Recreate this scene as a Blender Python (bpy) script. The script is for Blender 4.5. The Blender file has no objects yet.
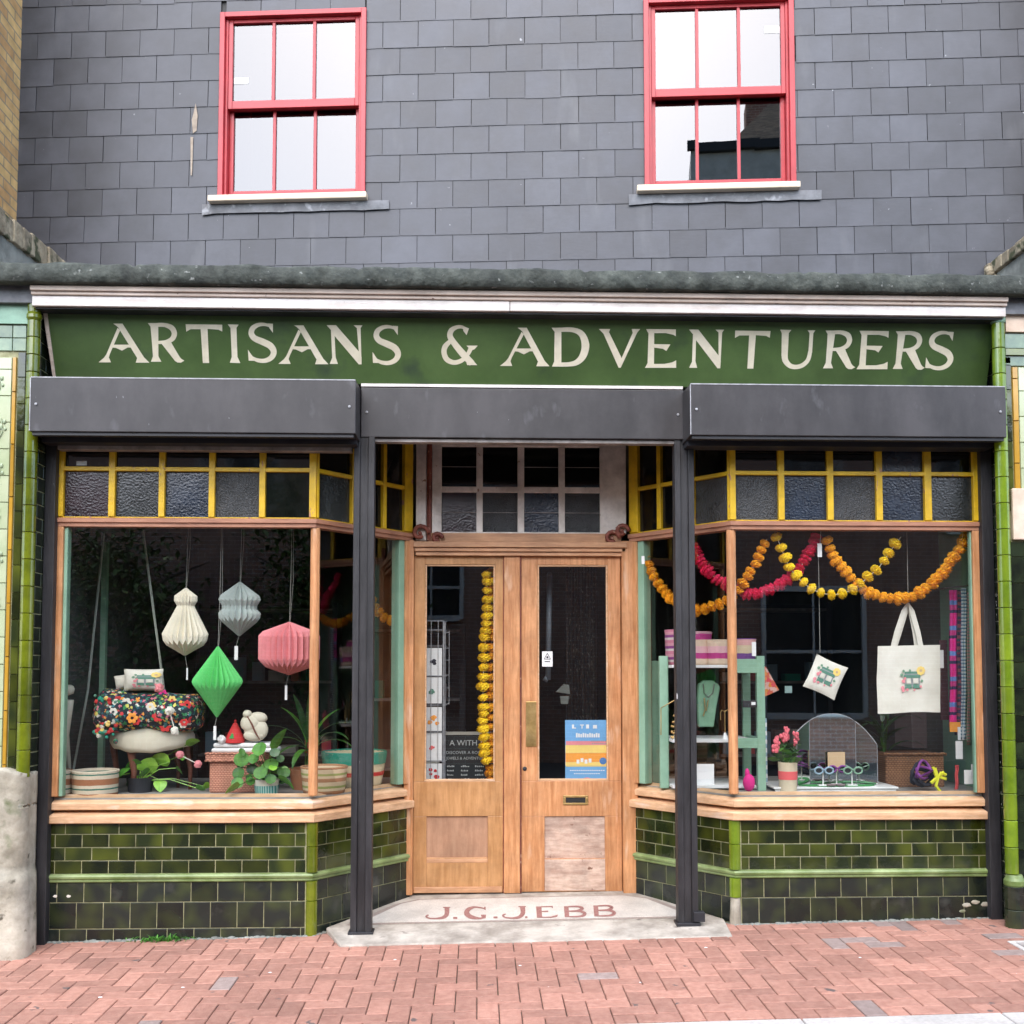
import bpy, bmesh, math, random
from math import sin, cos, pi, radians, sqrt, atan, atan2
from mathutils import Vector, Matrix, noise
random.seed(7)
R = random.random
def U(a, b): return a + (b - a) * random.random()
S = bpy.context.scene
C = S.collection

# ------------------------------------------------------------------ camera
FL = 1038.; PX = 512.; PY = 614.; TH = radians(1.9); PH = radians(3.1)
CAM = Vector((0, -6.1, 1.525))
_r = Vector((cos(TH), -sin(TH), 0)); _f = Vector((sin(TH)*cos(PH), cos(TH)*cos(PH), sin(PH))); _u = _r.cross(_f)
def P(px, py, Y=0., s=0.):
    """where the line of sight through a point of the survey photo meets the upright plane y = Y + s*x"""
    d = _f + _r*((px-PX)/FL) - _u*((py-PY)/FL)
    t = (Y - CAM.y + s*CAM.x)/(d.y - s*d.x)
    return CAM + d*t
def Ppl(px, py, o, n):
    d = _f + _r*((px-PX)/FL) - _u*((py-PY)/FL)
    return CAM + d*((o-CAM).dot(n)/d.dot(n))
cd = bpy.data.cameras.new('camera'); cam = bpy.data.objects.new('camera', cd); C.objects.link(cam)
cam.location = CAM; cam.rotation_euler = (pi/2+PH, 0, -TH)
cd.sensor_width = 36; cd.lens = 36*FL/1024; cd.shift_y = (PY-512)/1024; cd.clip_end = 500; cd.clip_start = .05
S.camera = cam

# ------------------------------------------------------------------ materials
def sl(c):
    return tuple(((x/255+.055)/1.055)**2.4 if x > 10 else x/255/12.92 for x in c)
def M(name, col, col2=None, rough=.5, var=.12, vs=6, det=6, bump=0, bs=60, metal=0, coat=0, island=0, chips=None,
      chips2=None, stretch=None, dirt=0, ds=1.3, spec=.5, thr=(.35, .65), bstretch=None, sheen=0):
    m = bpy.data.materials.new(name); m.use_nodes = True
    n = m.node_tree.nodes; l = m.node_tree.links; b = n['Principled BSDF']
    tc = n.new('ShaderNodeTexCoord'); mp = n.new('ShaderNodeMapping'); l.new(tc.outputs['Object'], mp.inputs[0])
    if stretch: mp.inputs['Scale'].default_value = stretch
    if col2 is None:
        c1 = tuple(x*(1-var) for x in col); c2 = tuple(min(1, x*(1+var)) for x in col)
    else: c1, c2 = col, col2
    ns = n.new('ShaderNodeTexNoise'); ns.inputs['Scale'].default_value = vs; ns.inputs['Detail'].default_value = det
    ns.inputs['Roughness'].default_value = .6
    vec = mp.outputs[0]
    geo = n.new('ShaderNodeNewGeometry')
    if island:
        cb = n.new('ShaderNodeCombineXYZ'); ml = n.new('ShaderNodeMath'); ml.operation = 'MULTIPLY'; ml.inputs[1].default_value = 37
        l.new(geo.outputs['Random Per Island'], ml.inputs[0])
        l.new(ml.outputs[0], cb.inputs[0]); l.new(ml.outputs[0], cb.inputs[2])
        ad = n.new('ShaderNodeVectorMath'); l.new(mp.outputs[0], ad.inputs[0]); l.new(cb.outputs[0], ad.inputs[1]); vec = ad.outputs[0]
    l.new(vec, ns.inputs['Vector'])
    rp = n.new('ShaderNodeMapRange'); rp.inputs[1].default_value = thr[0]; rp.inputs[2].default_value = thr[1]
    l.new(ns.outputs['Fac'], rp.inputs[0])
    mx = n.new('ShaderNodeMix'); mx.data_type = 'RGBA'; mx.inputs[6].default_value = (*c1, 1); mx.inputs[7].default_value = (*c2, 1)
    l.new(rp.outputs[0], mx.inputs[0]); out = mx.outputs[2]
    def mult(fac_out, lo, hi):
        nonlocal out
        mr = n.new('ShaderNodeMapRange'); mr.inputs[3].default_value = lo; mr.inputs[4].default_value = hi; l.new(fac_out, mr.inputs[0])
        x = n.new('ShaderNodeVectorMath'); x.operation = 'SCALE'; l.new(out, x.inputs[0]); l.new(mr.outputs[0], x.inputs['Scale']); out = x.outputs[0]
        return mr
    if island: mult(geo.outputs['Random Per Island'], 1-island, 1+island)
    if dirt:
        n2 = n.new('ShaderNodeTexNoise'); n2.inputs['Scale'].default_value = ds; n2.inputs['Detail'].default_value = 8
        n2.inputs['Roughness'].default_value = .7
        l.new(tc.outputs['Object'], n2.inputs['Vector'])
        mr = mult(n2.outputs['Fac'], 1-dirt, 1+dirt*.35); mr.inputs[1].default_value = .35; mr.inputs[2].default_value = .6
    for ch in (chips, chips2):
        if not ch: continue
        cc, sc, th = ch[:3]; soft = ch[3] if len(ch) > 3 else .02
        st = ch[4] if len(ch) > 4 else (1, 1, 1)
        mp2 = n.new('ShaderNodeMapping'); mp2.inputs['Scale'].default_value = st; mp2.inputs['Location'].default_value = (sc*.37, th*11, 3.1)
        l.new(tc.outputs['Object'], mp2.inputs[0])
        n3 = n.new('ShaderNodeTexNoise'); n3.inputs['Scale'].default_value = sc; n3.inputs['Detail'].default_value = 5
        l.new(mp2.outputs[0], n3.inputs['Vector'])
        mr = n.new('ShaderNodeMapRange'); mr.inputs[1].default_value = th; mr.inputs[2].default_value = th+soft; l.new(n3.outputs['Fac'], mr.inputs[0])
        m3 = n.new('ShaderNodeMix'); m3.data_type = 'RGBA'; l.new(mr.outputs[0], m3.inputs[0]); l.new(out, m3.inputs[6]); m3.inputs[7].default_value = (*cc, 1)
        out = m3.outputs[2]
    l.new(out, b.inputs['Base Color'])
    b.inputs['Roughness'].default_value = rough; b.inputs['Metallic'].default_value = metal
    b.inputs['Coat Weight'].default_value = coat; b.inputs['Coat Roughness'].default_value = .08
    b.inputs['Specular IOR Level'].default_value = spec
    if sheen: b.inputs['Sheen Weight'].default_value = sheen
    # uneven gloss
    rr = n.new('ShaderNodeMapRange'); rr.inputs[3].default_value = max(.02, rough*.8); rr.inputs[4].default_value = min(1, rough*1.25)
    l.new(ns.outputs['Fac'], rr.inputs[0]); l.new(rr.outputs[0], b.inputs['Roughness'])
    if bump:
        nb = n.new('ShaderNodeTexNoise'); nb.inputs['Scale'].default_value = bs; nb.inputs['Detail'].default_value = 4
        mpb = n.new('ShaderNodeMapping'); l.new(tc.outputs['Object'], mpb.inputs[0])
        if bstretch or stretch: mpb.inputs['Scale'].default_value = bstretch or stretch
        l.new(mpb.outputs[0], nb.inputs['Vector'])
        bp = n.new('ShaderNodeBump'); bp.inputs['Strength'].default_value = bump; bp.inputs['Distance'].default_value = .01
        l.new(nb.outputs['Fac'], bp.inputs['Height']); l.new(bp.outputs[0], b.inputs['Normal'])
    return m
def glass(name, tint=(.93, .95, .94), k=1.7, base=0., rough=0., bump=0, bs=60, bd=.002):
    m = bpy.data.materials.new(name); m.use_nodes = True; n = m.node_tree.nodes; l = m.node_tree.links; n.clear()
    o = n.new('ShaderNodeOutputMaterial'); t = n.new('ShaderNodeBsdfTransparent'); g = n.new('ShaderNodeBsdfGlossy'); mx = n.new('ShaderNodeMixShader')
    t.inputs[0].default_value = (*tint, 1); g.inputs['Roughness'].default_value = rough; g.inputs[0].default_value = (1, 1, 1, 1)
    ge = n.new('ShaderNodeNewGeometry'); dt = n.new('ShaderNodeVectorMath'); dt.operation = 'DOT_PRODUCT'; l.new(ge.outputs['Normal'], dt.inputs[0]); l.new(ge.outputs['Incoming'], dt.inputs[1])
    ab = n.new('ShaderNodeMath'); ab.operation = 'ABSOLUTE'; l.new(dt.outputs['Value'], ab.inputs[0])
    om = n.new('ShaderNodeMath'); om.operation = 'SUBTRACT'; om.inputs[0].default_value = 1; l.new(ab.outputs[0], om.inputs[1])
    pw = n.new('ShaderNodeMath'); pw.operation = 'POWER'; pw.inputs[1].default_value = 5; l.new(om.outputs[0], pw.inputs[0])
    fr = n.new('ShaderNodeMath'); fr.operation = 'MULTIPLY_ADD'; fr.inputs[1].default_value = .96; fr.inputs[2].default_value = .042; l.new(pw.outputs[0], fr.inputs[0])
    ma = n.new('ShaderNodeMath'); ma.operation = 'MULTIPLY_ADD'; ma.inputs[1].default_value = k; ma.inputs[2].default_value = base; ma.use_clamp = True
    l.new(fr.outputs[0], ma.inputs[0]); l.new(ma.outputs[0], mx.inputs[0]); l.new(t.outputs[0], mx.inputs[1]); l.new(g.outputs[0], mx.inputs[2]); l.new(mx.outputs[0], o.inputs[0])
    tc = n.new('ShaderNodeTexCoord'); nb = n.new('ShaderNodeTexNoise'); nb.inputs['Scale'].default_value = bs or 1
    l.new(tc.outputs['Object'], nb.inputs['Vector'])
    bp = n.new('ShaderNodeBump'); bp.inputs['Strength'].default_value = bump; bp.inputs['Distance'].default_value = bd
    l.new(nb.outputs['Fac'], bp.inputs['Height']); l.new(bp.outputs[0], g.inputs['Normal'])
    return m
def brick_mat(name, c1, c2, mortar, bw=.22, bh=.075, rough=.85):
    m = bpy.data.materials.new(name); m.use_nodes = True; n = m.node_tree.nodes; l = m.node_tree.links; b = n['Principled BSDF']
    tc = n.new('ShaderNodeTexCoord'); sp = n.new('ShaderNodeSeparateXYZ'); cb = n.new('ShaderNodeCombineXYZ'); ad = n.new('ShaderNodeMath')
    l.new(tc.outputs['Object'], sp.inputs[0]); l.new(sp.outputs[0], ad.inputs[0]); l.new(sp.outputs[1], ad.inputs[1])
    l.new(ad.outputs[0], cb.inputs[0]); l.new(sp.outputs[2], cb.inputs[1])
    br = n.new('ShaderNodeTexBrick'); br.inputs['Scale'].default_value = 1; br.inputs['Brick Width'].default_value = bw; br.inputs['Row Height'].default_value = bh
    br.inputs['Mortar Size'].default_value = .006; br.inputs['Color1'].default_value = (*c1, 1); br.inputs['Color2'].default_value = (*c2, 1); br.inputs['Mortar'].default_value = (*mortar, 1)
    l.new(cb.outputs[0], br.inputs['Vector'])
    ns = n.new('ShaderNodeTexNoise'); ns.inputs['Scale'].default_value = 14; ns.inputs['Detail'].default_value = 6; l.new(tc.outputs['Object'], ns.inputs[0])
    mr = n.new('ShaderNodeMapRange'); mr.inputs[3].default_value = .55; mr.inputs[4].default_value = 1.4; l.new(ns.outputs[0], mr.inputs[0])
    v = n.new('ShaderNodeVectorMath'); v.operation = 'SCALE'; l.new(br.outputs[0], v.inputs[0]); l.new(mr.outputs[0], v.inputs['Scale'])
    l.new(v.outputs[0], b.inputs['Base Color']); b.inputs['Roughness'].default_value = rough
    bp = n.new('ShaderNodeBump'); bp.invert = True; bp.inputs['Strength'].default_value = .6; bp.inputs['Distance'].default_value = .01
    l.new(br.outputs['Fac'], bp.inputs['Height']); l.new(bp.outputs[0], b.inputs['Normal'])
    return m
def wave_mat(name, cols, width, rough=.85, axis='Z', wobble=.3, bump=.5, island=0, bs=90):
    """hard colour bands (woven stripes) repeating along one axis of the object"""
    m = bpy.data.materials.new(name); m.use_nodes = True; n = m.node_tree.nodes; l = m.node_tree.links; b = n['Principled BSDF']
    tc = n.new('ShaderNodeTexCoord'); sp = n.new('ShaderNodeSeparateXYZ'); l.new(tc.outputs['Object'], sp.inputs[0])
    ns = n.new('ShaderNodeTexNoise'); ns.inputs['Scale'].default_value = 25; l.new(tc.outputs['Object'], ns.inputs[0])
    ma = n.new('ShaderNodeMath'); ma.operation = 'MULTIPLY_ADD'; ma.inputs[1].default_value = wobble*width*.2; l.new(ns.outputs[0], ma.inputs[0]); l.new(sp.outputs[axis], ma.inputs[2])
    dv = n.new('ShaderNodeMath'); dv.operation = 'DIVIDE'; dv.inputs[1].default_value = width; l.new(ma.outputs[0], dv.inputs[0])
    fr = n.new('ShaderNodeMath'); fr.operation = 'FRACT'; l.new(dv.outputs[0], fr.inputs[0])
    rp = n.new('ShaderNodeValToRGB'); rp.color_ramp.interpolation = 'CONSTANT'; l.new(fr.outputs[0], rp.inputs[0])
    e = rp.color_ramp.elements; p = 0
    for i, (w, c) in enumerate(cols):
        if i < 2: el = e[i]; el.position = p
        else: el = e.new(p)
        el.color = (*c, 1); p += w
    l.new(rp.outputs[0], b.inputs['Base Color']); b.inputs['Roughness'].default_value = rough
    nb = n.new('ShaderNodeTexNoise'); nb.inputs['Scale'].default_value = bs; l.new(tc.outputs['Object'], nb.inputs[0])
    bp = n.new('ShaderNodeBump'); bp.inputs['Strength'].default_value = bump; bp.inputs['Distance'].default_value = .006
    l.new(nb.outputs[0], bp.inputs['Height']); l.new(bp.outputs[0], b.inputs['Normal'])
    return m
def cells_mat(name, cols, scale, base, keep=.5, rough=.9):
    """scattered round blotches of several colours over a dark cloth"""
    m = bpy.data.materials.new(name); m.use_nodes = True; n = m.node_tree.nodes; l = m.node_tree.links; b = n['Principled BSDF']
    tc = n.new('ShaderNodeTexCoord'); vo = n.new('ShaderNodeTexVoronoi'); vo.inputs['Scale'].default_value = scale; vo.inputs['Randomness'].default_value = 1
    ns = n.new('ShaderNodeTexNoise'); ns.inputs['Scale'].default_value = scale*1.5; va = n.new('ShaderNodeVectorMath'); va.operation = 'MULTIPLY_ADD'
    va.inputs[1].default_value = (.03, .03, .03); l.new(tc.outputs['Object'], ns.inputs[0]); l.new(ns.outputs['Color'], va.inputs[0]); l.new(tc.outputs['Object'], va.inputs[2])
    l.new(va.outputs[0], vo.inputs['Vector'])
    sp = n.new('ShaderNodeSeparateColor'); l.new(vo.outputs['Color'], sp.inputs[0])
    rp = n.new('ShaderNodeValToRGB'); rp.color_ramp.interpolation = 'CONSTANT'; l.new(sp.outputs[0], rp.inputs[0])
    e = rp.color_ramp.elements
    for i, c in enumerate(cols):
        el = e[i] if i < 2 else e.new(i/len(cols))
        el.position = i/len(cols); el.color = (*c, 1)
    gt = n.new('ShaderNodeMath'); gt.operation = 'GREATER_THAN'; gt.inputs[1].default_value = keep/scale*1.0; l.new(vo.outputs['Distance'], gt.inputs[0])
    gt.inputs[1].default_value = keep
    mx = n.new('ShaderNodeMix'); mx.data_type = 'RGBA'; l.new(gt.outputs[0], mx.inputs[0]); l.new(rp.outputs[0], mx.inputs[6]); mx.inputs[7].default_value = (*base, 1)
    l.new(mx.outputs[2], b.inputs['Base Color']); b.inputs['Roughness'].default_value = rough
    return m
def weave_mat(name, c1, c2, w=.012, h=.008):
    m = brick_mat(name, c1, c1, c2, w, h, .75)
    for nd in m.node_tree.nodes:
        if nd.type == 'TEX_BRICK': nd.inputs['Mortar Size'].default_value = h*.22; nd.inputs['Mortar Smooth'].default_value = .6
    return m

K = {}
K['slate'] = M('slate', (.041, .044, .054), (.062, .066, .080), rough=.45, vs=4, island=.20, dirt=.25, ds=.9, bump=.07, bs=18, bstretch=(1, 1, 3),
               chips=((.30, .31, .33), 24, .735, .04), chips2=((.10, .105, .115), 1.7, .62, .2, (2.2, 1, .6)))
K['lead'] = M('lead', (.11, .115, .125), (.20, .205, .22), rough=.6, vs=9, bump=.3, bs=30, dirt=.3, ds=4, chips=((.34, .35, .37), 12, .62, .1))
K['coping'] = M('mossy_coping', (.026, .032, .026), (.080, .088, .074), rough=.9, vs=14, det=9, bump=.9, bs=38, dirt=.5, ds=3,
                chips=((.27, .28, .26), 30, .66, .1), chips2=((.02, .024, .018), 8, .52, .15))
K['cornice'] = M('weathered_white_timber', (.62, .55, .50), (.74, .70, .67), rough=.6, vs=5, stretch=(.4, 4, 6), dirt=.15, ds=6, chips=((.16, .06, .04), 24, .735, .01), bump=.2, bs=40)
K['cornice_tan'] = M('tan_timber', (.48, .38, .31), (.60, .50, .43), rough=.7, vs=5, stretch=(.4, 4, 8), dirt=.2, ds=5, chips=((.14, .08, .06), 22, .70, .02))
K['fascia'] = M('green_signboard_paint', (.042, .078, .019), (.058, .102, .026), rough=.42, vs=2.2, det=9, dirt=.22, ds=1.8, bump=.12, bs=18,
                chips=((.35, .37, .3), 60, .80, .01), chips2=((.02, .035, .02), 3.5, .62, .15))
K['letter'] = M('cream_letter_paint', (.60, .54, .40), (.68, .62, .48), rough=.5, vs=5, dirt=.12, ds=9)
K['box'] = M('dark_shutter_metal', (.024, .021, .022), (.042, .038, .039), rough=.42, vs=4, det=9, stretch=(1.5, 1, .5), dirt=.35, ds=2.5, bump=.1, bs=12,
             chips=((.11, .108, .115), 5.5, .62, .22, (1.8, 1, .8)), chips2=((.34, .34, .36), 45, .75, .02, (1.6, 1, .4)))
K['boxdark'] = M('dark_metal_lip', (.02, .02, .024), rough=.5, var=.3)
K['edge'] = M('galvanised_edge', (.34, .34, .35), rough=.4, var=.25, vs=20)
K['steel'] = M('rusty_grey_steel', (.19, .165, .15), (.32, .29, .27), rough=.6, vs=12, dirt=.4, ds=5)
K['post'] = M('black_post_paint', (.013, .012, .013), (.034, .032, .034), rough=.55, vs=3, stretch=(6, 6, .6), dirt=.3, ds=6, bump=.25, bs=26, bstretch=(4, 4, .8),
              chips=((.42, .41, .40), 30, .73, .01, (1, 1, .35)))
K['chipstrip'] = M('flaked_paint_edge', (.028, .027, .032), rough=.6, chips=((.55, .53, .50), 24, .56, .02, (1, 1, .25)))
K['yellow'] = M('yellow_paint', (.60, .36, .008), (.74, .47, .014), rough=.4, vs=6, dirt=.22, ds=7, bump=.15, bs=30, chips=((.42, .20, .11), 22, .66, .02, (1, 1, .5)), chips2=((.12, .06, .01), 34, .74, .02))
K['wood'] = M('stripped_pine', (.44, .215, .105), (.60, .33, .175), rough=.5, vs=7, det=8, stretch=(1, 1, 8), island=.05, dirt=.2, ds=3, bump=.12, bs=30,
              chips=((.17, .06, .025), 26, .775, .03))
K['woodv'] = M('stripped_pine_upright', (.45, .19, .072), (.64, .32, .145), rough=.45, vs=7, det=8, stretch=(8, 8, .7), dirt=.25, ds=3, bump=.15, bs=30,
               chips=((.15, .05, .02), 26, .765, .04), chips2=((.66, .42, .27), 5, .62, .1, (3, 3, .5)))
K['wooddoor'] = M('honey_varnished_door', (.40, .195, .072), (.54, .285, .12), rough=.38, vs=6, det=8, stretch=(6, 6, .7), dirt=.22, ds=3.5, bump=.1, bs=30, chips=((.17, .06, .02), 24, .77, .04))
K['woodpanel'] = M('brown_door_panel', (.36, .19, .11), (.46, .26, .155), rough=.5, vs=6, stretch=(5, 5, .8), dirt=.18, ds=5)
K['woodpale'] = M('weathered_pale_wood', (.42, .27, .20), (.62, .46, .36), rough=.7, vs=7, det=8, stretch=(1.2, 5, 5), dirt=.3, ds=5, bump=.3, bs=25, bstretch=(1, 6, 9),
                  chips=((.19, .09, .055), 15, .66, .05), chips2=((.12, .05, .03), 34, .74, .03, (.3, 1, 1)))
K['woodrail'] = M('light_sill_timber', (.55, .32, .165), (.72, .46, .27), rough=.55, vs=7, det=8, stretch=(1, 2, 9), dirt=.2, ds=4, bump=.15, bs=30, chips=((.25, .13, .08), 30, .74, .04), chips2=((.72, .56, .42), 4, .6, .12, (1, 1, 4)))
K['woodred'] = M('brown_rail_timber', (.33, .145, .085), (.44, .21, .125), rough=.5, vs=7, stretch=(1, 2, 9), dirt=.2, ds=4)
K['mint'] = M('mint_paint', (.21, .37, .25), (.27, .44, .31), rough=.5, vs=5, dirt=.12, ds=6)
K['mintwall'] = M('mint_reveal_wall', (.20, .33, .24), rough=.6, var=.08)
K['cream'] = M('cream_frame_paint', (.68, .60, .52), (.80, .73, .66), rough=.5, vs=6, dirt=.22, ds=6, chips=((.33, .19, .12), 20, .69, .03), bump=.15, bs=30)
K['oxblood'] = M('peeling_red_brown_paint', (.13, .03, .018), (.26, .075, .045), rough=.6, vs=14, bump=.4, bs=40, chips=((.42, .24, .16), 30, .64, .03))
K['redpaint'] = M('red_window_paint', (.37, .025, .032), (.45, .036, .045), rough=.35, vs=5, dirt=.06, ds=5)
K['palewood'] = M('bare_timber_sill', (.62, .50, .36), (.74, .63, .48), rough=.6, vs=6, stretch=(1, 3, 9), chips=((.42, .28, .15), 20, .70, .05))
K['brass'] = M('worn_brass', (.44, .29, .10), (.58, .40, .17), rough=.38, vs=14, metal=.75, dirt=.3, ds=8)
K['black'] = M('black_gap', (.01, .01, .01), rough=.6)
K['grout'] = M('pale_grout', (.24, .24, .12), (.38, .37, .22), rough=.9, vs=20, dirt=.4, ds=3)
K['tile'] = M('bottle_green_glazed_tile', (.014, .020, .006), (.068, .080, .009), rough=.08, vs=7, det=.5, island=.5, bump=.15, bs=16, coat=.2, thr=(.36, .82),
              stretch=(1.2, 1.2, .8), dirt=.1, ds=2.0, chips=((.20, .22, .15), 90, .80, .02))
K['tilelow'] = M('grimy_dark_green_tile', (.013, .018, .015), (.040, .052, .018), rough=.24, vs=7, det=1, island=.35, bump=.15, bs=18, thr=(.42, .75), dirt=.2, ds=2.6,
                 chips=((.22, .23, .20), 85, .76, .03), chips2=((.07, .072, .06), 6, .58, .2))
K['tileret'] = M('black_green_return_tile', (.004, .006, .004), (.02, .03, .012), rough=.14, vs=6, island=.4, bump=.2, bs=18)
K['olive'] = M('olive_glazed_tile', (.075, .10, .004), (.15, .18, .008), rough=.10, vs=5, island=.22, coat=.5, bump=.2, bs=10, dirt=.3, ds=3)
K['olive2'] = M('bright_olive_glazed_tile', (.10, .165, .008), (.18, .26, .014), rough=.10, vs=5, island=.22, coat=.5, bump=.2, bs=10, dirt=.25, ds=3)
K['oliveband'] = M('sage_green_dado_tile', (.13, .19, .05), (.26, .33, .14), rough=.34, vs=7, island=.2, coat=0, dirt=.35, ds=3)
K['amber'] = M('amber_glazed_strip', (.36, .19, .02), (.46, .26, .035), rough=.12, vs=5, island=.15)
K['palegreen'] = M('pale_green_glazed_tile', (.36, .42, .24), (.46, .50, .32), rough=.14, vs=4, island=.06, dirt=.1, coat=.3, chips=((.25, .3, .2), 30, .7, .03))
K['bluegreen'] = M('blue_green_glazed_tile', (.07, .12, .09), (.20, .27, .17), rough=.14, vs=5, island=.35)
K['seagreen'] = M('sea_green_paint', (.20, .36, .26), (.27, .44, .33), rough=.55, vs=6, dirt=.3, ds=4)
K['stone'] = M('worn_stone_render', (.27, .24, .175), (.50, .46, .37), rough=.85, vs=5, det=9, bump=.6, bs=22, dirt=.4, ds=3.5,
               chips=((.13, .15, .07), 6, .60, .12), chips2=((.10, .085, .06), 15, .63, .08))
K['peach'] = M('peach_stone', (.62, .46, .34), (.72, .58, .46), rough=.8, vs=5, dirt=.15, ds=5)
K['stockbrick'] = brick_mat('yellow_stock_brick', (.66, .44, .18), (.50, .29, .12), (.30, .24, .16))
K['redbrick'] = brick_mat('red_brick', (.46, .24, .17), (.30, .15, .11), (.55, .52, .47))
K['render'] = M('grey_green_render', (.19, .195, .17), (.28, .285, .25), rough=.9, vs=6, dirt=.35, ds=3, bump=.4, bs=30)
K['capstone'] = M('mossy_cap_stone', (.24, .19, .12), (.42, .36, .25), rough=.9, vs=9, det=8, dirt=.5, ds=5, bump=.8, bs=30, chips=((.06, .065, .03), 9, .54, .08))
K['paver'] = M('red_paver', (.34, .16, .115), (.43, .225, .165), rough=.85, vs=30, det=7, island=.17, dirt=.2, ds=1.4, bump=.35, bs=120,
               chips=((.60, .50, .44), 60, .74, .04), chips2=((.12, .09, .08), 9, .70, .03))
K['pavergrey'] = M('grey_paver', (.26, .19, .165), (.33, .25, .22), rough=.85, vs=30, det=7, island=.14, dirt=.2, ds=2, bump=.35, bs=120)
K['sand'] = M('joint_sand', (.055, .045, .033), (.13, .11, .08), rough=1, vs=25, dirt=.4, ds=2, chips=((.05, .09, .02), 6, .6, .05))
K['kerb'] = M('pale_granite', (.46, .43, .39), (.56, .53, .49), rough=.85, vs=60, dirt=.2, ds=2, bump=.3, bs=90)
K['road'] = M('asphalt', (.045, .045, .046), (.07, .07, .07), rough=.9, vs=70, dirt=.2, ds=1, bump=.4, bs=90)
K['slab'] = M('worn_doorstep_stone', (.36, .315, .26), (.50, .45, .38), rough=.75, vs=7, det=9, dirt=.28, ds=3.5, bump=.3, bs=30, chips=((.16, .13, .11), 11, .66, .08))
K['mosaic'] = M('cream_mosaic', (.53, .485, .42), (.65, .60, .53), rough=.6, vs=120, det=2, dirt=.2, ds=4)
K['mosaicline'] = M('brown_mosaic_line', (.32, .26, .22), rough=.65, var=.15, vs=60)
K['mosaicred'] = M('faded_red_mosaic', (.24, .10, .085), (.36, .19, .165), rough=.65, vs=70)
K['glass'] = glass('window_glass', k=2.0, bump=.12, bs=1.6)
K['upglass'] = glass('solar_control_glass', (.25, .28, .3), k=1.2, base=.072, bump=.06, bs=1.2)
def tg(name, c, rough=.16, bump=.28, bs=80):
    m = M(name, c, rough=rough, var=.35, vs=10, bump=bump, bs=bs, spec=.6, coat=.2); return m
TG = [tg('plum_textured_glass', (.022, .009, .012)), tg('smoke_textured_glass', (.020, .022, .022)), tg('navy_textured_glass', (.011, .018, .032), bump=.3),
      tg('grey_hammered_glass', (.026, .027, .027), bump=1, bs=110), tg('dark_clear_glass', (.006, .007, .006), .05, .1, 6), tg('black_glass', (.005, .005, .005), .06, .1, 5)]
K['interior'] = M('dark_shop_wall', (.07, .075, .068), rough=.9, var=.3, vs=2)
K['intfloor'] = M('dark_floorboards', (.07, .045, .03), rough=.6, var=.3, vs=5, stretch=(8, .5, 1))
K['deck'] = M('painted_display_deck', (.30, .29, .27), rough=.6, var=.15, vs=6)
K['white'] = M('white_card', (.78, .77, .75), rough=.7, var=.03)
K['whitepaint'] = M('white_paint', (.72, .71, .68), rough=.5, var=.06, dirt=.12)
K['canvas'] = M('natural_canvas', (.66, .62, .52), (.74, .70, .61), rough=.9, vs=6, bump=.35, bs=14, sheen=.2)
K['sagebust'] = M('sage_felt', (.17, .31, .20), rough=.8, var=.1)
K['leaf'] = M('green_leaf', (.025, .11, .012), (.08, .24, .022), rough=.5, vs=14, island=.35)
K['leafdark'] = M('dark_green_leaf', (.012, .05, .012), (.035, .10, .025), rough=.35, vs=10, island=.35)
K['leaflime'] = M('lime_green_leaf', (.13, .33, .03), (.28, .50, .06), rough=.35, vs=12, island=.3)
K['treeleaf'] = M('broadleaf_foliage', (.05, .11, .025), (.12, .22, .05), rough=.6, vs=3, island=.5)
K['bark'] = M('bark', (.08, .06, .045), rough=.9, var=.3, bump=.6, bs=20)
K['wicker'] = weave_mat('salmon_wicker', (.62, .29, .19), (.34, .12, .075), .018, .011)
K['wicker2'] = weave_mat('brown_wicker', (.33, .165, .08), (.15, .065, .032), .020, .013)
K['terracotta'] = M('terracotta', (.42, .18, .09), rough=.8, var=.15)
def flat(n, c, rough=.75, var=.08, **k): return M(n, c, rough=rough, var=var, **k)
K['orange'] = flat('orange_marigold_fabric', (.95, .42, .010), .8, .15, island=.12)
K['gold'] = flat('golden_marigold_fabric', (.95, .64, .012), .8, .12, island=.1)
K['pink'] = flat('cerise_fabric', (.82, .025, .12), .8, .12, island=.12)
K['red'] = flat('red_felt', (.55, .03, .03)); K['blushpink'] = flat('blush_pink_paper', (.72, .25, .26), .8)
K['greenpaper'] = flat('green_paper', (.12, .56, .15), .8); K['creampaper'] = flat('cream_paper', (.76, .70, .56), .8)
K['greypaper'] = flat('pale_grey_paper', (.40, .45, .42), .8); K['greencloth'] = flat('grass_green_cloth', (.03, .24, .05))
K['teal'] = flat('teal_woven_rim', (.015, .26, .17), bump=.6, bs=80); K['cord'] = flat('thin_grey_cord', (.35, .34, .30)); K['rope'] = flat('pale_rope', (.33, .36, .31))
K['ivory'] = M('ivory_upholstery', (.60, .55, .42), (.68, .63, .50), rough=.85, vs=5, bump=.5, bs=9, bstretch=(2, 2, .7))
K['brownleg'] = flat('brown_turned_wood', (.17, .062, .04), .4); K['mirror'] = M('mirror', (.85, .88, .86), rough=.02, metal=1, var=.01)
K['board'] = M('chalkboard', (.022, .026, .027), rough=.7, var=.2, dirt=.3, ds=9); K['chalk'] = flat('chalk', (.55, .56, .54))
K['wire'] = flat('black_wire', (.10, .09, .08), .4); K['purple'] = flat('purple_cord', (.22, .05, .25)); K['lime'] = flat('neon_yellow_ribbon', (.72, .70, .03))
K['blueposter'] = flat('sky_blue_print', (.16, .38, .66)); K['orangeprint'] = flat('orange_print', (.85, .33, .05)); K['yellowprint'] = flat('yellow_print', (.86, .62, .18))
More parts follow.
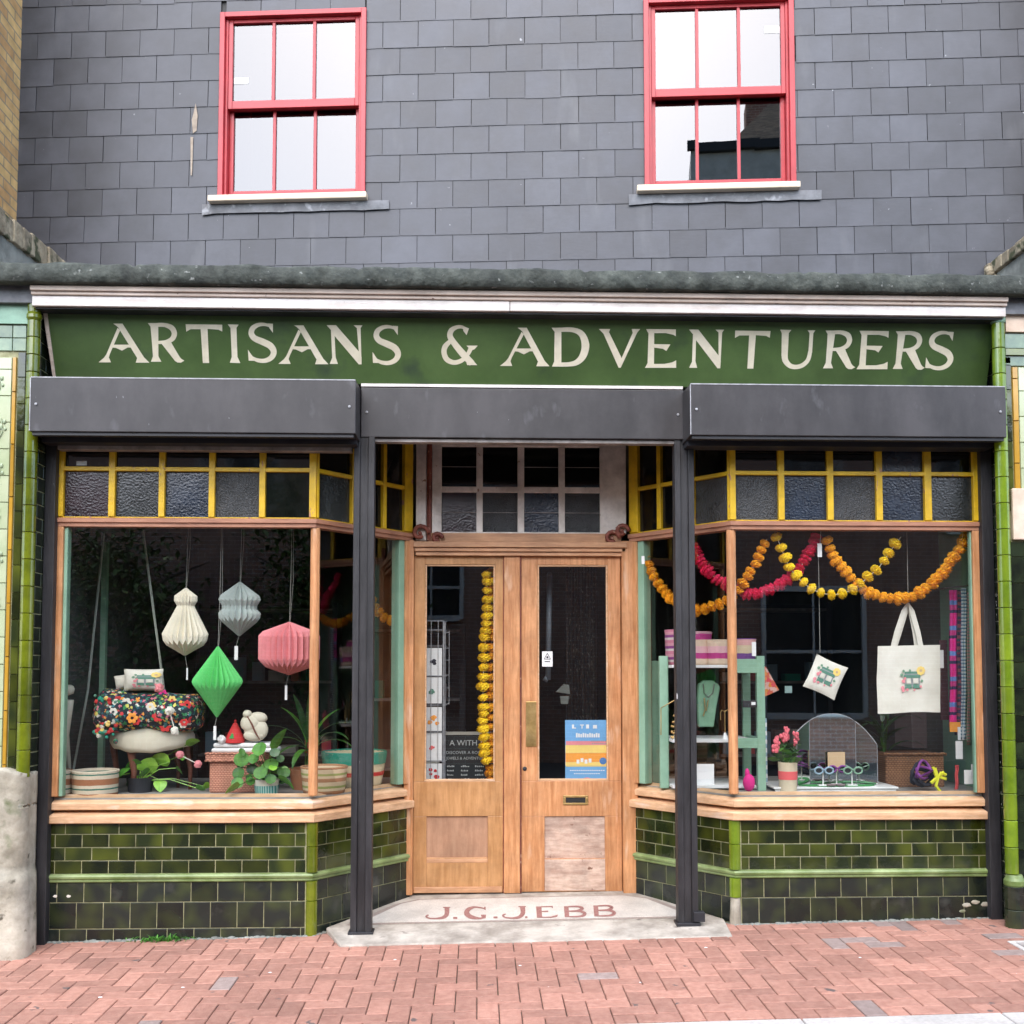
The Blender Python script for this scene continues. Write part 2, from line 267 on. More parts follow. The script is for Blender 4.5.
K['redprint'] = flat('red_print', (.75, .12, .12)); K['greenprint'] = flat('green_print', (.10, .24, .17)); K['greyprint'] = flat('grey_print', (.28, .30, .30))
K['blackprint'] = flat('black_print', (.02, .02, .03)); K['pinkprint'] = flat('pink_print', (.75, .25, .28)); K['throw'] = cells_mat('floral_throw_print',
    [(.03, .16, .10), (.02, .10, .12), (.60, .05, .06), (.06, .30, .14), (.62, .55, .12), (.012, .02, .03), (.55, .16, .20), (.05, .22, .25), (.70, .28, .05), (.04, .22, .07), (.012, .02, .035), (.62, .60, .50)], 46, (.012, .02, .03), .5)
K['throwbig'] = cells_mat('multicolour_tassel_yarn', [(.5, .03, .03), (.05, .3, .12), (.6, .5, .1), (.6, .55, .5), (.02, .12, .12)], 60, (.02, .06, .04), .55)
K['bluepaint'] = flat('pale_blue_enamel', (.30, .42, .50)); K['magenta'] = flat('magenta_felt', (.70, .02, .22))
K['tinsel'] = M('beaded_curtain', (.006, .006, .006), rough=.4, chips=((.15, .14, .12), 75, .60, .03, (1, 1, .55)))
K['cardboard'] = flat('mauve_cardboard', (.20, .15, .145)); K['tan'] = flat('kraft_card', (.58, .40, .23))
def basket_mat(n, cols, w, ax='Z'): return wave_mat(n, cols, w, axis=ax)

# ------------------------------------------------------------------ geometry helpers
BASE = {}
class MB:
    def __init__(s): s.v = []; s.f = []; s.mi = []; s.m = 0; s.xf = None
    def add(s, vs, fs):
        o = len(s.v)
        s.v += [Vector(s.xf(*p)) if s.xf else Vector(p) for p in vs]
        s.f += [tuple(i+o for i in f) for f in fs]; s.mi += [s.m]*len(fs); return s
    def box(s, x0, x1, y0, y1, z0, z1):
        return s.add([(x0,y0,z0),(x1,y0,z0),(x1,y1,z0),(x0,y1,z0),(x0,y0,z1),(x1,y0,z1),(x1,y1,z1),(x0,y1,z1)],
                     [(3,2,1,0),(4,5,6,7),(0,1,5,4),(1,2,6,5),(2,3,7,6),(3,0,4,7)])
    def prism(s, pts, a, b, ax='y'):
        """polygon pts (p,q) pushed from a to b; ax 'y': (x,z) pushed along y; ax 'z': (x,y) pushed along z"""
        n = len(pts); mk = (lambda p, q, t: (p, t, q)) if ax == 'y' else (lambda p, q, t: (p, q, t))
        return s.add([mk(p, q, a) for p, q in pts]+[mk(p, q, b) for p, q in pts],
                     [tuple(range(n)), tuple(range(2*n-1, n-1, -1))]+[(i, i+n, (i+1) % n+n, (i+1) % n) for i in range(n)])
    def lathe(s, cx, cy, prof, n=24, zig=0, a0=0, a1=2*pi, caps=False, rx=1, ry=1, tilt=None):
        closed = abs(a1-a0-2*pi) < 1e-6; m = n if closed else n+1; vs = []
        for k, (r, z) in enumerate(prof):
            for i in range(m):
                a = a0+(a1-a0)*i/n; vs.append((cx+r*cos(a)*rx, cy+r*sin(a)*ry, z))
        fs = []
        for k in range(len(prof)-1):
            for i in range(n):
                j = (i+1) % m; fs.append((k*m+i, k*m+j, (k+1)*m+j, (k+1)*m+i))
        if caps: fs.append(tuple(range(m-1, -1, -1))); fs.append(tuple(range((len(prof)-1)*m, len(prof)*m)))
        return s.add(vs, fs)
    def tube(s, pts, r, n=8, close=False):
        pts = [Vector(p) for p in pts]; rs = r if isinstance(r, (list, tuple)) else [r]*len(pts); vs = []; N = len(pts)
        for i, p in enumerate(pts):
            d = (pts[min(i+1, N-1)]-pts[max(i-1, 0)]).normalized() if N > 1 else Vector((0, 0, 1))
            a = d.orthogonal().normalized() if i == 0 else (a-d*a.dot(d)).normalized()
            b = d.cross(a)
            for k in range(n):
                t = 2*pi*k/n; vs.append(tuple(p+a*cos(t)*rs[i]+b*sin(t)*rs[i]))
        fs = [(i*n+k, i*n+(k+1) % n, (i+1)*n+(k+1) % n, (i+1)*n+k) for i in range(N-1) for k in range(n)]
        fs += [tuple(range(n-1, -1, -1)), tuple(range((N-1)*n, N*n))]
        return s.add(vs, fs)
    def ball(s, c, r, n=10, m=7, sc=(1, 1, 1), wob=0):
        vs = [(c[0], c[1], c[2]-r*sc[2])]
        for j in range(1, m):
            t = -pi/2+pi*j/m
            for i in range(n):
                a = 2*pi*i/n; w = 1+U(-wob, wob)
                vs.append((c[0]+r*sc[0]*cos(t)*cos(a)*w, c[1]+r*sc[1]*cos(t)*sin(a)*w, c[2]+r*sc[2]*sin(t)*w))
        vs.append((c[0], c[1], c[2]+r*sc[2])); L = len(vs)-1
        fs = [(0, 1+(i+1) % n, 1+i) for i in range(n)]+[(L, L-n+i, L-n+(i+1) % n) for i in range(n)]
        fs += [(1+j*n+i, 1+j*n+(i+1) % n, 1+(j+1)*n+(i+1) % n, 1+(j+1)*n+i) for j in range(m-2) for i in range(n)]
        return s.add(vs, fs)
    def sweep(s, path, prof, mitre=True):
        """upright profile [(v outwards, z)] swept along a plan path [(x,y)], street side to the right of travel"""
        n = len(path); k = len(prof); nor = []
        for i in range(n-1):
            d = Vector((path[i+1][0]-path[i][0], path[i+1][1]-path[i][1])).normalized(); nor.append(Vector((d.y, -d.x)))
        vs = []
        for i in range(n):
            if i == 0: o = nor[0]
            elif i == n-1: o = nor[-1]
            else: o = (nor[i-1]+nor[i]); o = o/(1+nor[i-1].dot(nor[i]))
            for (v, z) in prof: vs.append((path[i][0]+o.x*v, path[i][1]+o.y*v, z))
        fs = [(i*k+j, (i+1)*k+j, (i+1)*k+(j+1) % k, i*k+(j+1) % k) for i in range(n-1) for j in range(k)]
        fs += [tuple(range(k)), tuple(range(n*k-1, (n-1)*k-1, -1))]
        return s.add(vs, fs)
    def tile(s, u0, u1, z0, z1, t=.004, e=.0022):
        """one glazed tile standing off the grout, in (u, outwards, z)"""
        return s.add([(u0,0,z0),(u1,0,z0),(u1,0,z1),(u0,0,z1),(u0+e*.4,t*.7,z0+e*.4),(u1-e*.4,t*.7,z0+e*.4),(u1-e*.4,t*.7,z1-e*.4),(u0+e*.4,t*.7,z1-e*.4),
                      (u0+e,t,z0+e),(u1-e,t,z0+e),(u1-e,t,z1-e),(u0+e,t,z1-e)],
                     [(0,1,5,4),(1,2,6,5),(2,3,7,6),(3,0,4,7),(4,5,9,8),(5,6,10,9),(6,7,11,10),(7,4,8,11),(8,9,10,11)])
    def build(s, name, mat, parent=None, bevel=0, smooth=False, loc=None, flip=False, solid=0, fixn=True):
        if parent is not None: b = BASE[parent]
        elif loc is not None: b = Vector(loc)
        else:
            xs = [p.x for p in s.v]; ys = [p.y for p in s.v]; b = Vector(((min(xs)+max(xs))/2, (min(ys)+max(ys))/2, min(p.z for p in s.v)))
        me = bpy.data.meshes.new(name); me.from_pydata([tuple(p-b) for p in s.v], [], s.f)
        for m in (mat if isinstance(mat, (list, tuple)) else [mat]): me.materials.append(K[m] if isinstance(m, str) else m)
        me.polygons.foreach_set('material_index', s.mi)
        if smooth: me.polygons.foreach_set('use_smooth', [True]*len(s.f))
        me.update()
        if fixn:
            bm = bmesh.new(); bm.from_mesh(me); bmesh.ops.recalc_face_normals(bm, faces=bm.faces); bm.to_mesh(me); bm.free()
        o = bpy.data.objects.new(name, me); C.objects.link(o); BASE[o] = b
        if parent is not None: o.parent = parent
        else: o.location = b
        if solid:
            md = o.modifiers.new('thickness', 'SOLIDIFY'); md.thickness = solid; md.offset = 0
        if bevel:
            md = o.modifiers.new('bevel', 'BEVEL'); md.width = bevel; md.segments = 2; md.limit_method = 'ANGLE'; md.angle_limit = radians(40)
        return o
def tag(o, label, cat, group=None, kind=None):
    if label: o['label'] = label
    if cat: o['category'] = cat
    if group: o['group'] = group
    if kind: o['kind'] = kind
    return o
def thing(name, label, cat, loc, group=None):
    o = bpy.data.objects.new(name, None); o.empty_display_size = .1; C.objects.link(o); o.location = loc; BASE[o] = Vector(loc)
    return tag(o, label, cat, group)
def seg(A, B):
    d = Vector((B[0]-A[0], B[1]-A[1])); L = d.length; d.normalize(); n = Vector((d.y, -d.x))
    return (lambda u, v, z: (A[0]+d.x*u+n.x*v, A[1]+d.y*u+n.y*v, z)), L
def pbox(mb, x0, x1, y0, y1, Y, dep=.01):
    """box whose street face is at depth Y, sized from the survey photo"""
    a = P(x0, y1, Y); b = P(x1, y0, Y); return mb.box(a.x, b.x, Y, Y+dep, a.z, b.z)
def copy_to(o, parent, loc):
    c = o.copy(); C.objects.link(c); c.parent = parent; c.location = loc; return c
def text_into(mb, txt, size, fn):
    cu = bpy.data.curves.new('t', 'FONT'); cu.body = txt; cu.size = size; cu.align_x = 'LEFT'; cu.resolution_u = 2
    ob = bpy.data.objects.new('t', cu); C.objects.link(ob)
    dg = bpy.context.evaluated_depsgraph_get(); me = bpy.data.meshes.new_from_object(ob.evaluated_get(dg))
    w = max((v.co.x for v in me.vertices), default=1)
    mb.add([fn(v.co.x, v.co.y) for v in me.vertices], [tuple(p.vertices) for p in me.polygons])
    bpy.data.objects.remove(ob); bpy.data.curves.remove(cu); bpy.data.meshes.remove(me); return w

# ------------------------------------------------------------------ key plan dimensions (metres)
XLo, XLc, XLb, YB = -2.41, -.956, -.43, .63
XRb, XRc, XRo = .998, 1.511, 2.985
ZS, ZS0 = .806, .648      # shop window sill top, underside
ZR1, ZR0 = 2.412, 2.362   # transom rail
def ground(x, y): return .019+.0177*x+.02*min(0, y)
LP = [(XLo-.085, 0), (XLc, 0), (XLb, YB)]; RP = [(XRb, YB), (XRc, 0), (XRo+.085, 0)]

shop = thing('shop_building', 'slate hung shop building with green signboard, splayed display windows and a recessed double door', 'shop', (.27, 0, 0))

# ---- upper slate wall: its own slightly turned plane
WA = atan(.085); wd = Vector((cos(WA), sin(-WA), 0)); wn = Vector((-sin(WA), -cos(WA), 0))
def WX(u, v, z): return (wd.x*u+wn.x*v, 1.0+wd.y*u+wn.y*v, z)      # u along, v towards the street
def WP(px, py):
    p = P(px, py, 1.0, -.085); return (Vector((p.x, p.y-1, 0)).dot(wd), p.z)
uL0 = WP(218, 192)[0]; uL1 = WP(365.3, 192)[0]; uR0 = WP(644.5, 182)[0]; uR1 = WP(796, 182)[0]
zW0, zW1 = 4.872, 6.222; zWR0, zWR1 = 4.872, 6.222
UL, UR, ZB, ZT = -3.6, 4.0, 3.70, 7.6
opn = [(uL0, uL1, zW0-.02, zW1), (uR0, uR1, zWR0-.02, zWR1)]
mb = MB(); mb.xf = WX
xs = [UL, uL0, uL1, uR0, uR1, UR]
for i in range(5):
    if i in (1, 3): mb.box(xs[i], xs[i+1], -.25, -.02, ZB, zW0-.02); mb.box(xs[i], xs[i+1], -.25, -.02, zW1, ZT)
    else: mb.box(xs[i], xs[i+1], -.25, -.02, ZB, ZT)
wall = mb.build('wall', 'black', shop)
mb = MB(); mb.xf = WX
CH, CW = .1945, .2515
z = 4.9565-7*CH; row = 0
def slate(u0, u1, z0, z1, full0, full1):
    if u1-u0 < .012 or z1-z0 < .012: return
    f = lambda zz: -.002-.0045*(zz-full0)/(full1-full0)
    j = U(-.0012, .0012); j2 = U(-.0018, .0018); sl_ = -U(.004, .010) if R() < .02 else 0; z0 += sl_
    mb.add([(u0,f(z0)-.006+j,z0+j2),(u1,f(z0)-.006+j,z0-j2),(u1,f(z1)-.006,z1),(u0,f(z1)-.006,z1),(u0,f(z0)+j,z0+j2),(u1,f(z0)+j,z0-j2),(u1,f(z1),z1),(u0,f(z1),z1)],
           [(3,2,1,0),(4,5,6,7),(0,1,5,4),(1,2,6,5),(2,3,7,6),(3,0,4,7)])
while z < ZT:
    u = UL-.1+(CW/2 if row % 2 else 0)
    while u < UR:
        a, b, c, d = u+.002, u+CW-.002, z, z+CH+.012
        if row % 2 == 1 and R() < .05: pass
        parts = [(a, b, c, d)]
        for (o0, o1, p0, p1) in opn:
            nx = []
            for (a_, b_, c_, d_) in parts:
                if b_ <= o0 or a_ >= o1 or d_ <= p0 or c_ >= p1: nx.append((a_, b_, c_, d_)); continue
                if a_ < o0: nx.append((a_, o0, c_, d_))
                elif b_ > o1: nx.append((o1, b_, c_, d_))
                elif c_ < p0: nx.append((a_, b_, c_, p0))
                elif d_ > p1: nx.append((a_, b_, p1, d_))
            parts = nx
        for q in parts: slate(*q, c, d)
        u += CW+U(-.0012, .0012)
    z += CH; row += 1
mb.build('hung_slates', 'slate', wall, fixn=True)
# rust coloured runs left by an old bracket
mb = MB(); mb.xf = WX
u, zz = WP(195, 120); mb.add([(u-.022,.0035,zz+.0),(u-.012,.0035,zz-.10),(u+.014,.0035,zz-.08),(u+.02,.0035,zz+.03),(u+.004,.0035,zz+.12),(u-.01,.0035,zz+.05)], [(0,1,2,3,4,5)])
u, zz = WP(192, 155); mb.add([(u-.012,.0035,zz+.13),(u+.008,.0035,zz+.13),(u+.004,.0035,zz-.15),(u-.006,.0035,zz-.15)], [(0,1,2,3)])
mb.build('rust_stain', M('pale_rust_stain', (.24, .19, .15), (.42, .35, .27), rough=.7, vs=14), wall)

def sash(u0, u1, z0, z1, label):
    W = u1-u0; t = .082
    mb = MB(); mb.xf = WX
    mb.box(u0, u0+.036, -.11, .018, z0, z1); mb.box(u1-.036, u1, -.11, .018, z0, z1)
    mb.box(u0+.036, u1-.036, -.11, .018, z1-.036, z1); mb.box(u0+.036, u1-.036, -.11, .018, z0, z0+.016)
    mb.box(u0+.036, u0+.054, -.11, -.012, z0+.016, z1-.036); mb.box(u1-.054, u1-.036, -.11, -.012, z0+.016, z1-.036)
    fr = mb.build('sash_window', 'redpaint', shop, bevel=.003); fr['label'] = label
    zm = z0+(z1-z0)*.515
    gz = []
    for nm, a, b, v in (('upper_sash', zm-.04, z1-.037, -.02), ('lower_sash', z0+.017, zm+.0, -.066)):
        m2 = MB(); m2.xf = WX; x0 = u0+.055; x1 = u1-.055
        br = .058 if nm == 'lower_sash' else .058; tr = .026
        m2.box(x0, x0+.030, v-.035, v, a, b); m2.box(x1-.030, x1, v-.035, v, a, b)
        m2.box(x0+.030, x1-.030, v-.035, v, a, a+br); m2.box(x0+.030, x1-.030, v-.035, v, b-tr, b)
        for k in (1, 2):
            c = x0+.030+(x1-x0-.060)*k/3; m2.box(c-.011, c+.011, v-.03, v-.004, a+br, b-tr)
        m2.build(nm, 'redpaint', fr, bevel=.003)
        gz.append((x0+.025, x1-.025, v-.02, a+br-.01, b-tr+.01))
    m3 = MB(); m3.xf = WX
    for k, (a, b, v, c, d) in enumerate(gz):
        for j in range(3):
            w3 = (b-a)/3; e = U(-.0004, .0004)
            m3.add([(a+w3*j, v, c), (a+w3*(j+1), v+e, c), (a+w3*(j+1), v+e+U(-.0006, .0006), d), (a+w3*j, v+U(-.0004, .0004), d)], [(0,1,2,3)])
    m3.build('glass_pane', 'upglass', fr, fixn=False)
    m4 = MB(); m4.xf = WX; m4.box(u0-.055, u1+.018, -.05, .06, z0-.050, z0-.006)
    m4.build('sill', 'palewood', fr, bevel=.006)
    m5 = MB(); m5.xf = WX
    n = 14; pts = [(u0-.11+(W+.28)*i/n, z0-.118+U(-.005, .004)-(.0 if i else .01)) for i in range(n+1)]
    for i in range(n):
        a, b = pts[i], pts[i+1]
        m5.add([(a[0], .010, a[1]), (b[0], .010, b[1]), (b[0], .012, z0-.052), (a[0], .012, z0-.052), (a[0], .006, a[1]), (b[0], .006, b[1]), (b[0], .006, z0-.052), (a[0], .006, z0-.052)],
               [(0,1,2,3),(7,6,5,4),(0,4,5,1),(3,2,6,7),(0,3,7,4),(1,5,6,2)])
    m5.build('lead_flashing', 'lead', fr)
    # room behind
    m6 = MB(); m6.xf = WX
    m6.box(u0-.3, u1+.3, -1.6, -1.55, z0-.4, z1+.3); m6.box(u0-.3, u0-.25, -1.55, -.26, z0-.4, z1+.3); m6.box(u1+.25, u1+.3, -1.55, -.26, z0-.4, z1+.3)
    m6.box(u0-.25, u1+.25, -1.55, -.26, z0-.4, z0-.35); m6.box(u0-.25, u1+.25, -1.55, -.26, z1+.25, z1+.3)
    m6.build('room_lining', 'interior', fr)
    m7 = MB(); m7.xf = WX
    return fr, m7
fr, m7 = sash(uL0, uL1, zW0, zW1, 'red sash window above the left shop window')
a = WP(232.5, 81); b = WP(247, 74.5); m7.box(a[0], b[0], -.0385, -.037, a[1], b[1]); m7.build('sticker', 'white', fr)
fr, m7 = sash(uR0, uR1, zWR0, zWR1, 'red sash window above the right shop window')
a = WP(765.5, 30); b = WP(780.5, 22.5); m7.box(a[0], b[0], -.0385, -.037, a[1], b[1]); m7.build('sticker', 'white', fr)

# ---- roof of the shopfront, coping, cornice
mb = MB(); mb.add([(-3.6,-.25,3.74),(4,-.25,3.74),(4,.72,3.78),(-3.6,1.35,3.78),(-3.6,-.25,3.6),(4,-.25,3.6),(4,.72,3.6),(-3.6,1.35,3.6)],
                  [(0,1,2,3),(7,6,5,4),(0,4,5,1),(1,5,6,2),(2,6,7,3),(3,7,4,0)])
mb.build('flat_roof', 'lead', shop)
mb = MB(); n = 260; prof = [(-.28,3.686),(-.325,3.687),(-.338,3.692),(-.341,3.735),(-.337,3.785),(-.326,3.799),(-.26,3.803),(-.2,3.79)]; vs = []
for i in range(n+1):
    x = -3.6+7.6*i/n
    for k, (y, z_) in enumerate(prof):
        nv = noise.noise(Vector((x*5, k*.6, 3)))*.010+noise.noise(Vector((x*19, k*.9, 1)))*.005+(-.012 if abs((x % 1.27)-.6) < .012 else 0)
        vs.append((x, y-nv if 0 < k < 7 else y, z_+(nv*.7 if k > 3 else nv*.3)))
k = len(prof); fs = [(i*k+j, (i+1)*k+j, (i+1)*k+j+1, i*k+j+1) for i in range(n) for j in range(k-1)]
mb.add(vs, fs); mb.build('coping', 'coping', shop, smooth=True)
mb = MB()
for (y0, z0, z1) in ((-.30, 3.655, 3.684), (-.285, 3.635, 3.655)): mb.box(-2.514, 3.068, y0, -.1, z0, z1)
mb.build('cornice', 'cornice_tan', shop, bevel=.004)
mb = MB(); mb.box(-2.512, .18, -.272, -.1, 3.575, 3.634); mb.box(.183, 3.066, -.27, -.1, 3.577, 3.634)
mb.build('cornice_board', 'cornice', shop, bevel=.004)
m = MB(); m.box(-2.50, 3.055, -.250, -.12, 3.566, 3.5745); m.build('soffit_shadow_strip', 'boxdark', shop)  # dark strip: the shadow under the cornice board, put into the colour
# ---- signboard, canted
FT = Vector((0, -.17, 3.585)); FB = Vector((0, -.055, 3.205)); fn_ = Vector((0, (FB-FT).z, -(FB-FT).y)).normalized()
if fn_.y > 0: fn_ = -fn_
mb = MB(); mb.add([(-2.468,-.055,3.205),(3.045,-.055,3.205),(3.045,-.17,3.585),(-2.49,-.17,3.585),(-2.468,-.02,3.205),(3.045,-.02,3.205),(3.045,-.13,3.585),(-2.49,-.13,3.585)],
                  [(0,1,2,3),(7,6,5,4),(0,4,5,1),(1,5,6,2),(2,6,7,3),(3,7,4,0)])
sign = mb.build('signboard', 'fascia', shop)
mb = MB(); mb.add([(-2.468,-.062,3.205),(-2.452,-.062,3.205),(-2.468,-.178,3.575),(-2.49,-.178,3.575),(-2.468,-.02,3.205),(-2.452,-.02,3.205),(-2.468,-.13,3.575),(-2.49,-.13,3.575)],
                  [(0,1,2,3),(7,6,5,4),(0,4,5,1),(1,5,6,2),(2,6,7,3),(3,7,4,0)]); mb.build('end_strip', 'cornice_tan', sign)
# letters: outlines surveyed in 1/6.4 pixel, laid on the board
def on_plane(o, n, lift):
    return lambda px, py: tuple(Ppl(px, py, o, n)+n*lift)
def ribbon(pts, ws, sub=5):
    """smooth ribbon through pts with widths ws; returns polygon strips"""
    P_ = [Vector(p) for p in pts]; N = len(P_); cs = []; wv = []
    for i in range(N-1):
        p0 = P_[max(i-1, 0)]; p1 = P_[i]; p2 = P_[i+1]; p3 = P_[min(i+2, N-1)]
        for k in range(sub):
            t = k/sub; t2 = t*t; t3 = t2*t
            cs.append(.5*((2*p1)+(-p0+p2)*t+(2*p0-5*p1+4*p2-p3)*t2+(-p0+3*p1-3*p2+p3)*t3)); wv.append(ws[i]*(1-t)+ws[i+1]*t)
    cs.append(P_[-1]); wv.append(ws[-1]); L = []; Rr = []
    for i, c in enumerate(cs):
        d = (cs[min(i+1, len(cs)-1)]-cs[max(i-1, 0)]).normalized(); nn = Vector((-d.y, d.x)); L.append(c+nn*wv[i]/2); Rr.append(c-nn*wv[i]/2)
    return L, Rr
GL = {
 'A': [('p', [(148,85),(208,85),(345,300),(380,335),(293,335),(302,305),(192,128),(182,110),(165,96)]), ('p', [(177,112),(193,128),(128,278),(121,302),(135,333),(55,333),(90,303),(105,282)]),
       ('p', [(142,220),(255,220),(262,238),(242,238),(205,258),(165,240),(138,238)])],
 'R': [('p', [(388,88),(455,88),(456,300),(475,335),(408,335),(421,300),(412,180),(405,110)]), ('r', [(440,100),(495,100),(540,118),(558,153),(545,188),(505,208),(445,212)], [24,26,34,34,32,24,18]),
       ('p', [(478,222),(500,204),(535,205),(545,225),(592,305),(604,318),(622,328),(600,341),(578,340),(562,330)])],
 'T': [('p', [(628,90),(862,93),(862,137),(838,125),(768,120),(778,338),(738,338),(724,122),(660,122),(632,138)])],
 'I': [('p', [(895,92),(965,94),(951,114),(957,300),(976,340),(908,338),(921,300),(913,116)])],
 'S': [('r', [(203,116),(165,102),(122,104),(86,126),(77,160),(98,190),(150,213),(198,238),(220,275),(206,312),(165,333),(115,330),(70,308)], [14,20,26,34,36,38,42,42,38,34,28,24,16]),
       ('p', [(180,95),(215,97),(215,155),(192,124)]), ('p', [(55,262),(75,292),(95,318),(95,334),(60,333)])],
 'N': [('p', [(562,97),(600,97),(612,135),(620,302),(635,345),(582,345),(598,305),(590,128)]), ('p', [(580,97),(622,97),(768,265),(786,300),(786,348),(768,348),(600,150)]),
       ('p', [(735,98),(792,98),(780,116),(786,348),(768,330),(768,265),(756,116)])],
 '&': [('r', [(424,130),(400,112),(365,112),(330,132),(320,168),(345,212),(400,280),(462,345)], [18,20,24,34,36,38,44,40]), ('r', [(322,202),(290,235),(282,275),(300,318),(345,338),(395,325),(432,288),(456,242)], [26,34,34,34,30,28,24,30]),
       ('p', [(425,230),(498,230),(475,255),(450,262),(440,245)]), ('p', [(405,105),(442,120),(426,163),(405,135)]), ('p', [(430,355),(495,355),(465,322),(425,335)])],
 'D': [('p', [(5,113),(68,113),(68,362),(8,362),(22,330),(25,140)]), ('r', [(50,127),(140,127),(198,155),(222,222),(208,290),(170,333),(120,347),(50,349)], [26,30,40,50,46,36,28,26])],
 'V': [('p', [(305,120),(378,120),(370,140),(448,300),(458,330),(445,368),(432,368),(335,150)]), ('p', [(515,120),(570,120),(550,145),(445,368),(436,340),(522,145)])],
 'E': [('p', [(612,122),(665,122),(663,370),(605,370),(622,340),(628,150)]), ('p', [(655,122),(803,124),(803,168),(785,158),(740,148),(655,148)]), ('p', [(655,218),(768,220),(742,262),(720,248),(655,240)]),
       ('p', [(655,345),(730,345),(780,335),(805,322),(805,370),(655,370)])],
 'U': [('p', [(560,128),(632,130),(615,150),(608,295),(568,295),(570,150)]), ('r', [(588,285),(593,325),(620,357),(660,367),(705,354),(738,320),(752,265)], [40,38,32,28,28,26,25]), ('p', [(735,132),(785,132),(772,150),(764,275),(740,275),(748,150)])],
}
X0 = {'A': 90, 'R': 90, 'T': 90, 'I': 90, 'S': 240, 'N': 240, '&': 400, 'D': 550, 'V': 550, 'E': 550, 'U': 690}
uax = Vector((1, 0, 0)); vax = (FT-FB).normalized()
def board(px, py):
    p = Ppl(px, py, FB, fn_); return Vector(((p-FB).dot(uax), (p-FB).dot(vax)))
place = [('A', 98.6, 335), ('R', 150.6, 335), ('T', 188.1, 338), ('I', 229.8, 339), ('S', 248.6, 338), ('A', 278.3, 345), ('N', 327.8, 346), ('S', 372.8, 352), ('&', 441.4, 355),
         ('A', 500, 358), ('D', 550.8, 362), ('V', 597.7, 368), ('E', 644.5, 370), ('N', 687.2, 371), ('T', 733, 374), ('U', 777.5, 378), ('R', 822.5, 377), ('E', 856, 379), ('R', 894.2-2, 381), ('S', 924.7, 385)]
sign['label'] = 'green signboard with cream capitals reading ARTISANS & ADVENTURERS'
for ch, xl, yb in place:
    polys = []; mb = MB(); li = []
    for i, it in enumerate(GL[ch]):
        sh = lambda p: board(X0[ch]+p[0]/6.4, 310+p[1]/6.4)
        li += [i]*(1 if it[0] == 'p' else (len(it[1])-1)*5)
        if it[0] == 'p': polys.append([sh(p) for p in it[1]])
        else:
            L, Rr = ribbon(it[1], it[2])
            for j in range(len(L)-1): polys.append([sh(L[j]), sh(L[j+1]), sh(Rr[j+1]), sh(Rr[j])])
    mnx = min(p.x for q in polys for p in q); mny = min(p.y for q in polys for p in q)
    tgt = board(xl, 310+yb/6.4)
    k0 = 0
    for gi, q in enumerate(polys):
        is_r = len(q) == 4 and gi > 0
        lf = .0006+.0003*li[gi]
        mb.add([tuple(FB+uax*(p.x-mnx+tgt.x)+vax*(p.y-mny+tgt.y)+fn_*lf) for p in q], [tuple(range(len(q)))])
    mb.build('letter', 'letter', sign)['label'] = 'cream painted '+('ampersand' if ch == '&' else 'letter '+ch)
# wall above the door and behind the shutter boxes
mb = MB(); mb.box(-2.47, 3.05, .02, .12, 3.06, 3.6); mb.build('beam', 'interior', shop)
# ---- shutter boxes
def shutter(x0, x1, y0, z0, z1, mat='box', lip=True, lab=None):
    mb = MB(); mb.add([(x0,y0,z0),(x1,y0,z0),(x1,-.03,z0),(x0,-.03,z0),(x0,y0,z1),(x1,y0,z1),(x1,-.03,z1+.012),(x0,-.03,z1+.012)], [(3,2,1,0),(4,5,6,7),(0,1,5,4),(1,2,6,5),(2,3,7,6),(3,0,4,7)])
    o = mb.build('shutter_box', mat, shop, bevel=.004)
    if lab: o['label'] = lab
    if lip:
        m = MB(); m.box(x0+.012, x1-.012, y0+.012, y0+.05, z0-.018, z0-.001); m.box(x0+.01, x1-.01, -.16, -.04, z0-.03, z0-.001); m.build('roller_lip', 'boxdark', o)
        m = MB(); m.box(x0+.003, x1-.003, y0-.002, y0+.006, z1-.004, z1+.002); m.box(x0-.001, x0+.004, y0-.002, y0+.004, z0+.004, z1-.004); m.build('edge_trim', 'edge', o)
    for xx in (x0+.035, x1-.035):
        m = MB(); m.xf = lambda a, b, c, xx=xx: (xx+a, y0-.004+b, (z0+z1)/2+c); m.ball((0, 0, 0), .008, 8, 5, (1, .5, 1)); m.build('bolt', 'edge', o)
shutter(-2.497, -.688, -.30, 2.853, 3.160, lab='left dark shutter box')
shutter(1.208, 3.036, -.30, 2.860, 3.156, lab='right dark shutter box')
shutter(-.684, 1.215, -.08, 2.884, 3.178, lip=False, lab='recessed middle shutter box')
mb = MB(); mb.box(-.684, 1.212, -.074, -.02, 3.186, 3.203); mb.build('white_batten', 'cornice', shop)
mb = MB(); mb.box(-2.43, -.735, -.075, -.012, 2.800, 2.852); mb.build('roller_bottom_rail', 'steel', shop, bevel=.003); mb = MB(); mb.box(1.29, 2.98, -.075, -.012, 2.835, 2.858); mb.build('roller_bottom_rail', 'steel', shop, bevel=.003)
mb = MB(); mb.box(-.62, 1.16, -.06, .0, 2.862, 2.880); mb.build('roller_slot', 'steel', shop)
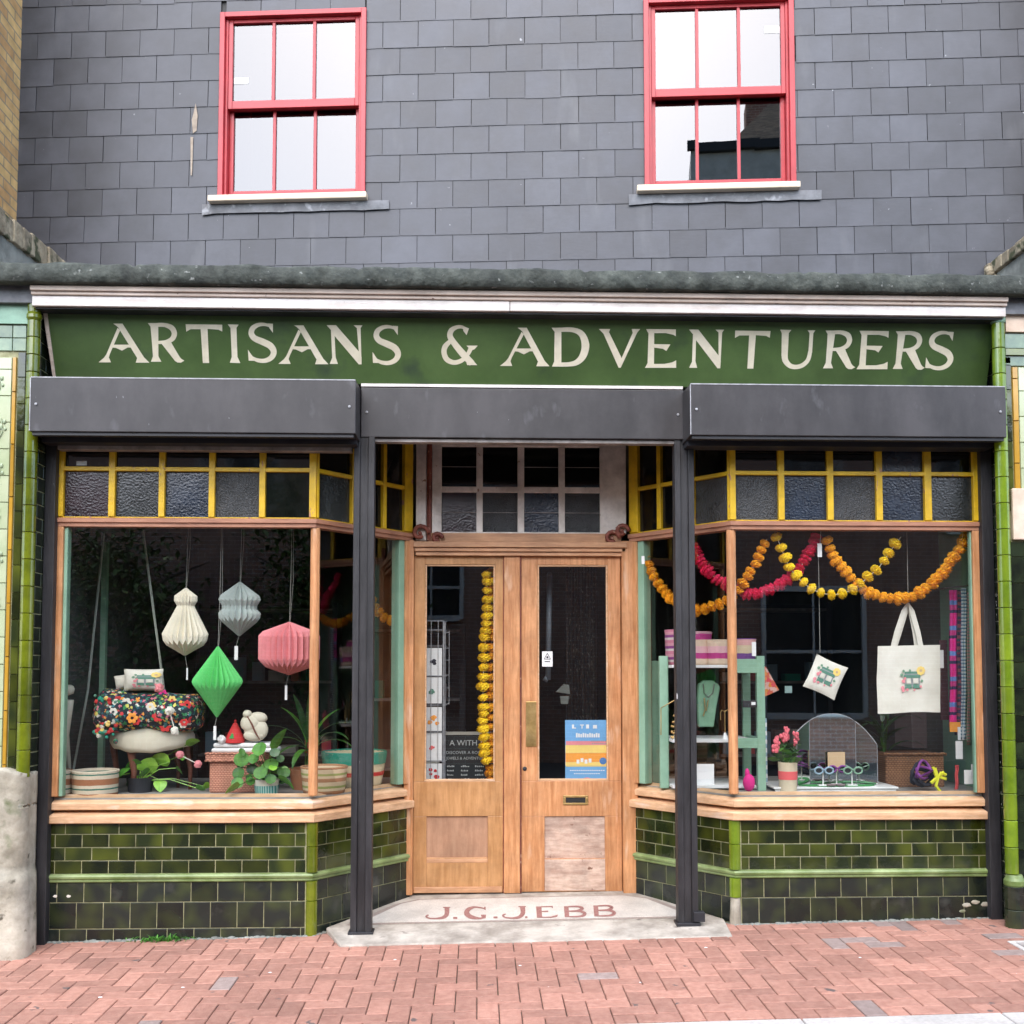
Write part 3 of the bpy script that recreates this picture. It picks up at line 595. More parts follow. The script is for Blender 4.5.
# ---- black guide posts
for i, (x0, x1, y0, y1, zt, lab) in enumerate(((-2.503, -2.442, -.06, .03, 2.85, 'leftmost post, its outer edge flaked white'), (-.722, -.602, -.085, -.005, 2.885, 'post left of the doorway'), (1.16, 1.275, -.07, .01, 2.885, 'post right of the doorway'), (3.000, 3.068, -.055, .035, 2.86, 'rightmost post, its outer edge flaked white'))):
    mb = MB(); zb = ground(x0, y0)-.03
    w = x1-x0
    if w > .09:
        mb.box(x0, x0+w*.30, y0, y1, zb, zt); mb.box(x0+w*.30, x1-w*.30, y0+.012, y1, zb, zt); mb.box(x1-w*.30, x1, y0, y1, zb, zt)
    else: mb.box(x0, x1, y0, y1, zb, zt)
    o = mb.build('guide_post', 'post', shop, bevel=.003); o['label'] = lab
    if w > .09:
        m = MB(); zz = ground(x0, -.07)+.012
        m.box(x0-.012, x1+.012, y0-.012, y1+.01, zz-.02, zz+.022)
        if i == 2: m.box(x1-.03, x1+.035, y0-.02, y0+.03, zz+.03, zz+.085)
        m.build('foot_plate', 'boxdark', o, bevel=.003)
    else:
        m = MB(); s_ = -1 if i == 0 else 1; xx = x0-.006 if i == 0 else x1+.006
        for k in range(46):
            za = (.98 if i == 0 else .1)+k*(.040 if i == 0 else .058)+U(-.01, .01); h_ = U(.01, .045); w_ = U(.002, .010); m.add([(xx-.003,y0-.004,za),(xx-.003+w_,y0-.004,za+U(0,.008)),(xx-.003+w_*U(.5, 1.2),y0-.004,za+h_),(xx-.003,y0-.004,za+h_)], [(0,1,2,3)])
        o2_ = m.build('flaking_edge', 'chipstrip', o); o2_['kind'] = 'stuff'

# ---- tiled stall risers
def tiles(mb, A, B, z0, z1, w, off, lip=.0024, ground_at=None):
    fn, L = seg(A, B); mb.xf = fn; u = -off
    while u < L:
        a = max(0, u)+lip; b = min(L, u+w)-lip
        if b-a > .01:
            za = z0
            if ground_at is not None:
                g = ground(A[0]+(B[0]-A[0])*u/L, 0)-.03; za = max(z0, g)
            if z1-za > .01: mb.tile(a, b, za+lip, z1-lip)
        u += w
def riser(path, name_lab, flip):
    core = MB(); core.sweep(path, [(-.08, -.15), (-.0, -.15), (-.0, ZS0-.001), (-.08, ZS0-.001)]); o = core.build('stall_riser', 'grout', shop); o['label'] = name_lab
    up = MB(); lo = MB()
    H = [(.584, .648+.004), (.509, .584), (.434, .509), (.359, .434)]
    gap = .034
    for i in range(len(path)-1):
        A = Vector(path[i]); B = Vector(path[i+1]); d = (B-A).normalized()
        corner_i = 1
        A2 = A+d*gap if i == corner_i else A; B2 = B-d*gap if i+1 == corner_i else B
        for k, (a, b) in enumerate(H): tiles(up, A2, B2, a, b if k else ZS0, .152, (.076 if k % 2 else .02)+(.03 if flip else 0))
        tiles(lo, A2, B2, .197, .312, .152, .06 if not flip else .02); tiles(lo, A2, B2, .048, .197, .152, .10 if not flip else .05, ground_at=1); tiles(lo, A2, B2, -.104, .048, .152, .04, ground_at=1)
    up.build('upper_tiles', 'tile', o); lo.build('lower_tiles', 'tilelow', o)
    m = MB(); n = len(path)
    m.sweep(path, [(-.01, .312), (.010, .312), (.014, .318), (.012, .328), (.020, .334), (.022, .345), (.016, .354), (.004, .3585), (-.01, .3585)])
    m.build('dado_band', 'oliveband', o)
    c = Vector(path[1]); nA = Vector((0, -1)); m = MB()
    cx, cy = c.x, c.y+.012
    for (a, b) in ((.509, ZS0-.001), (.36, .507), (.20, .31), (ground(cx, 0)-.03 if not flip else .20, .198)):
        if b-a > .03: m.lathe(cx, cy, [(.030, a), (.0335, a+.002), (.0335, b-.002), (.030, b)], 20, caps=True)
    m.build('corner_tile', 'olive' if not flip else 'olive2', o, smooth=False)
    if flip:
        m = MB(); m.lathe(cx, cy, [(.036, ground(cx, 0)-.03), (.034, .08), (.031, .14), (.028, .196)], 12, caps=True); m.build('mortar_patch', 'stone', o)
        m = MB(); 
        for (px_, py_, s_) in ((966, 905, .03), (975, 902, .028), (985, 904, .03), (962, 911, .02)):
            p = P(px_, py_, 0); m.ball((p.x, -.004, p.z), s_*.8, 9, 5, (1.2, .2, .55), .15)
        m.build('broken_render', 'stone', o)
    else:
        for (px_, py_) in ((55.5, 896), (69, 896)):
            m = MB(); p = P(px_, py_, 0); m.ball((p.x, -.007, p.z), .010, 8, 5, (1.2, .25, .8), .2); m.build('tile_chip', 'canvas', o)
    # mortar bead along the pavement
    m = MB(); pr = []
    N = 40
    for i in range(len(path)-1):
        A = Vector(path[i]); B = Vector(path[i+1]); fn, L = seg(A, B); k = int(L/.03)
        for j in range(k):
            u = L*j/k; q = fn(u, .012, 0); g = ground(q[0], q[1]); m.ball((q[0], q[1], g-.004), .014+U(0, .008), 6, 4, (1.3, 1, .4+U(0, .35)), .15)
    m.build('mortar_bead', 'render', o, smooth=True)
    return o
riser(LP, 'tiled stall riser under the left window', False)
riser(RP, 'tiled stall riser under the right window', True)

# ---- shop windows
def shopwin(path, ci, lab, left):
    # sill mouldings (mitred)
    m = MB(); m.sweep(path, [(-.10, ZS0), (.030, ZS0), (.036, ZS0+.004), (.036, ZS0+.042), (.030, ZS0+.047), (-.10, ZS0+.072)])
    m.sweep(path, [(-.09, ZS0+.074), (.004, ZS0+.074), (.008, ZS0+.078), (.008, ZS0+.110), (.002, ZS0+.117), (-.09, ZS-.004)])
    fr = m.build('shop_window', 'woodrail', shop); fr['label'] = lab
    m = MB(); m.sweep(path, [(-.06, ZR0), (.012, ZR0), (.012, ZR0+.020), (.024, ZR0+.024), (.024, ZR1-.004), (.016, ZR1), (-.06, ZR1)]); m.build('transom_rail', 'woodred', fr)
    # timber mullions
    m = MB(); c = path[1]
    m.lathe(c[0], c[1]+.022, [(.029, ZS-.008), (.029, ZR0-.001)], 8, a0=pi/8, a1=2*pi+pi/8, caps=True)
    if left: a = (-2.458, -2.410); f2 = seg(path[1], path[2])
    else: a = (2.962, 3.003); f2 = seg(path[0], path[1])
    m.build('mullion', 'woodv', fr, bevel=.004); m = MB(); m.box(a[0], a[1], -.012, .05, ZS-.006, ZR0-.001); m.build('mullion', 'woodv', fr, bevel=.004); m = MB()
    fn, L = f2; m.xf = fn
    if left: m.box(L-.062, L, -.05, .012, ZS-.006, ZR0-.001)
    else: m.box(0, .062, -.05, .012, ZS-.006, ZR0-.001)
    m.xf = None; m.build('mullion', 'woodv', fr, bevel=.004)
    m = MB()
    if left: m.box(a[1]+.0005, a[1]+.020, .006, .06, ZS-.006, ZR0-.001)
    else: m.box(a[0]-.008, a[0]-.0005, .006, .04, ZS-.006, ZR0-.001)
    m.build('inner_frame', 'mint', fr, bevel=.002); m = MB(); m.xf = fn
    if left: m.box(L-.11, L-.0625, -.07, -.002, ZS-.006, ZR0-.001)
    else: m.box(.0625, .112, -.07, -.002, ZS-.006, ZR0-.001)
    if not left: m.box(L-.040, L-.028, -.06, -.01, ZS-.006, ZR0-.001)
    m.xf = None; m.build('inner_frame', 'mint', fr, bevel=.002)
    # glazing
    m = MB(); m.sweep(path, [(-.0200, ZS-.03), (-.0201, ZR0+.01)]); m.f = m.f[:len(path)*0+2*2]; m.mi = m.mi[:len(m.f)]
    m2 = MB()
    for i in range(2):
        fn2, L2 = seg(path[i], path[i+1]); m2.xf = fn2
        m2.add([(.0+(.01 if i else 0), -.02, ZS-.03), (L2-(0 if i else .01), -.02, ZS-.03), (L2-(0 if i else .01), -.0206, ZR0+.01), (.0+(.01 if i else 0), -.0206, ZR0+.01)], [(0,1,2,3)])
    m2.build('glass', 'glass', fr, fixn=False)
    # yellow transom lights
    ZY0, ZY1, ZYT = 2.690, 2.714, 3.05
    bar = MB(); bar.sweep(path, [(-.03, ZY0), (.010, ZY0), (.010, ZY1), (-.03, ZY1)])
    bar.sweep(path, [(-.03, ZR1+.001), (.006, ZR1+.001), (.006, ZR1+.008), (-.03, ZR1+.008)])
    gm = MB(); fnF, LF = seg(path[0], path[1]) if left else seg(path[1], path[2]); fnS, LS = f2
    if left:
        edges = [(58, 64), (109, 115.3), (159, 165), (209, 215), (259.5, 265.5), (309.5, 316.5)]
        uF = [(P(a_, 500, 0).x-path[0][0], P(b_, 500, 0).x-path[0][0]) for a_, b_ in edges]; ts = [0, .345, .385, .655, .70, .91, 1.0]
        cols = [0, 1, 2, 3, 4, 1, 5, 5]; cort = [5, 5, 5, 5, 5, 5, 5, 5]
    else:
        edges = [(729.5, 735.4), (778, 784), (827, 833), (875.7, 882), (924, 931), (972.7, 981)]
        uF = [(P(a_, 500, 0).x-path[1][0], P(b_, 500, 0).x-path[1][0]) for a_, b_ in edges]; ts = [0, .09, .30, .345, .615, .655, 1]
        cols = [3, 2, 3, 2, 1, 5, 5, 3]; cort = [5, 5, 5, 2, 5, 5, 5, 5]
    def bars(fn_x, lst, gf, cs, ct, L_):
        bar.xf = fn_x; gm.xf = fn_x
        for (a_, b_) in lst:
            bar.box(a_, b_, -.030, .0138, ZR1+.008, ZYT)
        for j in range(len(lst)-1):
            a_ = lst[j][1]; b_ = lst[j+1][0]
            for (z0, z1, cc) in ((ZR1, ZY0+.005, cs[j % len(cs)]), (ZY1-.005, ZYT, ct[j % len(ct)])):
                gm.m = cc; e = [U(-.0025, .0025) for _ in range(4)]
                gm.add([(a_-.003, -.012+e[0], z0), (b_+.003, -.012+e[1], z0), (b_+.003, -.012+e[2], z1), (a_-.003, -.012+e[3], z1)], [(0,1,2,3)])
    bars(fnF, uF, None, cols[:5], cort[:5], LF)
    if left: sp = [(.004, .02), (LS*.345, LS*.385), (LS*.67, LS*.705), (LS*.905, LS-.002)]
    else: sp = [(.002, LS*.095), (LS*.295, LS*.335), (LS*.62, LS*.66), (LS-.02, LS-.004)]
    bars(fnS, sp, None, cols[5:], cort[5:], LS)
    bar.xf = None; gm.xf = None
    bar.build('transom_bars', 'yellow', fr, bevel=.0025)
    gm.build('coloured_panes', TG, fr)
    return fr
wl = shopwin(LP, 1, 'left shop window hung with paper lamps', True)
wr = shopwin(RP, 1, 'right shop window hung with flower garlands', False)
p = P(81, 463, -.0); mb = MB(); mb.box(p.x-.03, p.x+.03, .008, .0095, p.z-.012, p.z+.014); mb.build('pane_label', 'whitepaint', wl)

# ---- door set at the back of the recess
def dx(px, py=700): return P(px, py, YB).x
def dz(py, px=515): return P(px, py, YB).z
ZD = dz(893.5)
fmb = MB()
fmb.box(dx(404.5), dx(413.5), YB-.03, YB+.09, ZD, dz(541))
fmb.box(dx(504), dx(520), YB+.005, YB+.08, ZD, dz(556)); fmb.box(dx(622), dx(637), YB-.03, YB+.09, ZD, dz(541))
df = fmb.build('door_frame', 'woodv', shop, bevel=.004)
m = MB(); m.box(dx(413), dx(627), YB-.045, YB+.06, dz(548), dz(542.5)); m.box(dx(414), dx(626), YB-.03, YB+.06, dz(552), dz(548.3)); m.box(dx(415), dx(625), YB-.015, YB+.06, dz(556), dz(552.3))
m.box(dx(428), dx(622), YB-.01, YB+.06, dz(542), dz(533.5)); m.build('head_moulding', 'wood', df, bevel=.003)
m = MB(); m.box(dx(520.3), dx(521.3), YB+.004, YB+.06, ZD, dz(556)); m.box(dx(503), dx(504.2), YB+.02, YB+.06, ZD, dz(556)); m.build('shadow_gap', 'oxblood', df)
def door(x0, x1, gx0, gx1, lab, mat, pmat):
    m = MB(); y0 = YB+.018; y1 = YB+.06
    zt = dz(556.3); gz1 = dz(564.5); gz0 = dz(782)
    m.box(x0, gx0, y0, y1, ZD, zt); m.box(gx1, x1, y0, y1, ZD, zt); m.box(gx0, gx1, y0, y1, gz1, zt); 
    return m, y0, y1, gz0
# left leaf
def leaf(px0, px1, g0, g1, p0, p1, py0, py1, pl, lab, mat, pmat):
    y0 = YB+.018; y1 = YB+.062; m = MB()
    zt = dz(556.3); gt = dz(564.5); gb = dz(781.6); x0, x1, a, b, c, d = map(dx, (px0, px1, g0, g1, p0, p1)); zp1, zp0 = dz(py0), dz(py1); zb = ZD+.006
    m.box(x0, a, y0, y1, gb, zt); m.box(b, x1, y0, y1, gb, zt); m.box(a, b, y0, y1, gt, zt)
    m.box(x0, x1, y0, y1, zp1, gb); m.box(x0, c, y0, y1, zb, zp1); m.box(d, x1, y0, y1, zb, zp1); m.box(c, d, y0, y1, zb, zp0)
    o = m.build('door', mat, shop, bevel=.003); o['label'] = lab
    m = MB(); m.box(c-.005, d+.005, y0+.012, y1-.004, zp0-.005, zp1+.005); m.build('panel', pmat, o)
    m = MB()
    for (q0, q1, r0, r1) in ((a, a+.010, gb, gt), (b-.010, b, gb, gt), (a+.010, b-.010, gt-.010, gt), (a+.010, b-.010, gb, gb+.014)): m.box(q0, q1, y0+.006, y1-.01, r0, r1)
    m.build('glazing_bead', 'woodrail', o, bevel=.003)
    m = MB(); yy = y0+.022; m.add([(a+.002, yy, gb), (b-.002, yy+.0005, gb), (b-.002, yy+.001, gt), (a+.002, yy, gt)], [(0,1,2,3)]); m.build('glass', 'glass', o, fixn=False)
    return o, x0, x1, y0, zb, zp0, c, d
o, x0, x1, y0, zb, zp0, c, d = leaf(413.6, 503.2, 424.6, 495, 427, 488, 816.5, 858, 1, 'left leaf of honey pine with a smooth brown panel', 'wooddoor', 'woodpanel')
m = MB(); m.add([(c,y0-.002,zp0-.032),(d,y0-.002,zp0-.032),(d,y0-.002,zp0-.006),(c,y0-.002,zp0-.006),(c,y0+.016,zp0-.032),(d,y0+.016,zp0-.032),(d,y0+.016,zp0+.004),(c,y0+.016,zp0+.004)], [(0,1,2,3),(7,6,5,4),(0,4,5,1),(3,2,6,7),(0,3,7,4),(1,5,6,2)])
m.box(x0+.004, x1-.006, y0-.010, y0+.002, zb-.002, zb+.036); m.build('weatherboard', 'wood', o, bevel=.004)
o, x0, x1, y0, zb, zp0, c, d = leaf(521.5, 621.4, 538, 608.6, 544.6, 604.6, 817, 859.5, 0, 'right leaf with a weathered pale panel and brass letterbox', 'woodv', 'woodpale')
m = MB(); m.box(c, d, y0-.003, y0+.02, ZD+.012, zp0-.004); m.build('lower_board', 'woodpale', o, bevel=.002)
m = MB(); m.box(dx(526), dx(536.6), y0-.005, y0+.004, dz(747), dz(701.6)); m.build('push_plate', 'brass', o, bevel=.003)
m = MB(); lx0, lx1, lz0, lz1 = dx(563), dx(588), dz(805.5), dz(796)
m.box(lx0, lx1, y0-.006, y0+.002, lz0, lz0+.013); m.box(lx0, lx1, y0-.006, y0+.002, lz1-.013, lz1); m.box(lx0, lx0+.018, y0-.006, y0+.002, lz0+.013, lz1-.013); m.box(lx1-.018, lx1, y0-.006, y0+.002, lz0+.013, lz1-.013)
lb = m.build('letterbox', 'brass', o, bevel=.002); m = MB(); m.box(lx0+.018, lx1-.018, y0-.002, y0+.001, lz0+.013, lz1-.013); m.build('flap', 'black', o)
m = MB(); kx, kz = dx(524.8), dz(769); m.xf = lambda a_, b_, c_: (kx+a_, y0-.003+b_, kz+c_); m.ball((0,0,0), .014, 10, 6, (1,.4,1)); m.build('lock', 'boxdark', o)
m = MB(); m.box(dx(542.5), dx(553), y0+.0155, y0+.0165, dz(666.5), dz(651.3)); nt = m.build('notice_sticker', 'white', o)
m = MB(); cx_, cz_ = dx(547.8), dz(656.5)
for aa, bb in (((-.021, -.016), (0, .022)), ((0, .022), (.021, -.016)), ((.021, -.016), (-.021, -.016))):
    m.tube([(cx_+aa[0], y0+.0145, cz_+aa[1]), (cx_+bb[0], y0+.0145, cz_+bb[1])], .0022, 4)
m.ball((cx_, y0+.0145, cz_-.004), .007, 6, 4, (1,.2,1)); m.box(cx_-.018, cx_+.018, y0+.0148, y0+.0153, cz_-.036, cz_-.030); m.build('sticker_symbol', 'blackprint', o)
# fanlight
yt = YB+.0
m = MB(); X_ = lambda p_: dx(p_, 490); Z_ = lambda p_: dz(p_)
cols_ = [(441.6, 476.4), (482.8, 517.6), (524.3, 558.7), (565, 600)]; rows_ = [(492.3, 532.0), (446.5, 486.5)]
m.box(X_(432), X_(441.6), yt, yt+.05, Z_(533.5), 3.06); m.box(X_(600), X_(626), yt, yt+.05, Z_(533.5), 3.06); m.box(X_(416), X_(426.5), yt, yt+.05, Z_(541), 3.06)
for a_, b_ in ((476.4, 482.8), (517.6, 524.3), (558.7, 565)): m.box(X_(a_), X_(b_), yt+.006, yt+.045, Z_(532), Z_(446.5))
m.box(X_(441.6), X_(600), yt+.008, yt+.043, Z_(492.3), Z_(486.5)); m.box(X_(441.6), X_(600), yt, yt+.05, Z_(446.5), 3.06); m.box(X_(441.6), X_(600), yt, yt+.05, Z_(533.5), Z_(532))
fan = m.build('fanlight', 'cream', shop, bevel=.004)
m = MB(); k = 0
for r_, cc in enumerate(rows_):
    for i, (a_, b_) in enumerate(cols_):
        m.m = ([0, 3, 2, 3] if r_ == 0 else [5, 5, 4, 5])[i]; e = [U(-.003, .003) for _ in range(4)]
        m.add([(X_(a_)-.004, yt+.026+e[0], Z_(cc[1])-.004), (X_(b_)+.004, yt+.026+e[1], Z_(cc[1])-.004), (X_(b_)+.004, yt+.026+e[2], Z_(cc[0])+.004), (X_(a_)-.004, yt+.026+e[3], Z_(cc[0])+.004)], [(0,1,2,3)])
m.build('panes', TG, fan)
for r_, cc in enumerate(rows_):
    for i, (a_, b_) in enumerate(cols_):
        if r_ == 1 and i == 1: continue
        m = MB(); zc = (Z_(cc[0])+Z_(cc[1]))/2; m.box(X_(a_), X_(b_), yt+.0195, yt+.0215, zc-.0025, zc+.0015); m.build('wire_bar', 'steel', fan)
m = MB(); m.tube([(X_(429.3), yt+.0, Z_(541)), (X_(429.3), yt, Z_(500)), (X_(429.5), yt+.0, 3.06)], .016, 8); m.build('drain_pipe', 'oxblood', fan)
for cx_, cz_, r0 in ((420, 530, .055), (437, 535, .035), (612, 535, .05), (622, 528, .045)):
    q = P(cx_, cz_, YB-.03); m = MB()
    m.xf = lambda a_, b_, c_, q=q: (q.x+a_, q.y+b_, q.z+c_-.02)
    pts = [(cos(t)*r0*(1-t/9), 0, sin(t)*r0*(1-t/9)) for t in [k_*.5 for k_ in range(12)]]; m.tube(pts, .014, 6); m.ball((0,0,0), .014, 8, 5, (1,1,1)); m.build('scroll_bracket', 'oxblood', df, smooth=True)

# ---- interior shell
m = MB()
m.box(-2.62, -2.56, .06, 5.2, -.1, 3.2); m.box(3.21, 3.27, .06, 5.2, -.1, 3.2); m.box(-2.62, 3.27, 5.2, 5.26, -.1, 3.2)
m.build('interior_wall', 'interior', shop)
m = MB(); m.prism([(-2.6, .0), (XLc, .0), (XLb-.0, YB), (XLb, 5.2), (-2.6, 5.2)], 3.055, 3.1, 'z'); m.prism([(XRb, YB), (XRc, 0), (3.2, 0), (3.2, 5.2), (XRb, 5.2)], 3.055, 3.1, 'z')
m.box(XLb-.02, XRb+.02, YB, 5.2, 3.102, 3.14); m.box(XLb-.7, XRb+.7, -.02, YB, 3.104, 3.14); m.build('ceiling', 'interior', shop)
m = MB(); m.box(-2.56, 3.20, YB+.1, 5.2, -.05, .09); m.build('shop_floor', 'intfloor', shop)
m = MB(); m.prism([(-2.5, .03), (XLc-.01, .03), (XLb-.06, .62), (XLb-.06, 1.15), (-2.5, 1.15)], ZS-.045, ZS-.02, 'z'); m.build('display_deck', 'deck', shop)
m = MB(); m.prism([(XRb+.06, .62), (XRc+.01, .03), (3.14, .03), (3.14, 1.15), (XRb+.06, 1.15)], ZS-.045, ZS-.02, 'z'); m.build('display_deck', 'deck', shop)
m = MB(); m.box(-2.5, XLb-.06, 1.10, 1.14, .09, ZS-.046); m.build('deck_front', 'interior', shop); m = MB(); m.box(XRb+.06, 3.14, 1.10, 1.14, .09, ZS-.046); m.build('deck_front', 'interior', shop)
m = MB(); m.box(3.145, 3.19, .02, .85, ZS-.02, 3.05); m.build('side_lining', 'mintwall', shop)
p = P(104, 600, .75); m = MB(); m.box(p.x-.017, p.x+.017, .74, .78, ZS-.02, 2.36); m.build('inner_post', 'mint', shop)
ZK = ZS-.02
# ---- doorstep
m = MB(); N = 8
def slabz(x, y):
    return ZD-.004+.014*(x-.28)-(ZD-.004-(ground(.28, -.26)+.008))/(YB+.26)*(YB-y)
def slab_poly(poly, lift=0, thick=.12):
    n_ = len(poly); vs_ = [(x, y, slabz(x, y)+lift) for x, y in poly]+[(x, y, slabz(x, y)+lift-thick) for x, y in poly]
    m.add(vs_, [tuple(range(n_)), tuple(range(2*n_-1, n_-1, -1))]+[(i, i+n_, (i+1) % n_+n_, (i+1) % n_) for i in range(n_)])
fl = P(340, 948, -.26); fr_ = P(733, 941, -.26)
slab_poly([(XLb-.02, YB+.06), (XRb+.02, YB+.06), (XRb+.02, YB), (XRc-.06, .05), (fr_.x, -.26), (fl.x, -.26), (XLc+.08, .05), (XLb-.02, YB)])
step = m.build('doorstep', 'slab', shop, bevel=.008)
m = MB(); slab_poly([(XLb+.06, YB-.075), (XRb-.06, YB-.075), (XRb+.10, YB-.17), (XRc-.17, .075), (XLc+.19, .075), (XLb-.08, YB-.17)], .004, .003); m.build('mosaic_border', 'mosaicline', step)
m = MB(); slab_poly([(XLb+.075, YB-.10), (XRb-.075, YB-.10), (XRb+.06, YB-.175), (XRc-.25, .10), (XLc+.27, .10), (XLb-.04, YB-.175)], .007, .003); m.build('mosaic', 'mosaic', step)
# name in the mosaic
p1 = Vector((0, YB, slabz(.3, YB))); p2 = Vector((0, -.2, slabz(.3, -.2))); dd = (p1-p2).normalized(); sn = Vector((0, -dd.z, dd.y))
sn = sn if sn.z > 0 else -sn
SB = [('r', [(131,84),(130,118),(112,134),(80,139)], [24,22,14,7]), ('r', [(82,139),(48,138),(30,129),(42,121)], [7,7,9,6]), ('p', [(112,82),(148,82),(148,87),(112,87)]), ('p', [(162,131),(182,131),(182,141),(162,141)]),
      ('r', [(315,90),(268,83),(236,95),(228,114),(250,131),(290,138),(312,134)], [5,8,20,27,20,9,7]), ('p', [(312,82),(320,82),(320,98),(312,94)]), ('p', [(296,120),(322,120),(320,138),(302,138)]), ('p', [(358,129),(378,129),(378,138),(358,138)]),
      ('r', [(499,80),(501,113),(482,132),(452,137)], [24,22,14,7]), ('r', [(454,137),(418,134),(404,124),(418,117)], [7,7,9,6]), ('p', [(480,78),(516,78),(516,83),(480,83)]), ('p', [(512,128),(524,128),(524,136),(512,136)]),
      ('p', [(566,80),(592,80),(596,135),(570,135)]), ('p', [(590,79),(648,77),(648,90),(640,83),(590,84)]), ('p', [(592,102),(625,100),(625,107),(592,107)]), ('p', [(594,130),(640,129),(674,119),(668,131),(640,135),(594,135)]),
      ('p', [(702,79),(724,79),(728,132),(706,132)]), ('r', [(722,81),(768,80),(792,90),(768,101),(726,103)], [6,8,16,9,6]), ('r', [(726,103),(780,104),(804,116),(782,128),(728,130)], [6,9,18,9,6]),
      ('p', [(845,75),(868,75),(872,128),(850,128)]), ('r', [(866,77),(912,76),(936,86),(912,97),(870,99)], [6,8,16,9,6]), ('r', [(870,99),(924,100),(948,112),(926,124),(872,126)], [6,9,18,9,6])]
def on_slab(px, py, lift):
    z_ = .05
    for _k in range(12):
        q_ = Ppl(px, py, Vector((0, 0, z_)), Vector((0, 0, 1))); z_ = slabz(q_.x, q_.y)+lift
    return (q_.x, q_.y, z_)
for lab_, ids in (('letter J', (0, 1, 2)), ('full stop', (3,)), ('letter G', (4, 5, 6)), ('full stop', (7,)), ('letter J', (8, 9, 10)), ('full stop', (11,)), ('letter E', (12, 13, 14, 15)), ('letter B', (16, 17, 18)), ('letter B', (19, 20, 21))):
    m = MB()
    for i in ids:
        it = SB[i]; f_ = lambda p_: on_slab(420+p_[0]/4.876, 890+p_[1]/4.876, .0085+.0003*(i % 3))
        if it[0] == 'p': m.add([f_(q) for q in it[1]], [tuple(range(len(it[1])))])
        else:
            L, Rr = ribbon(it[1], it[2])
            for j in range(len(L)-1): m.add([f_(L[j]), f_(L[j+1]), f_(Rr[j+1]), f_(Rr[j])], [(0,1,2,3)])
    m.build('mosaic_letter', 'mosaicred', step)['label'] = 'faded red mosaic '+lab_

# ------------------------------------------------------------------ tiled pilasters either side
def pil_tiles(mb, xf, us, zs, t=.007):
    mb.xf = xf
    for (u0, u1) in us:
        for (z0, z1) in zs: mb.tile(u0+.0012, u1-.0012, z0+.0012, z1-.0012, t)
    mb.xf = None
def rows(z0, z1, h, off=0):
    out = []; z = z0-off
    while z < z1:
        a = max(z, z0); b = min(z+h, z1)
        if b-a > .015: out.append((a, b))
        z += h
    return out
pl = thing('tiled_pilaster', 'left olive tiled pilaster with a worn rounded stone base beside the leftmost shutter post', 'pilaster', (-2.8, -.1, -.04))
m = MB(); m.box(-4.4, -2.508, -.195, .10, .05, 3.62); m.build('core', 'grout', pl)
m = MB(); z = .93
while z < 3.50:
    h = .152 if z < 3.2 else .10
    m.lathe(-2.524, -.205, [(.0335, z+.0015), (.036, z+.004), (.036, z+h-.004), (.0335, z+h-.0015)], 24, caps=True); z += h
m.build('column', 'olive', pl)
m = MB(); m.lathe(-2.524, -.205, [(.034, z), (.042, z+.012), (.042, z+.030), (.036, z+.045), (.038, 3.60)], 24, caps=True); m.build('column_cap', 'olive', pl)
fnR, LR = seg((-2.478, -.20), (-2.478, .02))
m = MB(); m.xf = lambda u, v, z_: (-2.507+v, -.20+u, z_)
for i, (a, b) in enumerate(rows(.44, 3.6, .078)):
    o_ = .04 if i % 2 else .115
    for (u0, u1) in ((0, o_), (o_, min(.215, o_+.15)), (o_+.15, .215)):
        if u1-u0 > .012: m.tile(u0+.0028, u1-.0028, a+.0028, b-.0028)
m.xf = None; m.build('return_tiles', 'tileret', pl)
fP = lambda u, v, z_: (u, -.197-v, z_)
m = MB(); pil_tiles(m, fP, [(-2.612, -2.566)], rows(.95, 3.33, .153, .06)); m.build('edge_tiles', 'tile', pl)
m = MB(); pil_tiles(m, fP, [(-2.640, -2.616)], rows(.80, 3.30, .30, .1), .012); m.build('amber_strip', 'amber', pl)
m = MB(); us = [(-2.643-.152*(i+1), -2.643-.152*i) for i in range(11)]; pil_tiles(m, fP, us, [r_ for r_ in rows(.98, 3.30, .152, .03)]); m.build('embossed_panel', 'palegreen', pl)
m = MB()
for k in range(9):
    zz = 1.15+k*.25; x_ = -2.705+.012*sin(k*2.1)
    for (a_, b_, r_) in ((0, 0, .012), (-.025, .02, .010), (.018, .028, .010), (-.012, -.026, .009), (.024, -.012, .008)): m.ball((x_+a_, -.208, zz+b_), r_, 8, 5, (1, .35, 1.4), .1)
    m.tube([(x_-.02, -.208, zz-.09), (x_+.01, -.208, zz-.03), (x_, -.208, zz+.05)], .003, 5)
m.build('embossed_scroll', M('embossed_glaze', (.30, .36, .22), rough=.2, var=.15), pl, smooth=True)
m = MB(); pil_tiles(m, fP, [(-2.606-.078*(i+1)+.04, -2.606-.078*i+.04) for i in range(20)], rows(3.335, 3.485, .076)); m.build('blue_green_tiles', 'bluegreen', pl)
m = MB(); m.box(-4.4, -2.515, -.215, -.19, 3.49, 3.68); m.build('painted_panel', 'seagreen', pl)
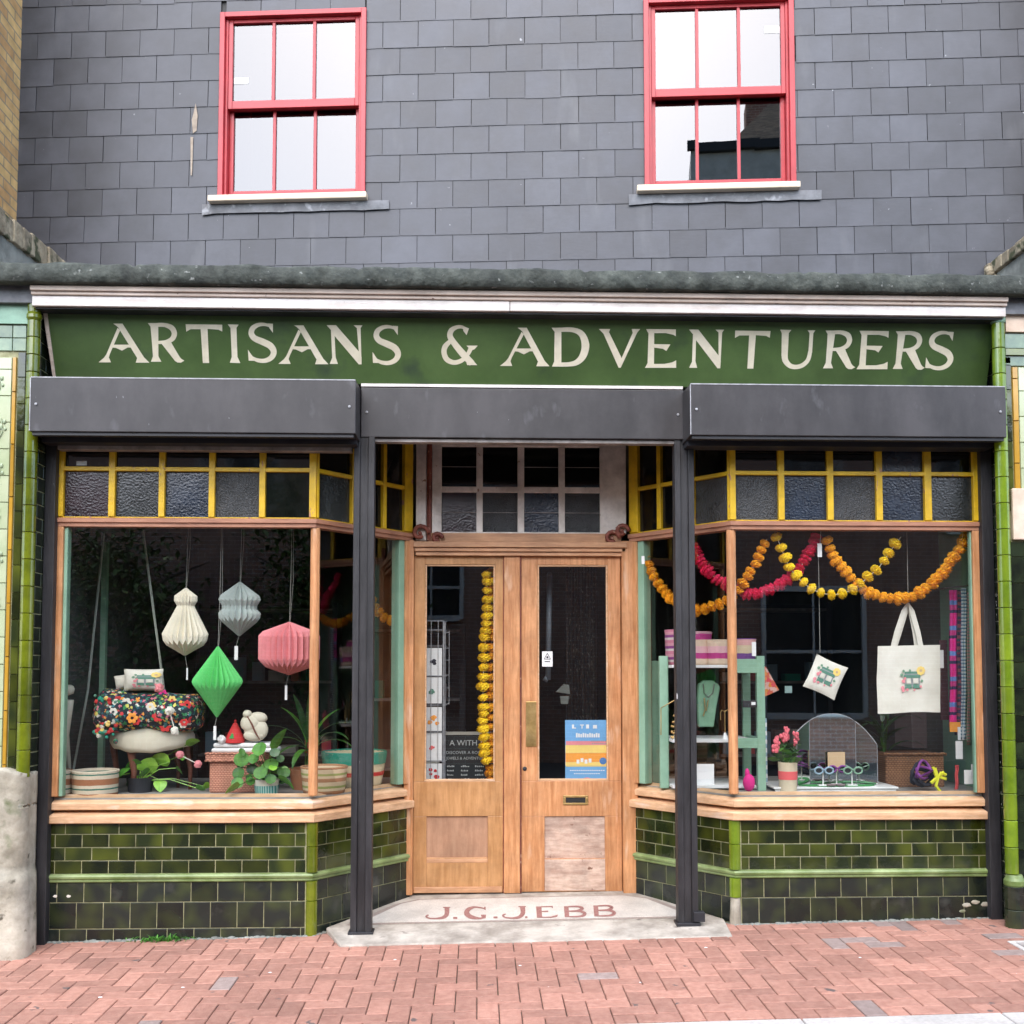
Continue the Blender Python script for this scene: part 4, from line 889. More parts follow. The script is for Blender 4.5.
def rough_block(name, x0, x1, y0, y1, z0, z1, parent, mat, nx, ny, nz, amp, shape=None, sc=6):
    m = MB(); idx = {}
    def V(i, j, k):
        key = (i, j, k)
        if key not in idx:
            p = Vector((x0+(x1-x0)*i/nx, y0+(y1-y0)*j/ny, z0+(z1-z0)*k/nz))
            if shape: p = shape(p)
            n_ = noise.noise_vector(p*sc)*amp+noise.noise_vector(p*sc*3.1)*amp*.4
            idx[key] = len(m.v); m.v.append(p+n_)
        return idx[key]
    for i in range(nx):
        for k in range(nz):
            m.f += [(V(i,0,k),V(i+1,0,k),V(i+1,0,k+1),V(i,0,k+1)), (V(i,ny,k+1),V(i+1,ny,k+1),V(i+1,ny,k),V(i,ny,k))]
    for j in range(ny):
        for k in range(nz):
            m.f += [(V(0,j+1,k),V(0,j,k),V(0,j,k+1),V(0,j+1,k+1)), (V(nx,j,k),V(nx,j+1,k),V(nx,j+1,k+1),V(nx,j,k+1))]
    for i in range(nx):
        for j in range(ny):
            m.f += [(V(i,j,nz),V(i+1,j,nz),V(i+1,j+1,nz),V(i,j+1,nz)), (V(i,j+1,0),V(i+1,j+1,0),V(i+1,j,0),V(i,j,0))]
    m.mi = [0]*len(m.f)
    return m.build(name, mat, parent, smooth=True)
def bshape(p):
    q = p.copy(); zt = .93; r_ = .07
    # rounded street corner, swelling to the foot below a ledge
    e_ = max(0, min(1, (.44-p.z)/.06)); sw = .022*e_*e_*(3-2*e_)+.026*max(0, min(1, (.42-p.z)/.4))
    q.x += sw; q.y -= sw*1.6
    dx_ = max(0, q.x-(-2.49+sw-r_)); dy_ = max(0, (-.27-sw*1.6+r_)-q.y)
    d_ = sqrt(dx_*dx_+dy_*dy_)
    if d_ > r_ and dx_ > 0 and dy_ > 0: q.x = (-2.49+sw-r_)+dx_*r_/d_; q.y = (-.27-sw*1.6+r_)-dy_*r_/d_
    q.z -= .05*max(0, (q.x+2.60))*6*(1 if p.z > .8 else 0)
    return q
rough_block('stone_base', -4.4, -2.49, -.27, -.09, -.12, .985, pl, 'stone', 110, 10, 54, .0022, bshape)

pr_ = thing('tiled_pilaster', 'right bright green tiled pilaster with dark glazed base beside the rightmost shutter post', 'pilaster', (3.2, -.1, .05))
m = MB(); m.box(3.078, 5.0, -.195, .10, -.02, 3.62); m.build('core', 'grout', pr_)
m = MB(); z = .365
while z < 3.45:
    h = .152; m.lathe(3.050, -.205, [(.034, z+.0015), (.0365, z+.004), (.0365, z+h-.004), (.034, z+h-.0015)], 24, caps=True); z += h
m.build('column', 'olive2', pr_)
m = MB(); m.lathe(3.05, -.205, [(.038, z), (.042, z+.01), (.040, 3.59)], 20, caps=True); m.build('column_cap', 'seagreen', pr_)
m = MB(); m.lathe(3.062, -.205, [(.052, .17), (.052, .30), (.057, .305), (.057, .33), (.048, .345), (.042, .363)], 24, caps=True); m.build('dado_band', 'oliveband', pr_)
m = MB()
for (a, b) in ((ground(3, -.2)-.03, .168), (.17, .298)):
    m.lathe(3.062, -.205, [(.053, a), (.056, a+.003), (.056, b-.003), (.053, b)], 16, caps=True)
m.build('base_tiles', 'tilelow', pr_)
m = MB(); m.xf = lambda u, v, z_: (3.0765-v, -.20+u, z_)
for i, (a, b) in enumerate(rows(.02, 3.6, .078)):
    o_ = .04 if i % 2 else .115
    for (u0, u1) in ((0, o_), (o_, min(.215, o_+.15)), (o_+.15, .215)):
        if u1-u0 > .012: m.tile(u0+.0028, u1-.0028, a+.0028, b-.0028)
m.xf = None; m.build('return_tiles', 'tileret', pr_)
m = MB(); pil_tiles(m, fP, [(3.088, 3.122)], rows(2.45, 3.36, .153, .05)); m.build('edge_tiles', 'tile', pr_)
m = MB(); pil_tiles(m, fP, [(3.125, 3.16)], rows(2.58, 3.30, .25, .1), .012); m.build('amber_strip', 'amber', pr_)
m = MB(); pil_tiles(m, fP, [(3.163+.152*i, 3.163+.152*(i+1)) for i in range(11)], rows(2.58, 3.30, .152, .03)); m.build('embossed_panel', 'palegreen', pr_)
m = MB(); pil_tiles(m, fP, [(3.088+.12*i, 3.088+.12*(i+1)) for i in range(14)], [(3.305, 3.365), (3.41, 3.50)]); m.build('blue_green_tiles', 'bluegreen', pr_)
m = MB(); m.box(3.088, 5.0, -.216, -.19, 3.368, 3.405); m.build('olive_string', 'olive', pr_)
m = MB(); m.box(3.09, 5.0, -.22, -.19, 3.505, 3.685); m.build('painted_panel', 'peach', pr_)
m = MB(); m.box(3.10, 5.0, -.225, -.19, 2.28, 2.58); m.build('stone_block', 'peach', pr_, bevel=.006)
m = MB()
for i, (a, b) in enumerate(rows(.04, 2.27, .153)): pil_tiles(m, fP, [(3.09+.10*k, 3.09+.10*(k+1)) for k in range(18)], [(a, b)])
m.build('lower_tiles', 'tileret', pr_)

# ------------------------------------------------------------------ neighbouring buildings (their flanks)
nb = thing('brick_building', 'neighbouring yellow stock brick building rising beyond the left party wall', 'building', (-5.5, 1.5, 3.6))
m = MB(); m.box(-9, -3.305, -.1, 3.0, 3.6, 8.6); m.build('wall', 'stockbrick', nb)
m = MB(); m.box(-9, -2.94, -.22, 1.25, 3.60, 4.25); m.build('party_wall', 'render', nb)
m = MB(); cnt = 12
for i in range(cnt):
    y0 = -.25+i*.128; zz = 4.27+.11*(i/cnt); m.box(-9, -2.915+U(-.008, .008), y0, y0+.124, zz-.1, zz+.045+U(-.006, .006))
m.build('cap_tiles', 'capstone', nb, bevel=.008)
m = MB(); m.box(-9, -4.42, -.2, .3, -.15, 3.6); m.build('lower_wall', 'stockbrick', nb)
nb2 = thing('brick_building', 'neighbouring building beyond the right party wall with brick tile capping', 'building', (5.5, 1.5, 3.6))
m = MB(); m.box(3.47, 9, -.22, .66, 3.60, 4.18); m.build('party_wall', 'render', nb2)
m = MB()
for i in range(12):
    y0 = -.25+i*.082; m.box(3.44+U(-.008, .008), 9, y0, y0+.078, 4.182, 4.265+U(-.006, .006))
m.build('cap_tiles', 'capstone', nb2, bevel=.008)
m = MB(); m.box(4.05, 9, -.1, 3, 4.19, 8.4); m.build('wall', 'stockbrick', nb2)
m = MB(); m.box(5.02, 9, -.2, .3, -.05, 3.6); m.build('lower_wall', 'stockbrick', nb2)
m = MB()
for i in range(7):
    q = (3.45+U(-.02, .02), .62+U(-.03, .06), 4.10+i*.02); m.ball(q, .035, 8, 5, (1, 1, .7), .2)
m.build('mortar_fillet', 'capstone', nb2, smooth=True)

# ------------------------------------------------------------------ ground
def gplane(name, x0, x1, y0, y1, lift, mat, n=12):
    m = MB()
    for i in range(n):
        a = x0+(x1-x0)*i/n; b = x0+(x1-x0)*(i+1)/n
        for (c_, d_) in ((y0, min(y1, 0)), (max(y0, 0), y1)):
            if d_-c_ > .001: m.add([(a, c_, ground(a, c_)+lift), (b, c_, ground(b, c_)+lift), (b, d_, ground(b, d_)+lift), (a, d_, ground(a, d_)+lift)], [(0,1,2,3)])
    o = m.build(name, mat); o['kind'] = 'structure'; return o
m = MB(); m.add([(-60,-60,-2.2),(60,-60,-2.2),(60,60,-2.2),(-60,60,-2.2)], [(0,1,2,3)])
m.v = [Vector((p.x, p.y, ground(p.x, p.y)-.09)) for p in m.v]; m.build('ground', 'road')['kind'] = 'structure'
gplane('pavement_bed', -6, 6, -1.55, .9, -.012, 'sand')
YK = -1.547
m = MB(); m2 = MB(); L_ = .1; rnd = random.Random(11)
def paver(x0, y0, x1, y1):
    g_ = .0022; x0 += g_; y0 += g_; x1 -= g_; y1 -= g_
    y0 = max(y0, YK); 
    if y1-y0 < .02 or y0 > .02 or x0 > 5 or x1 < -5: return
    # leave out what lies under the step, base and bays
    cx_, cy_ = (x0+x1)/2, (y0+y1)/2
    if y1 > .03: y1 = .03
    grey = rnd.random() < .018 or (cx_ > 1.9 and rnd.random() < .10) or (cy_ > -.17 and cx_ > 2.2 and rnd.random() < .45)
    T = m2 if grey else m
    dz_ = rnd.uniform(-.0016, .0016); tx = rnd.uniform(-.004, .004); ty = rnd.uniform(-.004, .004)
    cc = [(x0, y0), (x1, y0), (x1, y1), (x0, y1)]
    e = .004; ci = [(x0+e, y0+e), (x1-e, y0+e), (x1-e, y1-e), (x0+e, y1-e)]
    zt = lambda p_: ground(*p_)+dz_+(p_[0]-cx_)*tx+(p_[1]-cy_)*ty
    T.add([(*p_, ground(*p_)-.03) for p_ in cc]+[(*p_, zt(p_)-.0035) for p_ in cc]+[(*p_, zt(p_)) for p_ in ci],
          [(0,1,5,4),(1,2,6,5),(2,3,7,6),(3,0,4,7),(4,5,9,8),(5,6,10,9),(6,7,11,10),(7,4,8,11),(8,9,10,11)])
for i in range(-40, 40):
    for j in range(-60, 60):
        ox = -j+4*i; oy = j
        if abs(ox) > 52 or oy < -17 or oy > 2: continue
        paver(ox*L_, oy*L_-.03, (ox+2)*L_, (oy+1)*L_-.03); paver((ox+2)*L_, oy*L_-.03, (ox+3)*L_, (oy+2)*L_-.03)
pv = m.build('pavement', 'paver', fixn=False); pv['kind'] = 'structure'
pv = m2.build('pavement_grey_bricks', 'pavergrey', fixn=False); pv['kind'] = 'structure'
m = MB(); x = -5.9
while x < 5.8:
    w = U(.86, .95)
    pts = [(x+.003, -1.80), (x+w-.003, -1.80), (x+w-.003, -1.55), (x+.003, -1.55)]
    m.add([(*p_, ground(*p_)-.06) for p_ in pts]+[(*p_, ground(*p_)+.004) for p_ in pts], [(3,2,1,0),(4,5,6,7),(0,1,5,4),(1,2,6,5),(2,3,7,6),(3,0,4,7)]); x += w
m.build('kerb', 'kerb', bevel=.006)['kind'] = 'structure'
gplane('street', -20, 20, -12.5, -1.81, -.03, 'road')
# mortar haunch strip on the right and under the left base
dc = P(1008, 938, -.35); dc = Vector((2.98, -.36, ground(2.98, -.36)))
q0 = Ppl(1007, 941, Vector((3, -.4, ground(3, -.4))), Vector((0, 0, 1)))
drain = thing('drain_cover', 'dark metal drain cover in a pale concrete frame below the right pilaster', 'drain cover', (q0.x+.25, q0.y-.2, ground(q0.x, q0.y)))
gx, gy = q0.x, q0.y
def gbox(m_, x0, x1, y0, y1, up, dn=.03):
    cs = [(x0, y0), (x1, y0), (x1, y1), (x0, y1)]; m_.add([(*c_, ground(*c_)-dn) for c_ in cs]+[(*c_, ground(*c_)+up) for c_ in cs], [(3,2,1,0),(4,5,6,7),(0,1,5,4),(1,2,6,5),(2,3,7,6),(3,0,4,7)])
m = MB(); gbox(m, gx, gx+.5, gy-.03, gy, .006); gbox(m, gx, gx+.03, gy-.45, gy-.03, .006); gbox(m, gx+.47, gx+.5, gy-.45, gy-.03, .006); gbox(m, gx+.03, gx+.47, gy-.45, gy-.42, .006)
m.build('frame', 'kerb', drain, bevel=.004)
m = MB(); gbox(m, gx+.034, gx+.466, gy-.416, gy-.034, .005)
for i in range(6):
    for j in range(5): gbox(m, gx+.06+i*.065, gx+.095+i*.065, gy-.39+j*.07, gy-.36+j*.07, .008, -.004)
m.build('cover', 'steel', drain)
m = MB()
for (px_, py_) in ((520, 968), (640, 985), (270, 975), (100, 1000), (183, 990), (395, 962), (860, 960), (706, 950)):
    q = Ppl(px_, py_, Vector((0, -.6, ground(0, -.6)-.012)), Vector((-.0177, -.02, 1)).normalized()); m.ball((q.x, q.y, ground(q.x, q.y)+.001), U(.004, .008), 7, 4, (1.4, 1, .3), .25)
m.build('litter_specks', 'white')['kind'] = 'stuff'

# weeds at the wall foot
def leafstrip(mb, base, dr, length, width, droop=.5, n=5, cup=.15, prof=None, up=.3, roll=0):
    """one leaf: dr horizontal heading (radians)"""
    prof = prof or (lambda t: sin(pi*min(1, t*.92+.06))**.8)
    b = Vector(base); d = Vector((cos(dr), sin(dr), 0)); s_ = Vector((-sin(dr), cos(dr), 0)); vs_ = []; a = up; p = b.copy()
    for i in range(n+1):
        t = i/n; w = width*prof(t)/2; nn = Vector((-cos(dr)*sin(a), -sin(dr)*sin(a), cos(a)))
        if roll: s2 = s_*cos(roll)+nn*sin(roll); nn = nn*cos(roll)-s_*sin(roll)
        else: s2 = s_
        vs_ += [tuple(p-s2*w+nn*cup*w), tuple(p), tuple(p+s2*w+nn*cup*w)]
        p = p+(d*cos(a)+Vector((0, 0, 1))*sin(a))*length/n; a -= droop/n
    fs_ = [(3*i+k, 3*i+k+1, 3*i+k+4, 3*i+k+3) for i in range(n) for k in (0, 1)]
    mb.add(vs_, fs_)
q = P(160, 941, -.02)
m = MB()
for i in range(170):
    x_ = q.x+random.gauss(0, .08); y_ = -.02-abs(random.gauss(0, .02)); leafstrip(m, (x_, y_, ground(x_, y_)), U(0, 2*pi), U(.02, .06), U(.004, .010), 1.2, 3, up=U(.2, 1.2))
m.build('weed', 'leaf', fixn=False); tag(bpy.data.objects['weed'], 'low green weed growing at the foot of the left tiled wall', 'weed')

# ------------------------------------------------------------------ across the street (seen in the glass)
def house(x0, x1, y, h, wins, lab, mat, gable=False, roofh=0):
    t = thing('terraced_house', lab, 'house', ((x0+x1)/2, y, ground(0, y)-.2)); z0 = ground(0, y)-.2
    m = MB(); m.box(x0, x1, y-6, y, z0, h); m.build('wall', mat, t)
    if gable:
        xm = (x0+x1)/2; m = MB(); m.prism([(x0-.15, h), (x1+.15, h), (xm, h+roofh)], y-6.1, y+.12); m.build('roof', M('brown_roof_tile', (.30, .22, .17), var=.3, vs=5, stretch=(1, 1, 6)), t)
        m = MB(); m.box(x1-.7, x1-.05, y-2.4, y-1.6, h, h+roofh+.5); m.build('chimney', mat, t)
        m = MB(); m.box(x0-.2, x1+.2, y+.01, y+.16, h-.12, h); m.build('gutter', 'boxdark', t)
    else:
        m = MB(); m.add([(x0, y+.1, h), (x1, y+.1, h), (x1, y-3, h+1.2), (x0, y-3, h+1.2), (x1, y-6, h), (x0, y-6, h)], [(0,1,2,3), (3,2,4,5), (0,3,5), (1,4,2)]); m.build('roof', 'slate', t)
        m = MB(); m.box(x0+.3, x0+1.1, y-3.4, y-2.6, h+.8, h+2.0); m.build('chimney', mat, t)
    for (a, b, c_, d_) in wins:
        m = MB(); m.box(a-.08, a, y+.002, y+.08, c_-.08, d_+.08); m.box(b, b+.08, y+.002, y+.08, c_-.08, d_+.08); m.box(a, b, y+.002, y+.08, c_-.12, c_); m.box(a, b, y+.002, y+.08, d_, d_+.1)
        m.box(a, b, y+.01, y+.05, (c_+d_)/2-.03, (c_+d_)/2+.03); m.box((a+b)/2-.02, (a+b)/2+.02, y+.01, y+.045, c_, d_)
        w = m.build('window', 'whitepaint', t); m = MB(); m.box(a, b, y+.003, y+.008, c_, d_); m.build('pane', 'black', w)
    return t
house(-16, -2.6, -13, 6.1, [(-13, -12, 4.2, 5.8), (-10, -9, 4.2, 5.8), (-4.9, -3.9, 4.4, 5.9), (-13, -11.5, .8, 2.6)], 'dark red brick house across the street, mirrored in the left window', 'redbrick')
sh2 = house(-2.6, 4.6, -13, 6.2, [(-1.4, -.3, 2.6, 3.7), (1.5, 2.5, 4.4, 5.8), (-.9, .2, 4.6, 5.9)], 'brick house across the street, mirrored in the door panes', 'redbrick')
house(4.6, 16, -13, 6.0, [(5.35, 7.15, .75, 3.0), (8.8, 9.8, 4.2, 5.6), (5.6, 6.6, 4.3, 5.7), (10.5, 12, .8, 2.8)], 'brick house across the street, mirrored in the right window', 'redbrick')
th_ = thing('terraced_house', 'tall pale house with brown tiled roof, mirrored in the right red sash window', 'house', (6, -21, -.5))
m = MB(); m.box(2.35, 10, -27, -21, -.5, 16.2); m.build('wall', M('pale_render', (.60, .60, .56), var=.15, vs=3), th_)
m = MB(); m.box(2.25, 10.1, -21, -20.85, 16.2, 16.45); m.build('parapet', 'boxdark', th_)
m = MB(); m.prism([(3.2, 16.2), (10.2, 16.2), (6.7, 19.6)], -26, -21.3); m.build('roof', M('brown_roof_tile', (.52, .38, .28), var=.35, vs=5, stretch=(1, 1, 9)), th_)
m = MB(); m.box(4.1, 4.75, -22.6, -21.9, 16.2, 18.1); m.build('chimney', 'redbrick', th_)
def tree(x, y, h, r_, n, lab):
    t = thing('street_tree', lab, 'tree', (x, y, ground(x, y)), 'trees across the street'); g0 = ground(x, y)-.05
    m = MB(); m.tube([(x, y, g0), (x+.05, y, h*.3), (x-.05, y+.05, h*.6), (x, y, h*.9)], [.16, .12, .08, .03], 8)
    for k in range(7):
        a = k*2.4; b0 = h*(.3+.07*k); m.tube([(x, y, b0), (x+cos(a)*r_*.4, y+sin(a)*r_*.4, b0+.5), (x+cos(a)*r_*.8, y+sin(a)*r_*.8, b0+.8)], [.05, .03, .012], 5)
    m.build('trunk', 'bark', t)
    m = MB(); cl = [(U(-1, 1)*r_*.75, U(-1, 1)*r_*.6, h*U(.25, .95)) for _ in range(26)]
    for k in range(n):
        c_ = random.choice(cl); s_ = r_*.42
        p = Vector((x+c_[0]+random.gauss(0, s_*.5), y+c_[1]+random.gauss(0, s_*.5), c_[2]+random.gauss(0, s_*.5)))
        if p.z < .4: continue
        leafstrip(m, p, U(0, 6.28), U(.09, .18), U(.06, .1), U(.2, 1.2), 2, up=U(-.8, .8))
    m.build('crown', 'treeleaf', t, fixn=False)
tree(-5.8, -11.2, 4.0, 1.7, 5200, 'bushy tree across the street, mirrored in the left half of the left window')
tree(-2.6, -11.4, 4.6, 1.5, 4800, 'bushy tree across the street, mirrored near the pleated lamps')

# ------------------------------------------------------------------ left window display
def at(px, py, Y): return P(px, py, Y)
def mpp(Y): return (6.1+Y)/FL
def lamp(prof_px, cx, Y, mat, lab, npl, tagp, zig, cordx=None):
    """pleated paper shade from (half width px, y px) pairs"""
    pr = [(w*mpp(Y), at(cx, y, Y).z) for w, y in prof_px]; c = at(cx, prof_px[0][1], Y)
    t = thing('paper_lampshade', lab, 'paper lampshade', (c.x, Y, pr[-1][1]), 'pleated paper lampshades hung in the left window')
    m = MB(); n = npl*2; vs = []
    for k, (r_, z) in enumerate(pr):
        zg = zig[k]*1.6*mpp(Y)
        for i in range(n):
            a = 2*pi*i/n; rr = r_*(1.0 if i % 2 else (.84 if 0 < k < len(pr)-1 else 1)); vs.append((c.x+rr*cos(a), Y+rr*sin(a), z+(zg if i % 2 else -zg)))
    fs = [(k*n+i, k*n+(i+1) % n, (k+1)*n+(i+1) % n, (k+1)*n+i) for k in range(len(pr)-1) for i in range(n)]
    m.add(vs, fs); m.build('shade', mat, t)
    m = MB(); top = Vector((c.x+.01, Y+.02, 2.9)); m.tube([(c.x, Y, pr[0][1]-.01), (c.x+.004, Y+.01, pr[0][1]+.3), top], .0013, 5); m.tube([(c.x+.004, Y, pr[0][1]), (c.x+.018, Y+.01, pr[0][1]+.25), top], .001, 5)
    m.build('cord', 'cord', t)
    a, b, c_, d_ = tagp; m = MB(); pbox(m, a, b, c_, d_, Y, .002); g = m.build('price_tag', 'white', t); m = MB(); q = at((a+b)/2, c_, Y); m.tube([(c.x, Y, pr[-1][1]+.01), (q.x, Y+.001, q.z)], .0012, 4); m.build('tag_string', 'cord', g)
lamp([(1,588),(4,590.5),(11,597),(11.2,602),(8.5,606),(9,608),(22.3,637),(21,643),(1,655.5)], 186, .28, 'creampaper', 'cream bell shaped pleated paper lampshade', 22, (186.2,188,668,680), [0,0,.6,.6,.3,.3,1.8,1.5,0])
lamp([(1,582),(19,597),(20.5,601),(17,606.5),(17,610),(20.5,615),(20,620),(1,636)], 240, .34, 'greypaper', 'pale grey double tiered pleated paper lampshade', 22, (234.3,238,646,660), [0,.8,.8,.5,.5,1.2,1.4,0])
lamp([(1,622),(26,632.5),(30,637),(30,640),(30,660),(27,665),(1,675)], 289.5, .22, 'blushpink', 'blush pink drum shaped pleated paper lampshade', 30, (284.7,287.3,685.5,700), [0,.6,.6,.4,.6,1.4,0])
lamp([(1,646.5),(23.5,680.5),(24.5,684),(23.5,687),(1,717)], 218, .20, 'greenpaper', 'bright green diamond shaped pleated paper lampshade', 26, (213.3,216.3,726,740), [0,1.2,1.5,1.5,0])
# ropes of a swing
m = MB(); a = at(104, 532, .62); b = at(88, 690, .55); c = at(70, 785, .5)
m.tube([a, b, (c.x, c.y, ZK)], .008, 6); o = m.build('rope', 'rope'); tag(o, 'pale rope running down slanting beside the mint post at the left', 'rope', 'ropes hanging in the left window')
m = MB(); a = at(143, 530, .5); b = at(164, 690, .46); m.tube([a, b], .008, 6); o = m.build('rope', 'rope'); tag(o, 'pale rope running down to the white cushions', 'rope', 'ropes hanging in the left window')
# stool
def zdeck(): return ZK
Yst = .40
c = at(152.5, 745, Yst); st = thing('stool', 'ivory upholstered stool on brown wooden legs under the floral throw', 'stool', (c.x, Yst, ZK))
hw = 41*mpp(Yst); zt = at(152, 722, Yst).z; zb = at(152, 748, Yst).z
m = MB(); m.lathe(c.x, Yst, [(.3*hw, zb-.005), (.93*hw, zb+.002), (hw, zb+.03), (.99*hw, zb+.08), (.88*hw, zb+.125), (.5*hw, zt-.01), (0.01, zt)], 36, ry=.66, caps=False)
for i, v in enumerate(m.v): m.v[i] = v+Vector((0, 0, .010*noise.noise(v*14)+ (-.018 if v.z < zb+.04 else 0)*cos((v.x-c.x)*9)))
m.build('seat', 'ivory', st, smooth=True)
for px_, Y_, r_ in ((133.5, .30, .019), (116, .52, .017), (190, .46, .015), (178, .56, .014)):
    q = at(px_, 790, Y_); qt = at(px_+(-2 if px_ < 150 else -3), 745, Y_); m = MB(); m.tube([(q.x, Y_, ZK), (q.x, Y_, (ZK+zb)/2), (qt.x, Y_, zb-.02), (qt.x, Y_, zb+.02)], [r_*.75, r_, r_*1.35, r_*1.6], 8); m.build('leg', 'brownleg', st, smooth=True)
q = at(133, 747, .28); m = MB(); m.prism([(q.x-.055, q.z+.03), (q.x+.06, q.z+.03), (q.x+.03, q.z-.035), (q.x-.02, q.z-.04)], .268, .30); m.build('apron', 'brownleg', st)
# floral throw
Yt = .34; a = at(97, 735, Yt); b = at(204, 735, Yt); zc = at(150, 711, Yt).z; rt = 21.5*mpp(Yt)
th = thing('floral_throw', 'rolled floral throw in dark multicolour print with tassels, lying on the ivory stool', 'throw', ((a.x+b.x)/2, Yt, zc-rt))
m = MB(); N = 40; vs = []; n = 28
for i in range(N+1):
    t = i/N; x = a.x+(b.x-a.x)*t; rr = rt*(min(1, .35+1.4*min(t, 1-t)*6)**.5 if min(t, 1-t) < .08 else 1)*(1+.04*sin(t*11)); rr *= (1 if 0 < i < N else .4)
    for k in range(n):
        an = 2*pi*k/n; p = Vector((x, Yt+rr*1.25*cos(an), zc+rr*sin(an)*(1-.18*t)-(.0+.012*t))); p += noise.noise_vector(p*9)*.014; vs.append(tuple(p))
m.add(vs, [(i*n+k, i*n+(k+1) % n, (i+1)*n+(k+1) % n, (i+1)*n+k) for i in range(N) for k in range(n)]+[tuple(range(n)), tuple(range((N+1)*n-1, N*n-1, -1))])
m.build('cloth', 'throw', th, smooth=True)
m = MB()
for k in range(75):
    px_ = 95+abs(random.gauss(0, 11)); py_ = 694+U(0, 46)+ (px_-95)*.2; q = at(px_, py_, Yt-rt*1.2+abs(px_-108)*.002); m.m = random.choice([0, 0, 1, 2, 3, 4, 5]); m.ball(q, U(.009, .016), 7, 5, wob=.15)
m.build('tassels', ['red', 'greenprint', 'canvas', 'yellowprint', 'throwbig', 'teal'], th)
m = MB()
for (px_, py_, r_, mi) in ((132, 718, 6.5, 0), (136, 721, 5, 2), (158, 716, 7, 2), (187, 705, 5, 2), (152, 706, 5, 3), (172, 700, 5, 3), (126, 703, 6, 5), (163, 694, 5, 4), (184, 722, 5, 2), (171, 712, 5, 1), (150, 707, 5, 5), (183, 724, 5, 5), (118, 700, 5, 2), (113, 712, 5, 5), (165, 726, 7, 2)):
    q = at(px_, py_, .06); zz = (q.z-zc)/rt; zz = max(-.95, min(.95, zz/.95)); yy = Yt-rt*1.25*sqrt(1-zz*zz)-.002; q = at(px_, py_, yy)
    m.m = mi
    for k in range(6):
        an = k*1.047; rr = r_*mpp(yy)*.55; m.ball((q.x+cos(an)*rr, q.y+.002, q.z+sin(an)*rr), rr*.62, 6, 4, (1, .18, 1), .1)
m.build('printed_flowers', ['orangeprint', 'yellowprint', 'red', 'yellowprint', 'magenta', 'canvas'], th)
# cushions
def pouch(cx, cy, w, h, rot, Y, puff, lab, name='cushion', pr=True, grp=None, cat='cushion', mat='canvas', sc=1, lean=0):
    """soft flat bag; w,h in photo pixels"""
    c = at(cx, cy, Y); k = mpp(Y); t = thing(name, lab, cat, tuple(c-Vector((0, 0, h*k/2))), grp); W = w*k/2; H = h*k/2; n = 14
    ca, sa = cos(rot), sin(rot)
    def X(u, v, d): return (c.x+u*ca-v*sa, Y+d+lean*(v), c.z+u*sa+v*ca)
    def depth(u, v):
        e = max(0, (1-u*u)*(1-v*v))**.45; return -puff*e
    vs = []; fs = []
    for side in (0, 1):
        for i in range(n+1):
            for j in range(n+1):
                u = -1+2*i/n; v = -1+2*j/n; pin = 1-.07*(1-abs(u))*0-.06*(1-u*u)*abs(v)*0; uu = u*(1-.06*(1-v*v)); vv = v*(1-.06*(1-u*u))
                d = depth(u, v)*(1 if side == 0 else -.6); q = X(uu*W, vv*H, d); nn = noise.noise(Vector(q)*22)*.003; vs.append((q[0], q[1]+nn, q[2]))
    o = (n+1)**2
    for s_ in (0, 1):
        for i in range(n):
            for j in range(n):
                f = (s_*o+i*(n+1)+j, s_*o+(i+1)*(n+1)+j, s_*o+(i+1)*(n+1)+j+1, s_*o+i*(n+1)+j+1); fs.append(f)
    m = MB(); m.add(vs, fs); m.build('cover', mat, t, smooth=True)
    if pr: shop_print(t, lambda u, v: X(u*W, v*H, -puff*(max(0, (1-u*u)*(1-v*v))**.45)-.0025), *(pr if isinstance(pr, tuple) else (.1, -.05, .5)))
    return t, X, W, H
def shop_print(t, f, ox, oy, s_):
    """small printed picture of a flower decked shopfront"""
    m = MB()
    def q(x0, x1, y0, y1, mi, l=0):
        m.m = mi; n_ = 4
        for i in range(n_):
            a = x0+(x1-x0)*i/n_; b = x0+(x1-x0)*(i+1)/n_; pts = [f(ox+a*s_, oy+y0*s_), f(ox+b*s_, oy+y0*s_), f(ox+b*s_, oy+y1*s_), f(ox+a*s_, oy+y1*s_)]
            m.add([(p_[0], p_[1]-l, p_[2]) for p_ in pts], [(0,1,2,3)])
    q(-.62, .55, .42, .58, 0); q(-.7, .6, .12, .34, 0, .0004); q(-.62, .55, .34, .42, 3); q(-.62, -.52, -.5, .12, 3); q(.45, .55, -.5, .12, 3); q(-.12, .0, -.5, .12, 3)
    q(-.62, -.12, -.62, -.32, 0); q(.0, .55, -.62, -.32, 0); q(-.48, -.16, -.26, .1, 4); q(.04, .42, -.26, .1, 4)
    def disc(cx, cy, r_, mi, l=.0008):
        m.m = mi; pts = [f(ox+(cx+r_*cos(k*.785))*s_, oy+(cy+r_*sin(k*.785))*s_) for k in range(8)]; m.add([(p_[0], p_[1]-l, p_[2]) for p_ in pts], [tuple(range(8))])
    for k in range(8): disc(.62+.2*cos(k*.785), .62+.2*sin(k*.785), .13, 1)
    disc(.62, .62, .11, 5, .0012)
    for (a, b, r_) in ((-.72, -.1, .14), (-.8, -.55, .13), (-.45, -.7, .1), (.6, -.5, .1), (-.6, .1, .1), (.1, -.72, .08), (-.75, -.75, .12)): disc(a, b, r_, 2)
    for (a, b, r_) in ((-.85, .35, .12), (-.7, .62, .1), (.7, -.1, .1), (-.2, .66, .09)): disc(a, b, r_, 6)
    m.build('print', ['greenprint', 'yellowprint', 'pinkprint', 'greyprint', 'canvas', 'tan', 'sagebust'], t, fixn=False)
